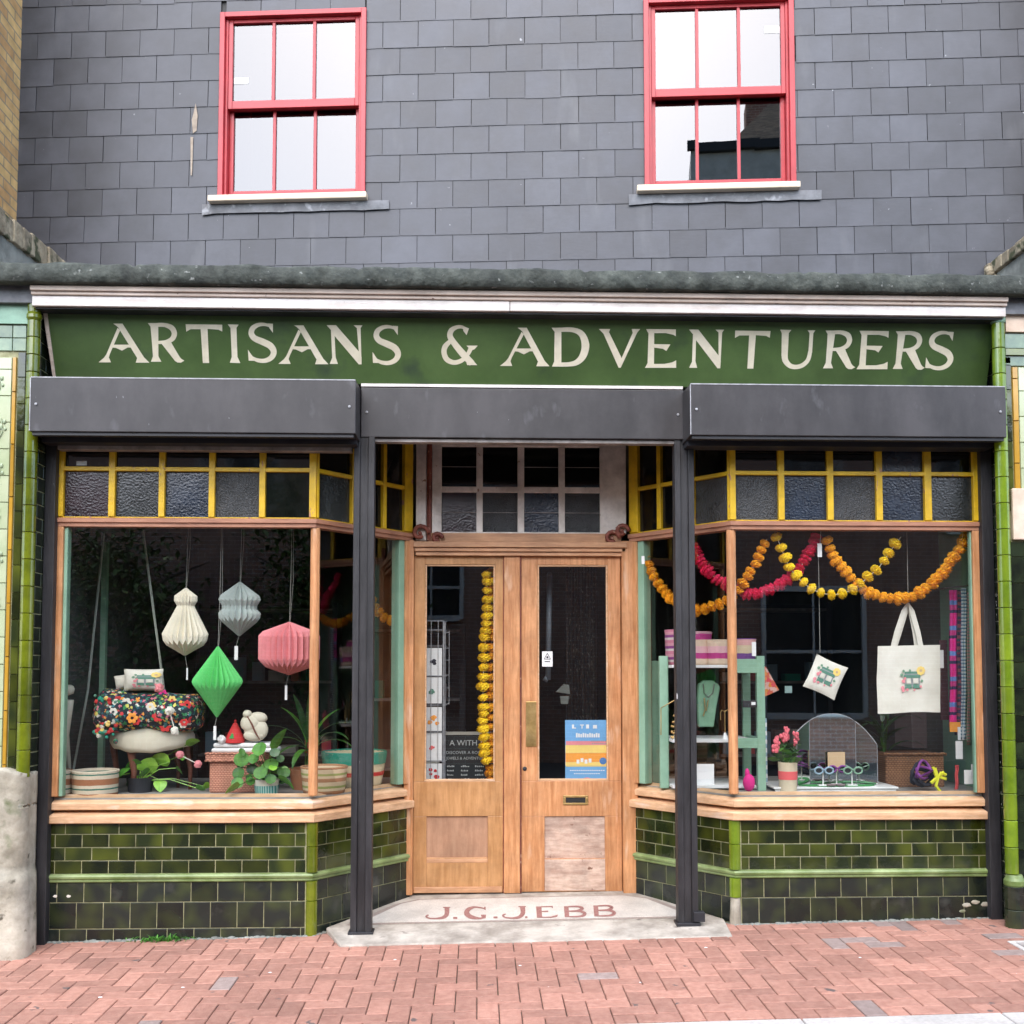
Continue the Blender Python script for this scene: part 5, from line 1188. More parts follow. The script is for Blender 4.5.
pouch(143.5, 680, 39, 22, .0, .30, .05, 'cream cushion with a printed shopfront picture, on top of the floral throw', pr=(.25, .0, .75))
pouch(124, 682, 18, 15, .18, .36, .04, 'small plain cream cushion leaning behind the printed one', pr=False)
# pompom strings
def pompoms(pts, mat, lab, Y, r_=.02):
    c = at(*pts[0][:2], Y); t = thing('pompom_garland', lab, 'pompom garland', tuple(at(*pts[-1][:2], Y)))
    for p in pts:
        q = at(p[0], p[1], Y+(p[2] if len(p) > 2 else 0)); m = MB()
        for k in range(26):
            d = Vector((random.gauss(0,1), random.gauss(0,1), random.gauss(0,1))).normalized()*r_*.55; m.ball(q+d, r_*.52, 6, 4, wob=.2)
        m.build('pompom', mat, t)
    m = MB(); m.tube([at(p[0], p[1], Y+(p[2] if len(p) > 2 else 0)) for p in pts], .003, 5); m.build('string', 'canvas', t)
pompoms([(169.5, 711), (175, 731)], 'canvas', 'string of cream pompoms hanging over the stool', .10, .026)
pompoms([(159, 688)], 'blushpink', 'single pink pompom beside the printed cushion', .16, .028)
pompoms([(180, 755), (198, 764)], 'blushpink', 'pale pompoms beside the salmon wicker hamper', .22, .024)
# baskets
def tub(cx, y0, y1, wt, wb, Y, mat, lab, rim=None, grp=None, rimmat=None, bands=(), fill=None, parent_z=None, name='woven_basket', cat='basket'):
    c = at(cx, y1, Y); zb = ZK if parent_z is None else parent_z; zt = at(cx, y0, Y).z; k = mpp(Y)
    t = thing(name, lab, cat, (c.x, Y, zb), grp); R1 = wt*k/2; R0 = wb*k/2; H = zt-zb; n = 9; pr = []
    for i in range(n+1):
        s_ = i/n; pr.append((R0+(R1-R0)*s_**.8+.004*sin(i*3.1), zb+H*s_))
    pr2 = pr+[(R1-.010, zt), (R1-.014, zt-.02), (R0-.01, zb+.02), (.01, zb+.012)]
    m = MB(); m.lathe(c.x, Y, [(.01, zb)]+pr2, 32); m.build('body', mat, t, smooth=True)
    m = MB(); m.xf = lambda a, b, z: (a, b, z); pts = [(c.x+(R1-.004)*cos(a), Y+(R1-.004)*sin(a), zt+.001) for a in [2*pi*j/28 for j in range(29)]]; m.tube(pts, .0075, 6); m.build('rim', rimmat or mat, t, smooth=True)
    for (f0, f1, bm_) in bands:
        ra = R0+(R1-R0)*f0**.8+.0035; rb = R0+(R1-R0)*f1**.8+.0035; m = MB(); m.lathe(c.x, Y, [(ra-.004, zb+H*f0), (ra, zb+H*f0+.001), (rb, zb+H*f1-.001), (rb-.004, zb+H*f1)], 32); m.build('band', bm_, t)
    return t, c, zt, R1
cr = (.62, .52, .36)
BK1 = basket_mat('tan_striped_weave', [(.22, (.36, .15, .07)), (.26, (.66, .56, .42)), (.1, (.04, .16, .11)), (.22, (.66, .56, .42)), (.2, (.36, .15, .07))], .085)
BK2 = basket_mat('cream_tan_weave', [(.3, (.40, .20, .10)), (.2, (.64, .50, .32)), (.18, (.30, .33, .10)), (.32, (.64, .50, .32))], .075)
tub(95, 771, 793, 44, 42, .20, BK1, 'oval basket striped brown, cream and green, at the left end of the deck')
tub(58, 771, 793, 26, 24, .16, BK1, 'striped basket half hidden behind the left timber jamb')
tub(324, 767, 793, 46, 40, .27, BK2, 'brown and cream striped basket behind the corner mullion')
tub(354, 752, 788, 64, 52, .60, flat('cream_basket_weave', (.66, .54, .34), bump=.6, bs=80), 'tall cream basket with teal rim and red band, behind the left doorway post', rimmat='teal', bands=[(.68, .99, 'teal'), (.34, .46, 'red')])
# wicker hamper
Y = .26; c = at(233, 790, Y); k = mpp(Y); zt = at(233, 753, Y).z; hp = thing('wicker_hamper', 'salmon wicker hamper with overhanging lid', 'hamper', (c.x, Y+.12, ZK))
x0 = at(209, 780, Y).x; x1 = at(262, 780, Y).x; m = MB(); m.box(x0, x1, Y, Y+.26, ZK, zt-.045); m.build('body', 'wicker', hp, bevel=.012)
m = MB(); m.box(x0-.022, x1+.018, Y-.018, Y+.27, zt-.048, zt); m.build('lid', 'wicker', hp, bevel=.01)
m = MB()
for z_ in (zt-.045, zt-.002): 
    m.tube([(x0-.022+ (x1-x0+.04)*i/20, Y-.02+(.004 if i % 2 else 0), z_+(.003 if i % 2 else -.002)) for i in range(21)], .007, 6)
m.build('braided_edge', 'wicker', hp, smooth=True)
# folded white cloth with print
m = MB(); a = at(211, 752, Y); b = at(276, 752, Y)
for i in range(2):
    z0 = zt+.002+i*.030; m.box(a.x+.01*i, b.x-.01*i-.0, Y+.0, Y+.18, z0, z0+.027)
o = m.build('folded_cloth', 'white', bevel=.012); tag(o, 'folded white cloth lying on the wicker hamper lid', 'cloth')
BASE_fold = zt+.06
Yr = .30; q = at(235, 742, Yr)
fh = thing('felt_house', 'red felt tree ornament with green motif on the folded cloth', 'ornament', (q.x, Yr, BASE_fold))
kx = mpp(Yr); zt2 = at(235, 722, Yr).z
m = MB(); m.lathe(q.x, Yr, [(9.5*kx, BASE_fold), (9.8*kx, BASE_fold+.02), (6.5*kx, (BASE_fold+zt2)/2), (2.2*kx, zt2-.01), (.002, zt2)], 18); m.build('cone', 'red', fh, smooth=True)
m = MB(); m.add([(q.x-.022, Yr-9*kx-.002, BASE_fold+.028), (q.x+.006, Yr-9*kx-.003, BASE_fold+.028), (q.x-.006, Yr-.030, BASE_fold+.075)], [(0,1,2)]); m.build('green_motif', 'greencloth', fh, solid=.002)
m = MB(); m.ball((q.x, Yr, zt2+.006), .009, 8, 6); m.build('bobble', 'red', fh)
pompoms([(221.5, 739.5)], 'white', 'round white pompom at the left end of the folded cloth', .26, .026)
# felt shell
Yq = .27; c = at(252.5, 728, Yq); zlow = BASE_fold+.001; fs_ = thing('felt_pouch', 'cream scalloped felt shell with a brown seam leaning on the red ornament', 'ornament', (c.x, Yq, zlow))
kx = mpp(Yq); m = MB()
for (du, dv, ru, rv) in ((3.5, 3, 12, 11.5), (-2, -3.5, 10, 9), (5, -8.5, 9.5, 6), (-5, -12.5, 4.5, 4), (2, 8.5, 11, 6)):
    m.ball((c.x+du*kx, Yq+.004*du*.3, c.z-dv*kx+.008), 1, 16, 9, (ru*kx, .028, rv*kx), .02)
m.build('lobes', 'ivory', fs_, smooth=True)
m = MB(); m.tube([(c.x-5*kx, Yq-.026, c.z+13*kx), (c.x+.5*kx, Yq-.032, c.z+4*kx), (c.x+4*kx, Yq-.034, c.z-4*kx), (c.x+8*kx, Yq-.026, c.z-11*kx)], [.003, .006, .006, .003], 6); m.build('seam', 'brownleg', fs_)
# plants
def heart(t): return (sin(pi*min(1, t**.62*.98+.02)))**.75
def roundp(t): return sqrt(max(0, 1-(2*t-1)**2))
def potplant(cx, Y, potpts, potmat, lab, leaves, name, cat='potted plant', zb=None, leafmat='leaf', stem='leaf', rimmat=None, bands=()):
    """potpts: (y0, y1, wt, wb) px; leaves: list of (px,py,dY,len_px,w_px,heading,up,droop,prof,matname)"""
    zb = ZK if zb is None else zb; y0, y1, wt, wb = potpts; c = at(cx, y1, Y); k = mpp(Y); zt = at(cx, y0, Y).z
    t = thing(name, lab, cat, (c.x, Y, zb)); m = MB(); R1 = wt*k/2; R0 = wb*k/2
    m.lathe(c.x, Y, [(.005, zb), (R0, zb), (R1, zt), (R1-.008, zt), (R1-.012, zt-.02), (.005, zt-.022)], 28); pot = m.build('pot', potmat, t, smooth=False)
    for (f0, f1, bm_) in bands:
        ra = R0+(R1-R0)*f0+.002; rb = R0+(R1-R0)*f1+.002; m = MB(); m.lathe(c.x, Y, [(ra-.002, zb+(zt-zb)*f0), (ra, zb+(zt-zb)*f0), (rb, zb+(zt-zb)*f1), (rb-.002, zb+(zt-zb)*f1)], 28); m.build('band', bm_, pot)
    mats = sorted(set(l[9] for l in leaves)); mm = MB(); ms = MB()
    for (px_, py_, dY, ln, w, hd, up, dr, pf, mt) in leaves:
        q = at(px_, py_, Y+dY); mm.m = mats.index(mt); k2 = mpp(Y+dY)
        leafstrip(mm, q, hd, ln*k2, w*k2, dr, 7, .12, pf, up, U(.7, 1.2)*(1 if cos(hd) < 0 else -1) if pf is heart and abs(cos(hd)) > .6 else 0)
        b0 = Vector((c.x+U(-.3, .3)*R1, Y+U(-.3, .3)*R1, zt-.02)); mid_ = (b0+q)/2+Vector((0, 0, .03)); ms.tube([b0, mid_, q], .0028, 5)
    mm.build('foliage', mats, t, fixn=False, solid=.0008); ms.build('stems', stem, t)
    return t
PL = []
for (px_, py_, w) in ((242, 758, 15), (262, 748, 15), (275, 752, 10), (252, 768, 11), (272, 764, 14), (262, 772, 14), (240, 772, 13), (250, 780, 9), (283, 772, 13), (270, 778, 11), (256, 758, 12), (238, 782, 12), (280, 758, 8)):
    PL.append((px_, py_-w*.4, U(-.08, .0), w, w, -pi/2+U(-.5, .5), U(-1.3, -.7), .3, roundp, random.choice(['leaf', 'leafdark', 'leaf'])))
for _k in range(12): PL.append((U(240, 286), U(746, 780), U(-.06, .06), U(6, 9), U(6, 9), -pi/2+U(-.7, .7), U(-1.3, -.5), .3, roundp, random.choice(['leaf', 'leafdark', 'leaflime'])))
PL.append((240, 785, -.1, 17, 15, -pi+.6, -.3, .4, heart, 'leaflime')); PL.append((278, 778, -.06, 22, 13, -.3, -.2, .9, heart, 'leaf'))
PL.append((272, 750, -.02, 26, 11, -.1, 1.1, .3, heart, 'leaf'))
potplant(266.5, .17, (779, 793, 25, 21), flat('cream_glazed_pot', (.60, .58, .48)), 'round leaved plant in a cream pot with teal ribs, before the hamper', PL, 'pilea_plant', bands=[(.05, .62, wave_mat('teal_ribbed', [(.5, (.03, .22, .20)), (.5, (.35, .48, .42))], .014, axis='X'))])
# dracaena
DL = []
for (x0_, y0_, ln, hd, up, dr, w) in ((322, 745, 60, pi/2, 1.5, .1, 9), (318, 742, 46, pi*.9, 1.25, .9, 8), (324, 742, 46, .1, 1.0, 1.3, 8), (326, 748, 44, -.2, .7, 1.6, 8), (318, 748, 50, pi*1.05, .8, 1.9, 8), (322, 744, 52, -pi/2, 1.45, .3, 9),
                                      (320, 750, 38, pi*1.2, .5, 1.5, 7), (325, 738, 40, .5, 1.2, .9, 8), (322, 746, 40, -1.2, .9, 1.7, 8), (317, 740, 50, 2.4, 1.35, .5, 8), (327, 744, 42, -.35, .95, 1.9, 9), (316, 746, 46, 3.4, 1.0, 1.2, 9), (322, 752, 40, -2, .4, 1.9, 8)):
    DL.append((x0_-11, y0_, .0, ln, w, hd, up, dr, lambda t: sin(pi*min(1, .12+t*.87))**.7, random.choice(['leafdark', 'leaf', 'leafdark'])))
potplant(311, .48, (768, 793, 44, 36), 'terracotta', 'tall plant with long arching strap leaves behind the corner mullion', DL, 'dracaena_plant')
# pothos trailing across the deck
VL = []
for (px_, py_, ln, w, hd, up, mt) in ((158, 766, 22, 17, pi+.1, .1, 'leaflime'), (170, 762, 22, 15, -.2+pi, .3, 'leaflime'), (160, 780, 13, 13, -1.2, -.9, 'leaflime'), (142, 763, 18, 13, pi, -.2, 'leaf'), (128, 768, 13, 10, -2, -.4, 'leaf'),
                                  (122, 775, 10, 8, 3.5, -.4, 'leaf'), (186, 745, 14, 11, .2, .5, 'leaflime'), (180, 756, 10, 9, -1, -.2, 'leaf'), (133, 778, 10, 9, 4, -.6, 'leafdark'), (196, 788, 12, 9, -.4, .1, 'leaf'), (203, 786, 9, 8, .6, .1, 'leaflime'), (150, 770, 14, 11, -2.4, -.3, 'leaf'), (176, 768, 11, 9, -.5, -.4, 'leaf')):
    VL.append((px_, py_, U(-.06, .02), ln, w, hd, up, .5, heart, mt))
potplant(140, .34, (777, 793, 26, 22), 'boxdark', 'trailing plant with lime heart shaped leaves, between the stool legs', VL, 'pothos_plant', stem='leaflime')
# felt flower near the left jamb
m = MB(); q = at(68, 690, .35); m.tube([at(70, 778, .4), at(66, 735, .38), at(69, 700, .35)], [.012, .02, .03], 8); m.ball(at(69, 690, .34), .032, 10, 7, wob=.15); m.ball(at(63, 684, .34), .02, 8, 6, wob=.1)
o = m.build('cloth_heron', 'ivory', smooth=True); tag(o, 'pale cloth figure glimpsed at the left edge of the left window', 'ornament')
# price ticket on deck
def behind_glass(x):
    if x < XLc or x > XRc: return 0.
    return (x-XLc)/(XLb-XLc)*YB if x < .2 else (XRc-x)/(XRc-XRb)*YB
def at_glass(px, py, Y, gap=.075):
    for _k in range(20):
        q_ = at(px, py, Y); Y = max(Y, behind_glass(q_.x)+gap)*.5+Y*.5
    return at(px, py, Y)
# ------------------------------------------------------------------ flower garlands
def petal_head(name, mat):
    m = MB(); rs = random.Random(5)
    for ring, (r_, n_, el) in enumerate(((.9, 9, -.5), (1.0, 10, .0), (.95, 9, .5), (.6, 6, 1.0), (.15, 1, 1.5), (.6, 6, -1.0))):
        for k in range(n_):
            a = 2*pi*(k+rs.random()*.4)/n_; d = Vector((cos(a)*cos(el), sin(a)*cos(el), sin(el)*.72)); s_ = Vector((-sin(a), cos(a), 0))
            c_ = d*.72; up_ = d.cross(s_).normalized(); w = .30; h_ = .26; tip = d*(1.0+rs.uniform(-.06, .08))
            m.add([tuple(c_-s_*w*.6-up_*h_), tuple(tip-s_*w), tuple(tip+s_*w*.9+up_*h_), tuple(c_+s_*w*.6+up_*h_), tuple(d*.3), tuple(tip*.98+up_*h_*.4)], [(0,1,5,4), (1,2,5), (2,3,4,5)])
    m.ball((0, 0, 0), .78, 10, 7, (1, 1, .72), .06)
    me = bpy.data.meshes.new(name); me.from_pydata([tuple(p) for p in m.v], [], m.f); me.materials.append(K[mat]); me.update(); return me
HM = {k_: petal_head('petals_'+k_, k_) for k_ in ('orange', 'gold', 'pink')}
def garland(pts, Ys, mat, spacing, size, lab, grp='flower garlands strung across the right window', strung=True, jit=.15, squash=1):
    P3 = [at_glass(p[0], p[1], Ys if not isinstance(Ys, (list, tuple)) else Ys[i]) if len(pts) > 6 and pts[0][0] > 600 else at(p[0], p[1], Ys if not isinstance(Ys, (list, tuple)) else Ys[i]) for i, p in enumerate(pts)]
    # smooth and resample
    L, _ = [], []
    N = len(P3)
    for i in range(N-1):
        p0, p1, p2, p3 = P3[max(i-1, 0)], P3[i], P3[i+1], P3[min(i+2, N-1)]
        for j in range(12):
            t = j/12; L.append(.5*((2*p1)+(-p0+p2)*t+(2*p0-5*p1+4*p2-p3)*t*t+(-p0+3*p1-3*p2+p3)*t**3))
    L.append(P3[-1]); t0 = thing('flower_garland', lab, 'flower garland', tuple(min(L, key=lambda v: v.z)), grp); b = BASE[t0]
    acc = 0; out = [L[0]]
    for i in range(1, len(L)):
        acc += (L[i]-L[i-1]).length
        if acc >= spacing: out.append(L[i]); acc = 0
    for i, q in enumerate(out):
        h = bpy.data.objects.new('flower_head', HM[mat]); C.objects.link(h); h.parent = t0
        d = (out[min(i+1, len(out)-1)]-out[max(i-1, 0)]).normalized()
        h.location = q-b+Vector((U(-1, 1), U(-1, 1), U(-1, 1)))*size*jit; s_ = size*U(.92, 1.26); h.scale = (s_, s_, s_*squash)
        rq = d.to_track_quat('Z', 'Y'); h.rotation_mode = 'QUATERNION'; h.rotation_quaternion = rq @ Matrix.Rotation(U(0, 6), 3, 'Z').to_quaternion() @ Matrix.Rotation(U(-.35, .35), 3, 'X').to_quaternion()
    m = MB(); m.tube(L[::4]+[L[-1]], .0022, 5); m.build('string', 'canvas', t0)
px1 = mpp(.1)
garland([(640,545),(650,568),(661,587),(674,600),(688,607),(697,609.5),(712,606),(727,600),(739,589),(748,576),(757,560),(763,548),(767,539)], [.50,.46,.41,.35,.29,.25,.20,.16,.12,.10,.10,.10,.10], 'orange', .042, .033, 'orange garland looping from the mint frame beside the door past the right doorway post')
garland([(694,545),(700,560),(711,574),(725,585),(738,591),(750,594),(765,592),(780,585),(795,574),(806,558),(815,541),(817,535)], [.24,.22,.19,.17,.15,.14,.14,.14,.14,.14,.14,.14], 'pink', .021, .034, 'cerise pink garland crossing behind the corner mullion', squash=.6)
garland([(777,537),(783,553),(789,566),(797,577),(809,587),(823,593.5),(840,594),(853,589),(866,579),(880,566),(892,549),(901,537)], .09, 'gold', .060, .032, 'yellow garland of widely spaced flowers in the right window')
garland([(826,540),(834,557),(845,571),(858,585),(873,594),(890,599),(903,599),(917,595),(930,586),(942,575),(952,561),(962,545),(966,535)], .11, 'orange', .042, .034, 'orange garland dipping to the tote bag handles at the right')
garland([(487.5,574),(486.5,620),(484,660),(483,700),(484,740),(486,765)], YB+.10, 'gold', .044, .036, 'golden string of flowers hanging inside the left door leaf', 'flower strings inside the left door leaf')
garland([(492,572),(491.5,620),(491,660),(490,700),(490.5,740),(491,781)], YB+.13, 'orange', .044, .036, 'orange string of flowers hanging against the left door leaf stile', 'flower strings inside the left door leaf')
garland([(372,600),(380,613),(389,620),(398,618)], [1.0, 1.0, 1.0, 1.0], 'orange', .045, .034, 'short dim orange garland inside the shop, right of the left doorway post', None)

# ------------------------------------------------------------------ right window display
# mint shelf unit
Ys = .30
su = thing('shelf_unit', 'mint painted wooden shelf unit carrying pink baskets and jewellery', 'shelf unit', (at(712, 790, Ys).x, Ys+.15, ZK))
zt = at(712, 657, Ys).z
xa = at(663, 700, .42).x; xb = at(757, 700, .28).x
for (x0, x1, yy) in ((xa-.02, xa+.035, .42), (xa-.02, xa+.035, .72), (xb-.005, xb+.045, .26), (xb-.005, xb+.045, .60)): m = MB(); m.box(x0, x1, yy, yy+.035, ZK, at(700, 656, yy).z if yy < .5 else zt-.02); m.build('upright', 'mint', su, bevel=.002)
zs1 = at(700, 665, .36).z; zs2 = at(700, 739, .36).z
for z_ in (zs1, zs2, ZK+.03): m = MB(); m.box(xa+.036, xb-.006, .30, .72, z_-.018, z_); m.build('shelf', 'whitepaint', su, bevel=.002)
for (y0, y1) in ((659, 673), (738, 748)):
    za, zb_ = at(752, y1, .27).z, at(752, y0, .27).z; m = MB(); m.box(xb-.14, xb-.006, .255, .27, za, zb_); m.build('cross_rail', 'mint', su, bevel=.002); m = MB(); m.box(xb+.01, xb+.03, .30, .60, za, zb_); m.build('side_rail', 'mint', su, bevel=.002)
BP1 = basket_mat('pink_white_weave', [(.3, (.62, .20, .28)), (.2, (.66, .56, .50)), (.25, (.28, .05, .22)), (.25, (.66, .30, .34))], .07)
BP2 = basket_mat('pink_patterned_weave', [(.35, (.66, .50, .36)), (.3, (.45, .04, .20)), (.35, (.70, .40, .42))], .12)
BP3 = basket_mat('purple_tan_weave', [(.3, (.60, .32, .30)), (.3, (.15, .05, .22)), (.4, (.58, .46, .30))], .125)
g = 'pink baskets on top of the mint shelf unit'
tub(677, 631, 664, 24, 22, .50, BP1, 'tall pink striped basket left of the right doorway post', parent_z=zs1+.001, grp=g)
tub(697, 633, 664, 30, 26, .44, BP2, 'pink basket just right of the right doorway post', parent_z=zs1+.001, grp=g)
tub(718, 641, 664, 28, 22, .40, BP2, 'lower pink patterned basket left of the corner mullion', parent_z=zs1+.001, grp=g)
tub(743, 640, 663, 26, 22, .38, BP3, 'tan and purple basket right of the corner mullion', parent_z=zs1+.001, grp=g)
m = MB(); pbox(m, 752, 756, 642, 656, .24, .002); tag(m.build('price_tag', 'white'), 'white price tag hanging by the tan and purple basket', 'tag')
# necklace bust
Yb = .40; q = at(707, 726, Yb); nbst = thing('necklace_bust', 'sage green necklace display bust on the middle shelf', 'display bust', (q.x, Yb, zs2))
def bpt(px_, py_): p_ = at(px_, py_, Yb); return (p_.x, p_.z)
m = MB(); pts = [bpt(*p_) for p_ in ((699, 727), (698, 700), (699, 684), (704, 680.5), (713, 680.5), (718, 684), (720.5, 687), (717, 705), (714, 727))]; pts = [(x_, max(z_, zs2+.001)) for x_, z_ in pts]
m.prism(pts, Yb, Yb+.05); m.build('board', 'sagebust', nbst, bevel=.008)
m = MB(); m.tube([(bpt(*p_)[0], Yb-.006, bpt(*p_)[1]) for p_ in ((703, 684), (704, 693), (708, 697), (712.5, 693), (714, 684))], .0035, 5); m.build('necklace', 'wire', nbst)
m = MB(); m.tube([(bpt(*p_)[0], Yb-.008, bpt(*p_)[1]) for p_ in ((704, 698), (705, 709), (703, 716))], .004, 5); m.tube([(bpt(*p_)[0], Yb-.008, bpt(*p_)[1]) for p_ in ((708, 700), (706, 711))], .003, 5); m.build('pendant', 'brass', nbst)
Ye = .36; q = at(725, 726, Ye); e_ = thing('earring_stand', 'small white earring stand with brass drops beside the sage bust', 'earring stand', (q.x, Ye, zs2))
z_ = zs2; m = MB(); m.lathe(q.x, Ye, [(.001, z_), (.018, z_), (.014, z_+.012), (.008, z_+.035), (.003, z_+.04)], 14); m.build('base', 'white', e_); zt_ = at(725, 712, Ye).z
m = MB(); m.tube([(q.x, Ye, z_+.03), (q.x, Ye, zt_+.01)], .003, 6); m.tube([(q.x-.028, Ye, zt_-.005), (q.x-.02, Ye, zt_+.012), (q.x, Ye, zt_+.002), (q.x+.016, Ye, zt_+.014), (q.x+.024, Ye, zt_)], .003, 5); m.tube([(q.x-.028, Ye, zt_-.005), (q.x-.027, Ye, zt_-.05)], .003, 5); m.build('branches', 'brass', e_)
m = MB(); m.tube([at(661, 735, .35), at(661, 708, .36), at(675, 700, .36)], .0035, 5)
for i in range(14): m.ball(at(674+U(-3, 3), 712+U(0, 26), .33), .008, 6, 4)
o = m.build('bead_strings', 'brass'); tag(o, 'brass bead strings on the shelf beside the right doorway post', 'beads')
m = MB(); pbox(m, 695, 714, 764, 790.5, .36, .004); o = m.build('price_card', 'white'); tag(o, 'tall white card standing right of the right doorway post', 'card')
m = MB()
for i in range(6): a_ = at(698, 769+i*3, .158); b_ = at(708+U(0, 3), 769+i*3, .158); m.box(a_.x, b_.x, .1575, .1585, a_.z-.001, a_.z+.002)
m.build('printed_lines', 'greyprint', o) if False else None
m = MB(); q = at(749, 785, .22); m.ball((q.x, .22, ZK+.055), .038, 14, 9, (1, .8, 1.4), .03); m.ball((q.x-.01, .22, ZK+.11), .016, 8, 6, (1, .7, 2), .05); o = m.build('felt_pouch', 'magenta', smooth=True); tag(o, 'magenta felt pouch at the foot of the mint shelf unit', 'pouch')
m = MB(); pbox(m, 743, 757, 700.5, 707.5, .22, .02); o = m.build('black_clip', 'boxdark', bevel=.004); tag(o, 'black clip lamp fixed to the right upright of the mint shelf', 'clip lamp')
m = MB(); pbox(m, 751.5, 755.5, 702, 705, .214, .004); m.build('lens', 'white', o)
# bunting piece
m = MB(); pts = [at(*p_, .45) for p_ in ((763, 666), (766, 667), (779, 690), (764, 697), (762, 690))]; m.prism([(p_.x, p_.z) for p_ in pts], .45, .455); o = m.build('pennant', cells_mat('orange_floral_print', [(.65, .08, .10), (.70, .25, .05), (.65, .40, .35)], 40, (.60, .12, .08), .6)); tag(o, 'orange and red patterned cloth pennant right of the mint shelf unit', 'pennant')
m = MB(); pbox(m, 785, 792, 686, 693, .7, .01); o = m.build('price_card', M('pale_blue_card', (.35, .50, .48), var=.05)); tag(o, 'small pale blue card deep in the right window', 'card')
m = MB(); x_ = at(765, 700, .5).x
for k in range(16): m.m = k % 2; m.box(x_-.008, x_+.010, .5, .52, ZK+k*.027, ZK+k*.027+.0265)
o = m.build('patterned_strap', ['white', 'bluepaint']); tag(o, 'blue and white patterned strap hanging right of the mint shelf', 'strap')
# low white table
Yt = .30; a = at(775, 787, .18); b = at(900, 787, .18); zt = at(830, 787.5, .18).z; tb = thing('low_table', 'low white tray table carrying the folding mirror', 'table', ((a.x+b.x)/2, .35, ZK))
m = MB(); m.box(a.x, b.x, .20, .58, zt-.012, zt); m.box(a.x+.01, b.x-.01, .21, .225, zt-.05, zt-.0125); m.build('top', 'whitepaint', tb, bevel=.003)
for lx in (a.x+.015, b.x-.035):
    for ly in (.215, .54): m = MB(); m.box(lx, lx+.02, ly, ly+.02, ZK, zt-.013); m.build('leg', 'whitepaint', tb)
# triple mirror
Ym = .36; mr = thing('folding_mirror', 'arched three panel mirror standing on the low white table', 'mirror', (at(837, 787, Ym).x, Ym, zt))
def arch(x): return 714+((x-832)/46.)**2*30 if True else 0
panels = [(797, 809, .30, Ym), (809.5, 855, Ym, Ym), (855.5, 877, Ym, .30)]
for (x0, x1, ya, yb) in panels:
    n_ = 10; fr_pts = []
    for i in range(n_+1):
        xx = x0+(x1-x0)*i/n_; yy = ya+(yb-ya)*i/n_; p_ = at(xx, 714+max(0, abs(xx-832)-2)**2*.0165, yy); fr_pts.append(p_)
    m = MB(); vs = []
    for p_ in fr_pts: vs += [(p_.x, p_.y, zt+.002), (p_.x, p_.y, p_.z)]
    m.add(vs, [(2*i, 2*i+2, 2*i+3, 2*i+1) for i in range(n_)]); m.build('mirror_panel', 'mirror', mr, fixn=False)
    m = MB(); m.add([(v[0], v[1]+.004, v[2]) for v in vs]+[(v[0], v[1]+.014, v[2]) for v in vs], [(2*i, 2*i+2, 2*i+3, 2*i+1) for i in range(n_)]+[(2*n_+2+2*i+1, 2*n_+2+2*i+3, 2*n_+2+2*i+2, 2*n_+2+2*i) for i in range(n_)]); m.build('backing', 'boxdark', mr)
    m = MB(); m.tube([tuple(v+Vector((0, .004, 0))) for v in fr_pts], .004, 5); m.tube([(fr_pts[0].x, ya+.004, zt+.002), tuple(fr_pts[0]+Vector((0, .004, 0)))], .004, 5); m.tube([(fr_pts[-1].x, yb+.004, zt+.002), tuple(fr_pts[-1]+Vector((0, .004, 0)))], .004, 5); m.build('rim', 'edge', mr)
m = MB(); c0 = at(837, 785, .27); pts = [(c0.x+.235*cos(t)*(1+.05*sin(5*t)), .27+.06*sin(t)) for t in [k_*.35 for k_ in range(18)]]; m.prism(pts, zt+.001, zt+.006, 'z'); o = m.build('table_cloth', 'greencloth'); tag(o, 'grass green cloth spread in front of the folding mirror', 'cloth')
def specs(cx, cy, Y, fm, lab, r_=.022, rest=None):
    c_ = at(cx, cy, Y); zz = c_.z; t = thing('sunglasses', lab, 'sunglasses', (c_.x, Y, zz-r_), 'sunglasses before the mirror'); m = MB()
    for s_ in (-1, 1):
        ring = [(c_.x+s_*.032+r_*1.15*cos(a_), Y, zz+r_*.9*sin(a_)) for a_ in [2*pi*k_/12 for k_ in range(13)]]; m.tube(ring, .006, 5)
        m.tube([(c_.x+s_*.058, Y, zz+.008), (c_.x+s_*.062, Y+.09, zz-.004)], .004, 5)
    m.tube([(c_.x-.01, Y, zz+.006), (c_.x+.01, Y, zz+.006)], .005, 5); m.build('frame', fm, t, smooth=True)
    for s_ in (-1, 1): m = MB(); m.lathe(0, 0, [(.001, 0), (r_*1.1, 0), (r_*1.1, .002), (.001, .002)], 14); m.v = [Vector((c_.x+s_*.032+v.x, Y-.001+v.z, zz+v.y*.85)) for v in m.v]; m.build('lens', 'black', t)
    m = MB(); m.tube([(c_.x, Y+.02, zt+.006), (c_.x, Y+.02, zz)], .004, 6); m.box(c_.x-.03, c_.x+.03, Y+.005, Y+.035, zt+.006, zt+.012); m.build('stand', 'whitepaint', t)
specs(824, 770.5, .21, 'bluepaint', 'pale blue sunglasses left in front of the mirror')
specs(837.5, 769, .27, 'purple', 'purple round sunglasses in the middle of the mirror')
specs(853, 770.5, .21, 'mint', 'mint framed sunglasses right in front of the mirror')
m = MB(); p_ = at(836, 781, .215)
for s_ in (-1, 1):
    ring = [(p_.x+s_*.03+.024*cos(a_), .215+.018*sin(a_), zt+.012) for a_ in [2*pi*k_/12 for k_ in range(13)]]; m.tube(ring, .006, 5)
m.tube([(p_.x-.01, .215, zt+.014), (p_.x+.01, .215, zt+.014)], .005, 5); o = m.build('sunglasses', 'cardboard', smooth=True); tag(o, 'dusty pink sunglasses lying flat on the green cloth', 'sunglasses', 'sunglasses before the mirror')
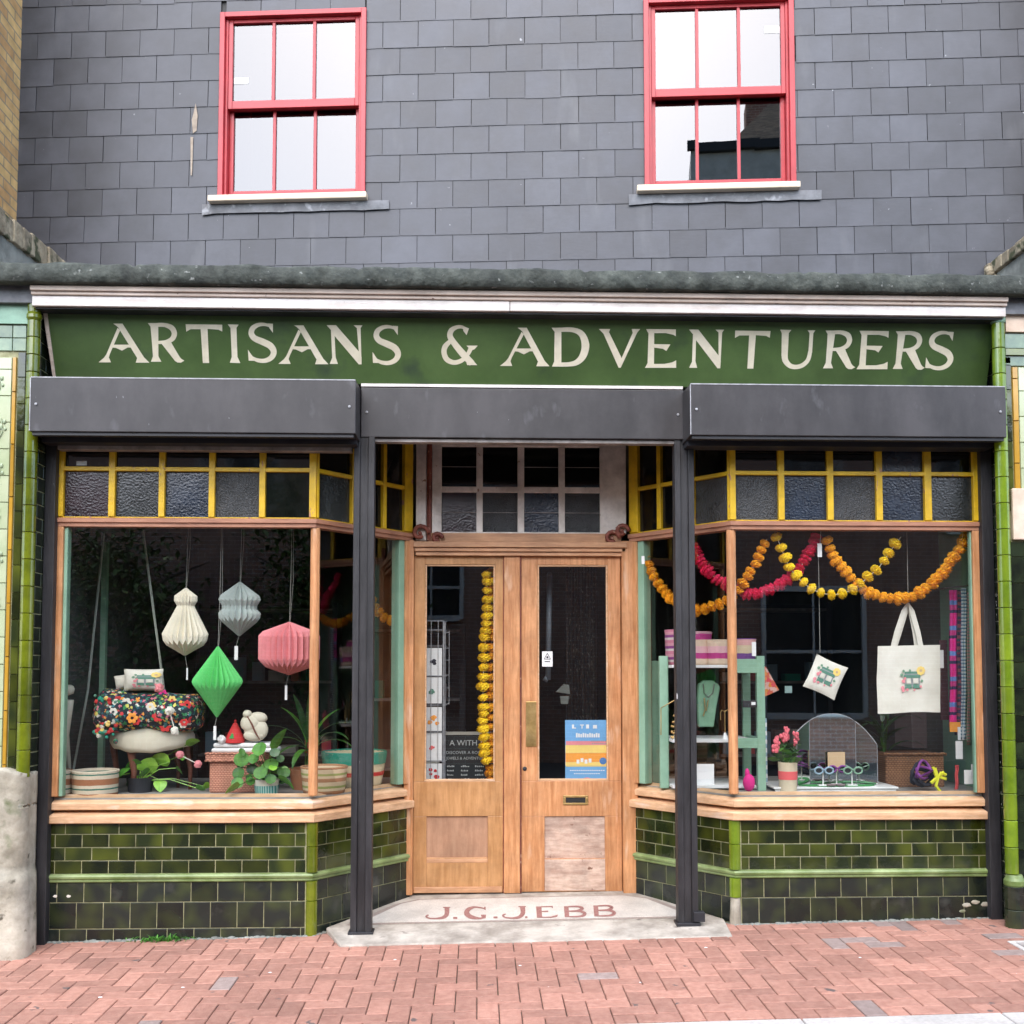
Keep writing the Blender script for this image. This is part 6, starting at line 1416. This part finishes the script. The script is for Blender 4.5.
m = MB(); q = at(836, 760, .33); pbox(m, 828, 845, 752, 771, .335, .004); o = m.build('kraft_card', 'tan'); tag(o, 'kraft card standing against the mirror behind the purple sunglasses', 'card')
# flower pot with pink blooms
CL = []
for i in range(26): CL.append((788+U(-12, 10), 757+U(-12, 8), U(-.05, .05), U(9, 15), U(5, 8), U(0, 6.28), U(.2, 1.2), U(.5, 1.4), heart, random.choice(['leafdark', 'leafdark', 'leaf'])))
zpot = ZK
pp = potplant(788, .22, (762, 791, 19, 17), flat('tan_woven_pot', (.62, .52, .36), bump=.4, bs=70), 'pot plant with pink flower spikes in a tan pot with a red band', CL, 'flowering_plant', leafmat='leafdark', bands=[(.42, .70, 'redprint')])
m = MB()
for (px_, y0, y1) in ((777, 737, 750), (787, 728, 740), (796, 733, 745), (783, 734, 741), (775, 745, 751)):
    for k_ in range(22): m.ball(at(px_+U(-2.6, 2.6)*(1-.1), U(y0, y1), .20+U(-.02, .02)), U(.006, .010), 6, 4, (1, 1, 1.6), .2)
m.build('flower_spikes', flat('salmon_pink_petals', (.72, .15, .18)), pp)
CL = []
for i in range(20): CL.append((884+U(-5, 5), 735+U(-20, 30), U(-.05, .08), U(26, 46), U(5, 8), U(0, 6.28), U(.5, 1.4), U(.5, 1.8), lambda t: sin(pi*min(1, .12+t*.87))**.7, 'leafdark'))
potplant(884, .62, (768, 790, 20, 17), flat('dark_pink_pot', (.35, .06, .08)), 'dark leaved palm behind the right edge of the mirror', CL, 'palm_plant', bands=[(.35, .5, 'pinkprint'), (.65, .78, 'pinkprint')])
# wicker basket and tangle
Yw = .42; a = at(886, 790, Yw); b = at(945, 790, Yw); ztw = at(915, 754, Yw).z; wb = thing('wicker_basket', 'brown wicker trunk behind the purple and yellow cords', 'basket', ((a.x+b.x)/2, Yw+.15, ZK))
m = MB(); m.box(a.x, b.x, Yw, Yw+.3, ZK, ztw); m.build('body', 'wicker2', wb, bevel=.01); m = MB(); m.tube([(a.x-.01+(b.x-a.x+.02)*i/16, Yw-.006, ztw+(.003 if i % 2 else -.003)) for i in range(17)], .010, 6); m.build('rim', 'wicker2', wb, smooth=True)
def coil(cx, cy, r_, Y, mat, lab, turns, th_, name, extra=None, cat='cord'):
    m = MB(); pts = []
    for i in range(turns*12):
        a_ = 2*pi*i/12; rr = r_*(.72+.28*sin(i*.37))*mpp(Y); c_ = at(cx, cy, Y); pts.append((c_.x+rr*cos(a_)*1.0, Y+.05*sin(i*.9)+.0, c_.z+rr*sin(a_)*.85+.01*sin(i*.7)))
    m.tube(pts, th_, 6); 
    if extra: extra(m)
    o = m.build(name, mat, smooth=True); return tag(o, lab, cat)
coil(922, 775, 14.5, .26, 'blackprint', 'coil of dark braided cord in front of the wicker trunk', 3, .010, 'braided_cord')
coil(924, 771, 11, .20, 'purple', 'looped purple scarf hanging over the dark cord coil', 2, .008, 'purple_scarf', cat='scarf')
m = MB()
for pts in (((935, 768), (938, 778), (936, 786), (940, 791)), ((944, 772), (938, 777), (931, 783)), ((933, 767), (936, 776), (946, 779)), ((936, 780), (941, 773), (946, 775))):
    m.tube([at(*p_, .17) for p_ in pts], .010, 5)
o = m.build('neon_ribbon', 'lime'); tag(o, 'neon yellow ribbon bundle right of the purple scarf', 'ribbon')
m = MB(); pbox(m, 912, 930, 700, 748, 1.25, .3); o = m.build('cardboard_column', 'cardboard'); tag(o, 'mauve cardboard box standing behind the wicker trunk', 'box')
# hung pouch and tote
t, X, W, H = pouch(825.5, 677, 35, 36, -.42, .14, .016, 'small cream printed pouch hung at a tilt left of the tote bag', 'printed_pouch', (.0, .05, .72), None, 'pouch')
m = MB(); a_ = at(820, 653, .14); m.tube([a_, (a_.x, .14, 2.35)], .0015, 4); m.build('thread', 'cord', t)
Yb = .15; k = mpp(Yb)
tt = thing('tote_bag', 'large cream canvas tote bag printed with a shopfront and sunflower, hung by its handles', 'tote bag', tuple(at(909, 713, Yb)))
def TB(u, v, d):
    p_ = at(909+u*31.5-v*0-.5*(1-abs(v)), 679-v*33.5, Yb); w_ = -.028*max(0, (1-u**4))*(.25+.75*max(0, (1-v)/2))*(1 if v > -1 else 1); return (p_.x, Yb+w_*(1 if d == 0 else -1.0)+.004*sin(u*5+v*3), p_.z+(.004*sin(u*3.2+1) if v < -.8 else 0)+.004*u)
m = MB(); n_ = 20; vs = []
for s_ in (0, 1):
    for i in range(n_+1):
        for j in range(n_+1): q = TB(-1+2*i/n_, -1+2*j/n_, s_); nn = noise.noise(Vector(q)*11)*.006; vs.append((q[0], q[1]+nn, q[2]))
o_ = (n_+1)**2; m.add(vs, [(s_*o_+i*(n_+1)+j, s_*o_+(i+1)*(n_+1)+j, s_*o_+(i+1)*(n_+1)+j+1, s_*o_+i*(n_+1)+j+1) for s_ in (0, 1) for i in range(n_) for j in range(n_)])
m.build('bag', 'canvas', tt, smooth=True)
for pts, dY in ((((893, 648), (897, 632), (904, 611), (908, 603), (912, 611), (918, 632), (921, 647)), -.004), (((895, 646), (900, 630), (906, 610), (909, 604), (911, 612), (915, 632), (917, 646)), .012)):
    m = MB(); PP = [at(*p_, Yb+dY) for p_ in pts]; w_ = 3.0*k; vs = []
    for i, p_ in enumerate(PP):
        d_ = (PP[min(i+1, len(PP)-1)]-PP[max(i-1, 0)]).normalized(); nn = Vector((-d_.z, 0, d_.x))*w_*(.85 if i != 3 else .5)
        vs += [tuple(p_-nn), tuple(p_+nn), tuple(p_+nn+Vector((0, .004, 0))), tuple(p_-nn+Vector((0, .004, 0)))]
    m.add(vs, [(4*i+k_, 4*i+(k_+1) % 4, 4*i+4+(k_+1) % 4, 4*i+4+k_) for i in range(len(PP)-1) for k_ in range(4)]); m.build('handle', 'canvas', tt)
shop_print(tt, lambda u, v: (lambda q: (q[0], q[1]-.008, q[2]))(TB(u, v, 0)), .08, -.02, .42)
m = MB(); p_ = at(908.5, 603, Yb); m.tube([(p_.x, Yb+.004, p_.z), (p_.x, Yb+.004, 2.37)], .0016, 4); m.build('hook_line', 'cord', tt)
# scarves on a rail
Yr = .34; a = at(946, 588, Yr); b = at(975, 585, Yr)
m = MB(); m.tube([(a.x, .62, a.z+.0), (a.x, Yr, a.z), (b.x, Yr, b.z)], .006, 6); rail = m.build('scarf_rail', 'wire'); tag(rail, 'thin dark rail holding scarves in the right window', 'rail')
def scarf(px0, px1, y0, y1, Y, mat, lab, tw=0):
    m = MB(); n_ = 24; vs = []
    for i in range(n_+1):
        y_ = y0+(y1-y0)*i/n_
        for j in range(7): u = j/6; q = at(px0+(px1-px0)*u+.4*sin(i*.5), y_, Y+.018*sin(j*2.1+i*.12)); vs.append(tuple(q))
    m.add(vs, [(i*7+j, i*7+j+1, (i+1)*7+j+1, (i+1)*7+j) for i in range(n_) for j in range(6)]); o = m.build('scarf', mat, solid=.003, fixn=False, smooth=True); return tag(o, lab, 'scarf', 'scarves hanging on the rail in the right window')
scarf(949.5, 957, 590, 727, .33, wave_mat('magenta_check', [(.5, (.75, .03, .28)), (.12, (.03, .03, .10)), (.2, (.60, .05, .25)), (.18, (.15, .28, .60))], .16), 'magenta checked scarf, leftmost on the rail')
scarf(955, 963, 590, 735, .36, wave_mat('navy_plum_check', [(.3, (.04, .04, .10)), (.15, (.30, .04, .10)), (.25, (.03, .08, .12)), (.3, (.35, .10, .14))], .07), 'navy and plum checked scarf, second from the left on the rail')
scarf(961, 966.5, 588, 740, .30, wave_mat('blue_white_check', [(.45, (.55, .60, .60)), (.25, (.05, .12, .20)), (.3, (.25, .38, .45))], .022), 'slim blue and white speckled scarf on the rail')
scarf(967.2, 970.5, 592, 745, .28, wave_mat('pink_grey_check', [(.5, (.45, .22, .22)), (.5, (.20, .25, .20))], .02), 'thin pink and grey scarf, rightmost on the rail')
scarf(955, 958.5, 765, 792, .30, 'redprint', 'short red scarf end near the deck under the checked scarves')
m = MB(); q0_ = at(951, 735, .3); pbox(m, 958, 964, 727, 740, .30, .003); m.m = 1; pbox(m, 950, 963, 722, 732, .31, .006); o = m.build('price_tag', ['white', 'orangeprint']); tag(o, 'white and orange tags at the scarf ends', 'tag')
m = MB(); pbox(m, 956, 962.5, 741, 759, .24, .003); o = m.build('price_tag', 'white'); tag(o, 'long white tag below the checked scarves', 'tag')
m = MB(); pbox(m, 964.5, 976, 770, 784, .12, .003); m.xf = None; o = m.build('price_tag', 'white'); tag(o, 'square white tag near the lower right corner of the right window', 'tag')
m = MB(); pbox(m, 971.5, 977, 764, 776, .11, .003); o = m.build('price_tag', 'white'); tag(o, 'upright white tag just above the square one in the lower right corner', 'tag')
m = MB(); pbox(m, 972, 974.6, 538, 551, .06, .002); o = m.build('price_tag', 'white'); tag(o, 'white tag at the upper right corner of the right window', 'tag')
m = MB(); pbox(m, 817.7, 821.8, 543.5, 557, .10, .002); a_ = at(821, 530, .1); b_ = at(820, 544, .1); m.tube([a_, b_], .0016, 4); o = m.build('price_tag', 'white'); tag(o, 'white tag between the pink and orange garlands', 'tag')
m = MB(); pbox(m, 641.6, 644.5, 556, 564, .45, .002); o = m.build('price_tag', 'white'); tag(o, 'white tag on the mint frame under the orange garland', 'tag')
m = MB(); pbox(m, 939, 943.5, 650, 668, .4, .003); m.m = 1; pbox(m, 941, 947, 640, 720, .5, .01); o = m.build('hanging_cloth', ['white', flat('dim_plum_cloth', (.08, .03, .04))]); tag(o, 'dim plum cloth with a white tag left of the scarves', 'cloth')

# ------------------------------------------------------------------ behind the door glass
cr_ = thing('card_rack', 'wire rack of greeting cards behind the left door leaf', 'card rack', (at(436, 782, .80).x, .85, .09))
Yc = .80; m = MB()
xl, xr = at(420, 700, Yc).x, at(443.5, 700, Yc).x
for px_ in (424, 431, 438, 443.5): q = at(px_, 700, Yc); m.tube([(q.x, Yc-.008, at(px_, 784, Yc).z-.1), (q.x, Yc-.008, at(px_, 621, Yc).z)], .0028, 4)
for py_ in (621, 630, 646, 676, 705, 732, 761): z_ = at(430, py_, Yc).z; m.tube([(xl, Yc-.01, z_), (xr, Yc-.01, z_), (xr+.02, Yc+.05, z_)], .0028, 4)
xr2 = at(449, 700, Yc+.05).x
for py_ in (632, 648, 660, 675, 688, 704): z_ = at(446, py_, Yc).z; m.tube([(xr+.004, Yc+.03, z_), (xr2, Yc+.05, z_)], .0025, 4)
m.tube([(xr2, Yc+.05, at(446, 630, Yc).z), (xr2, Yc+.05, at(446, 705, Yc).z)], .0025, 4); m.tube([(xr, Yc+.1, .1), (xr, Yc+.1, at(446, 621, Yc).z)], .012, 6)
m.build('wire_frame', 'edge', cr_)
cards = [(648, 675.5, 'blackprint', 'white greeting card with small dark shapes, top of the rack'), (677, 703.5, 'greenprint', 'white greeting card with a green leaf, second in the rack'), (707, 731, 'orangeprint', 'white greeting card with orange blots, third in the rack'), (733, 760.5, 'redprint', 'white greeting card with a small orange flower, fourth in the rack'), (763.5, 784, 'red', 'white greeting card with red flowers, bottom of the rack')]
for i, (y0, y1, pm, lab) in enumerate(cards):
    t = thing('greeting_card', lab, 'greeting card', (at(432, y1, Yc).x, Yc, at(432, y1, Yc).z), 'greeting cards in the wire rack'); m = MB(); pbox(m, 418, 442, y0, y1, Yc-.003, .003); m.build('sheet', 'white', t)
    m = MB(); rr = random.Random(i)
    for k_ in range((3, 4, 7, 3, 7)[i]):
        q = at(433+rr.uniform(-4, 4)*(1 if i in (2, 4) else .6), (y0+y1)/2+rr.uniform(-5, 5)*(1 if i in (2, 4) else .6), Yc-.005); m.ball(q, rr.uniform(.008, .02), 7, 5, (1, .1, .8), .25)
    m.build('print', pm, t)
# chalkboard
Yk = .98; cb_ = thing('chalkboard', 'dark chalkboard lettered A WITH AN behind the left door leaf', 'chalkboard', (at(465, 785, Yk).x, Yk, .09))
m = MB(); a = at(442, 790, Yk); b = at(492, 733, Yk); m.box(a.x, b.x, Yk, Yk+.02, .5, b.z-.012); m.build('board', 'board', cb_)
m = MB(); m.box(a.x-.0, b.x, Yk-.01, Yk+.03, b.z-.012, b.z+.008); m.build('top_edge', flat('pale_board_edge', (.42, .40, .35)), cb_)
m = MB()
def chalk(txt, px_, py_, hpx):
    q = at(px_, py_, Yk); s_ = hpx*mpp(Yk)/.72; text_into(m, txt, s_, lambda x, y: (q.x+x, Yk-.003, q.z+y))
chalk('A WITH AN', 449.5, 745.5, 5.6); chalk('DISCOVER A ROOM', 446, 754, 3.1); chalk('JEWELS & ADVENTURE', 446, 759.5, 2.8)
for r_ in range(4):
    for cx_ in (447, 461, 475):
        q = at(cx_, 767+r_*4.3, Yk); wd_ = U(6, 11)*mpp(Yk)
        for s_ in range(5): m.box(q.x+wd_*s_/5, q.x+wd_*(s_+.7)/5, Yk-.003, Yk-.001, q.z, q.z+U(.006, .012))
m.build('chalk_writing', 'chalk', cb_)
# poster
Yp = YB+.052; po = thing('poster', 'blue and orange event poster taped low inside the right door leaf', 'poster', (dx(587), Yp, dz(782.6)))
pe = 0
m = MB()
def pq(x0, x1, y0, y1, mi, l=0): m.m = mi; a_ = P(x0, y1, Yp-l); b_ = P(x1, y0, Yp-l); m.box(a_.x, b_.x, Yp-.0004-l, Yp-l, a_.z, b_.z)
pq(565.3, 609.5, 720, 782.8, 0)
m.build('sheet', ['blueposter'], po)
m = MB(); pq(565.5, 609.3, 745, 753, 1, .001); pq(565.5, 609.3, 753, 762, 2, .001); pq(565.5, 609.3, 762, 765.5, 1, .001); pq(566, 609, 741, 745, 3, .001)
pq(566, 609, 765.5, 766.6, 1, .0012); m.build('sunset_bands', ['blueposter', 'yellowprint', 'orangeprint', 'pinkprint'], po)
m = MB(); m.m = 0
for (x0, x1, y0, y1) in ((572, 574, 724.5, 728.5), (574, 576, 727.5, 728.5), (580, 584, 724.5, 725.5), (581.5, 582.5, 725, 728.5), (586, 589, 724.5, 728.5), (593, 597, 725, 728.5)): pq(x0, x1, y0, y1, 0, .0016)
for k_ in range(11): pq(576+k_*2.2, 577.6+k_*2.2, 733+(k_ % 3)*.5, 737.4, 0, .0016)
for k_ in range(8): pq(591+k_*2, 592.3+k_*2, 740.5, 741.5, 1, .0016); pq(592+k_*1.9, 593.2+k_*1.9, 743, 744, 1, .0016)
for k_ in range(16): pq(570+k_*2.2, 571.5+k_*2.2, 770, 770.9, 0, .0016)
for k_ in range(12): pq(574+k_*2.2, 575.5+k_*2.2, 773.2, 774, 0, .0016)
for (x_, y_) in ((578, 762), (582, 760.5), (586, 762), (590, 761)): pq(x_-1.4, x_+1.4, y_-2.4, y_+1.6, 0, .0016)
m.build('printed_words', ['white', 'greyprint'], po)
m = MB(); q = P(603, 761, Yp-.002); m.ball((q.x, q.y, q.z), 3.6*mpp(.6), 14, 6, (1, .03, 1)); m.build('blue_roundel', flat('deep_blue_print', (.08, .20, .45)), po)
m = MB(); q = P(587, 783, Yp-.002); pts = [(q.x+7*mpp(.6)*cos(t_), q.z+5.5*mpp(.6)*sin(t_)) for t_ in [pi*k_/12 for k_ in range(13)]]; m.prism(pts, q.y-.0006, q.y); m.build('red_badge', 'pinkprint', po)
# beaded curtain behind the right leaf
Yq = 1.15; cu = thing('beaded_curtain', 'dark glittering beaded curtain inside the right door leaf', 'curtain', (at(585, 780, Yq).x, Yq, .09))
m = MB(); x0 = at(566, 700, Yq).x; x1 = at(598, 700, Yq).x; n_ = 30; vs = []
for i in range(n_+1):
    x_ = x0+(x1-x0)*i/n_; y_ = Yq+.02*sin(i*1.1); vs += [(x_, y_, .15), (x_, y_, 2.7)]
m.add(vs, [(2*i, 2*i+2, 2*i+3, 2*i+1) for i in range(n_)]); m.build('strands', 'tinsel', cu, fixn=False)
q = at(551, 700, 1.0); m = MB(); m.tube([(at(548, 680, 1.0).x, 1.0, at(548, 680, 1.0).z), (at(549.5, 576, 1.0).x, 1.0, at(549.5, 576, 1.0).z)], .019, 10); m.tube([at(548, 680, 1.0), at(544, 678, 1.0)], .019, 8); m.ball(at(549.5, 575, 1.0), .02, 8, 6)
o = m.build('door_closer_tube', M('dim_blue_grey_enamel', (.16, .19, .22), rough=.4), smooth=True); tag(o, 'pale blue grey upright tube inside the right door leaf', 'tube')
m = MB(); pts = [at(*p_, 1.1) for p_ in ((556, 692), (564, 684), (569, 685), (570, 694))]; m.prism([(p_.x, p_.z) for p_ in pts], 1.1, 1.14); m.add([at(560, 696, 1.1), at(569, 696, 1.1), at(568, 704, 1.1), at(561, 704, 1.1)], [(0,1,2,3)]); o = m.build('desk_lamp', M('dim_grey_shade', (.2, .22, .2))); tag(o, 'dim grey lamp shade glimpsed left of the beaded curtain', 'lamp')
# background furniture inside the shop
def cabinet(x0, x1, y, z1, lab, n_=4):
    t = thing('display_cabinet', lab, 'cabinet', ((x0+x1)/2, y, .09), 'dim cabinets at the back of the shop'); m = MB(); m.box(x0, x0+.04, y, y+.35, .09, z1); m.box(x1-.04, x1, y, y+.35, .09, z1); m.box(x0+.04, x1-.04, y+.33, y+.35, .09, z1); m.build('carcass', 'boxdark', t)
    m = MB(); zz = []
    for k_ in range(n_): m = MB(); z_ = .2+(z1-.25)*k_/(n_-1); zz.append(z_); m.box(x0+.04, x1-.04, y+.01, y+.33, z_-.02, z_); m.build('shelf', 'steel', t)
    m = MB()
    for z_ in zz[:-1]:
        x = x0+.08
        while x < x1-.12: w_ = U(.05, .14); h_ = U(.06, .22); m.m = random.randrange(5); m.box(x, x+w_, y+.08, y+.2, z_+.001, z_+h_); x += w_+U(.02, .1)
    m.build('stock', ['canvas', 'redprint', 'teal', 'cardboard', 'bluepaint'], t)
cabinet(-2.4, -1.2, 2.8, 2.1, 'dim cabinet at the back left of the shop'); cabinet(-.9, -.1, 2.2, 1.9, 'dim cabinet seen past the left doorway post'); cabinet(2.0, 3.0, 2.6, 2.1, 'dim cabinet behind the tote bag')

# ------------------------------------------------------------------ light
w = bpy.data.worlds.new('World'); S.world = w; w.use_nodes = True; n = w.node_tree.nodes; l = w.node_tree.links
sky = n.new('ShaderNodeTexSky'); sky.sky_type = 'NISHITA'; sky.sun_disc = False; sky.sun_elevation = radians(45); sky.sun_rotation = radians(187); sky.air_density = 1.0; sky.dust_density = 1.2; sky.ozone_density = .7
bg = n['Background']; l.new(sky.outputs[0], bg.inputs[0]); bg.inputs[1].default_value = .15
sd = bpy.data.lights.new('sun', 'SUN'); so = bpy.data.objects.new('sun', sd); C.objects.link(so); sd.energy = 1.35; sd.angle = radians(95); sd.color = (1, .968, .925)
az = radians(187); el = radians(45); dv = Vector((sin(az)*cos(el), cos(az)*cos(el), sin(el))); so.rotation_euler = dv.to_track_quat('Z', 'Y').to_euler()
S.view_settings.view_transform = 'Standard'; S.view_settings.look = 'None'; S.view_settings.exposure = 1.88; S.view_settings.gamma = 1
S.cycles.max_bounces = 8; S.cycles.transparent_max_bounces = 12; S.cycles.caustics_reflective = False; S.cycles.caustics_refractive = False
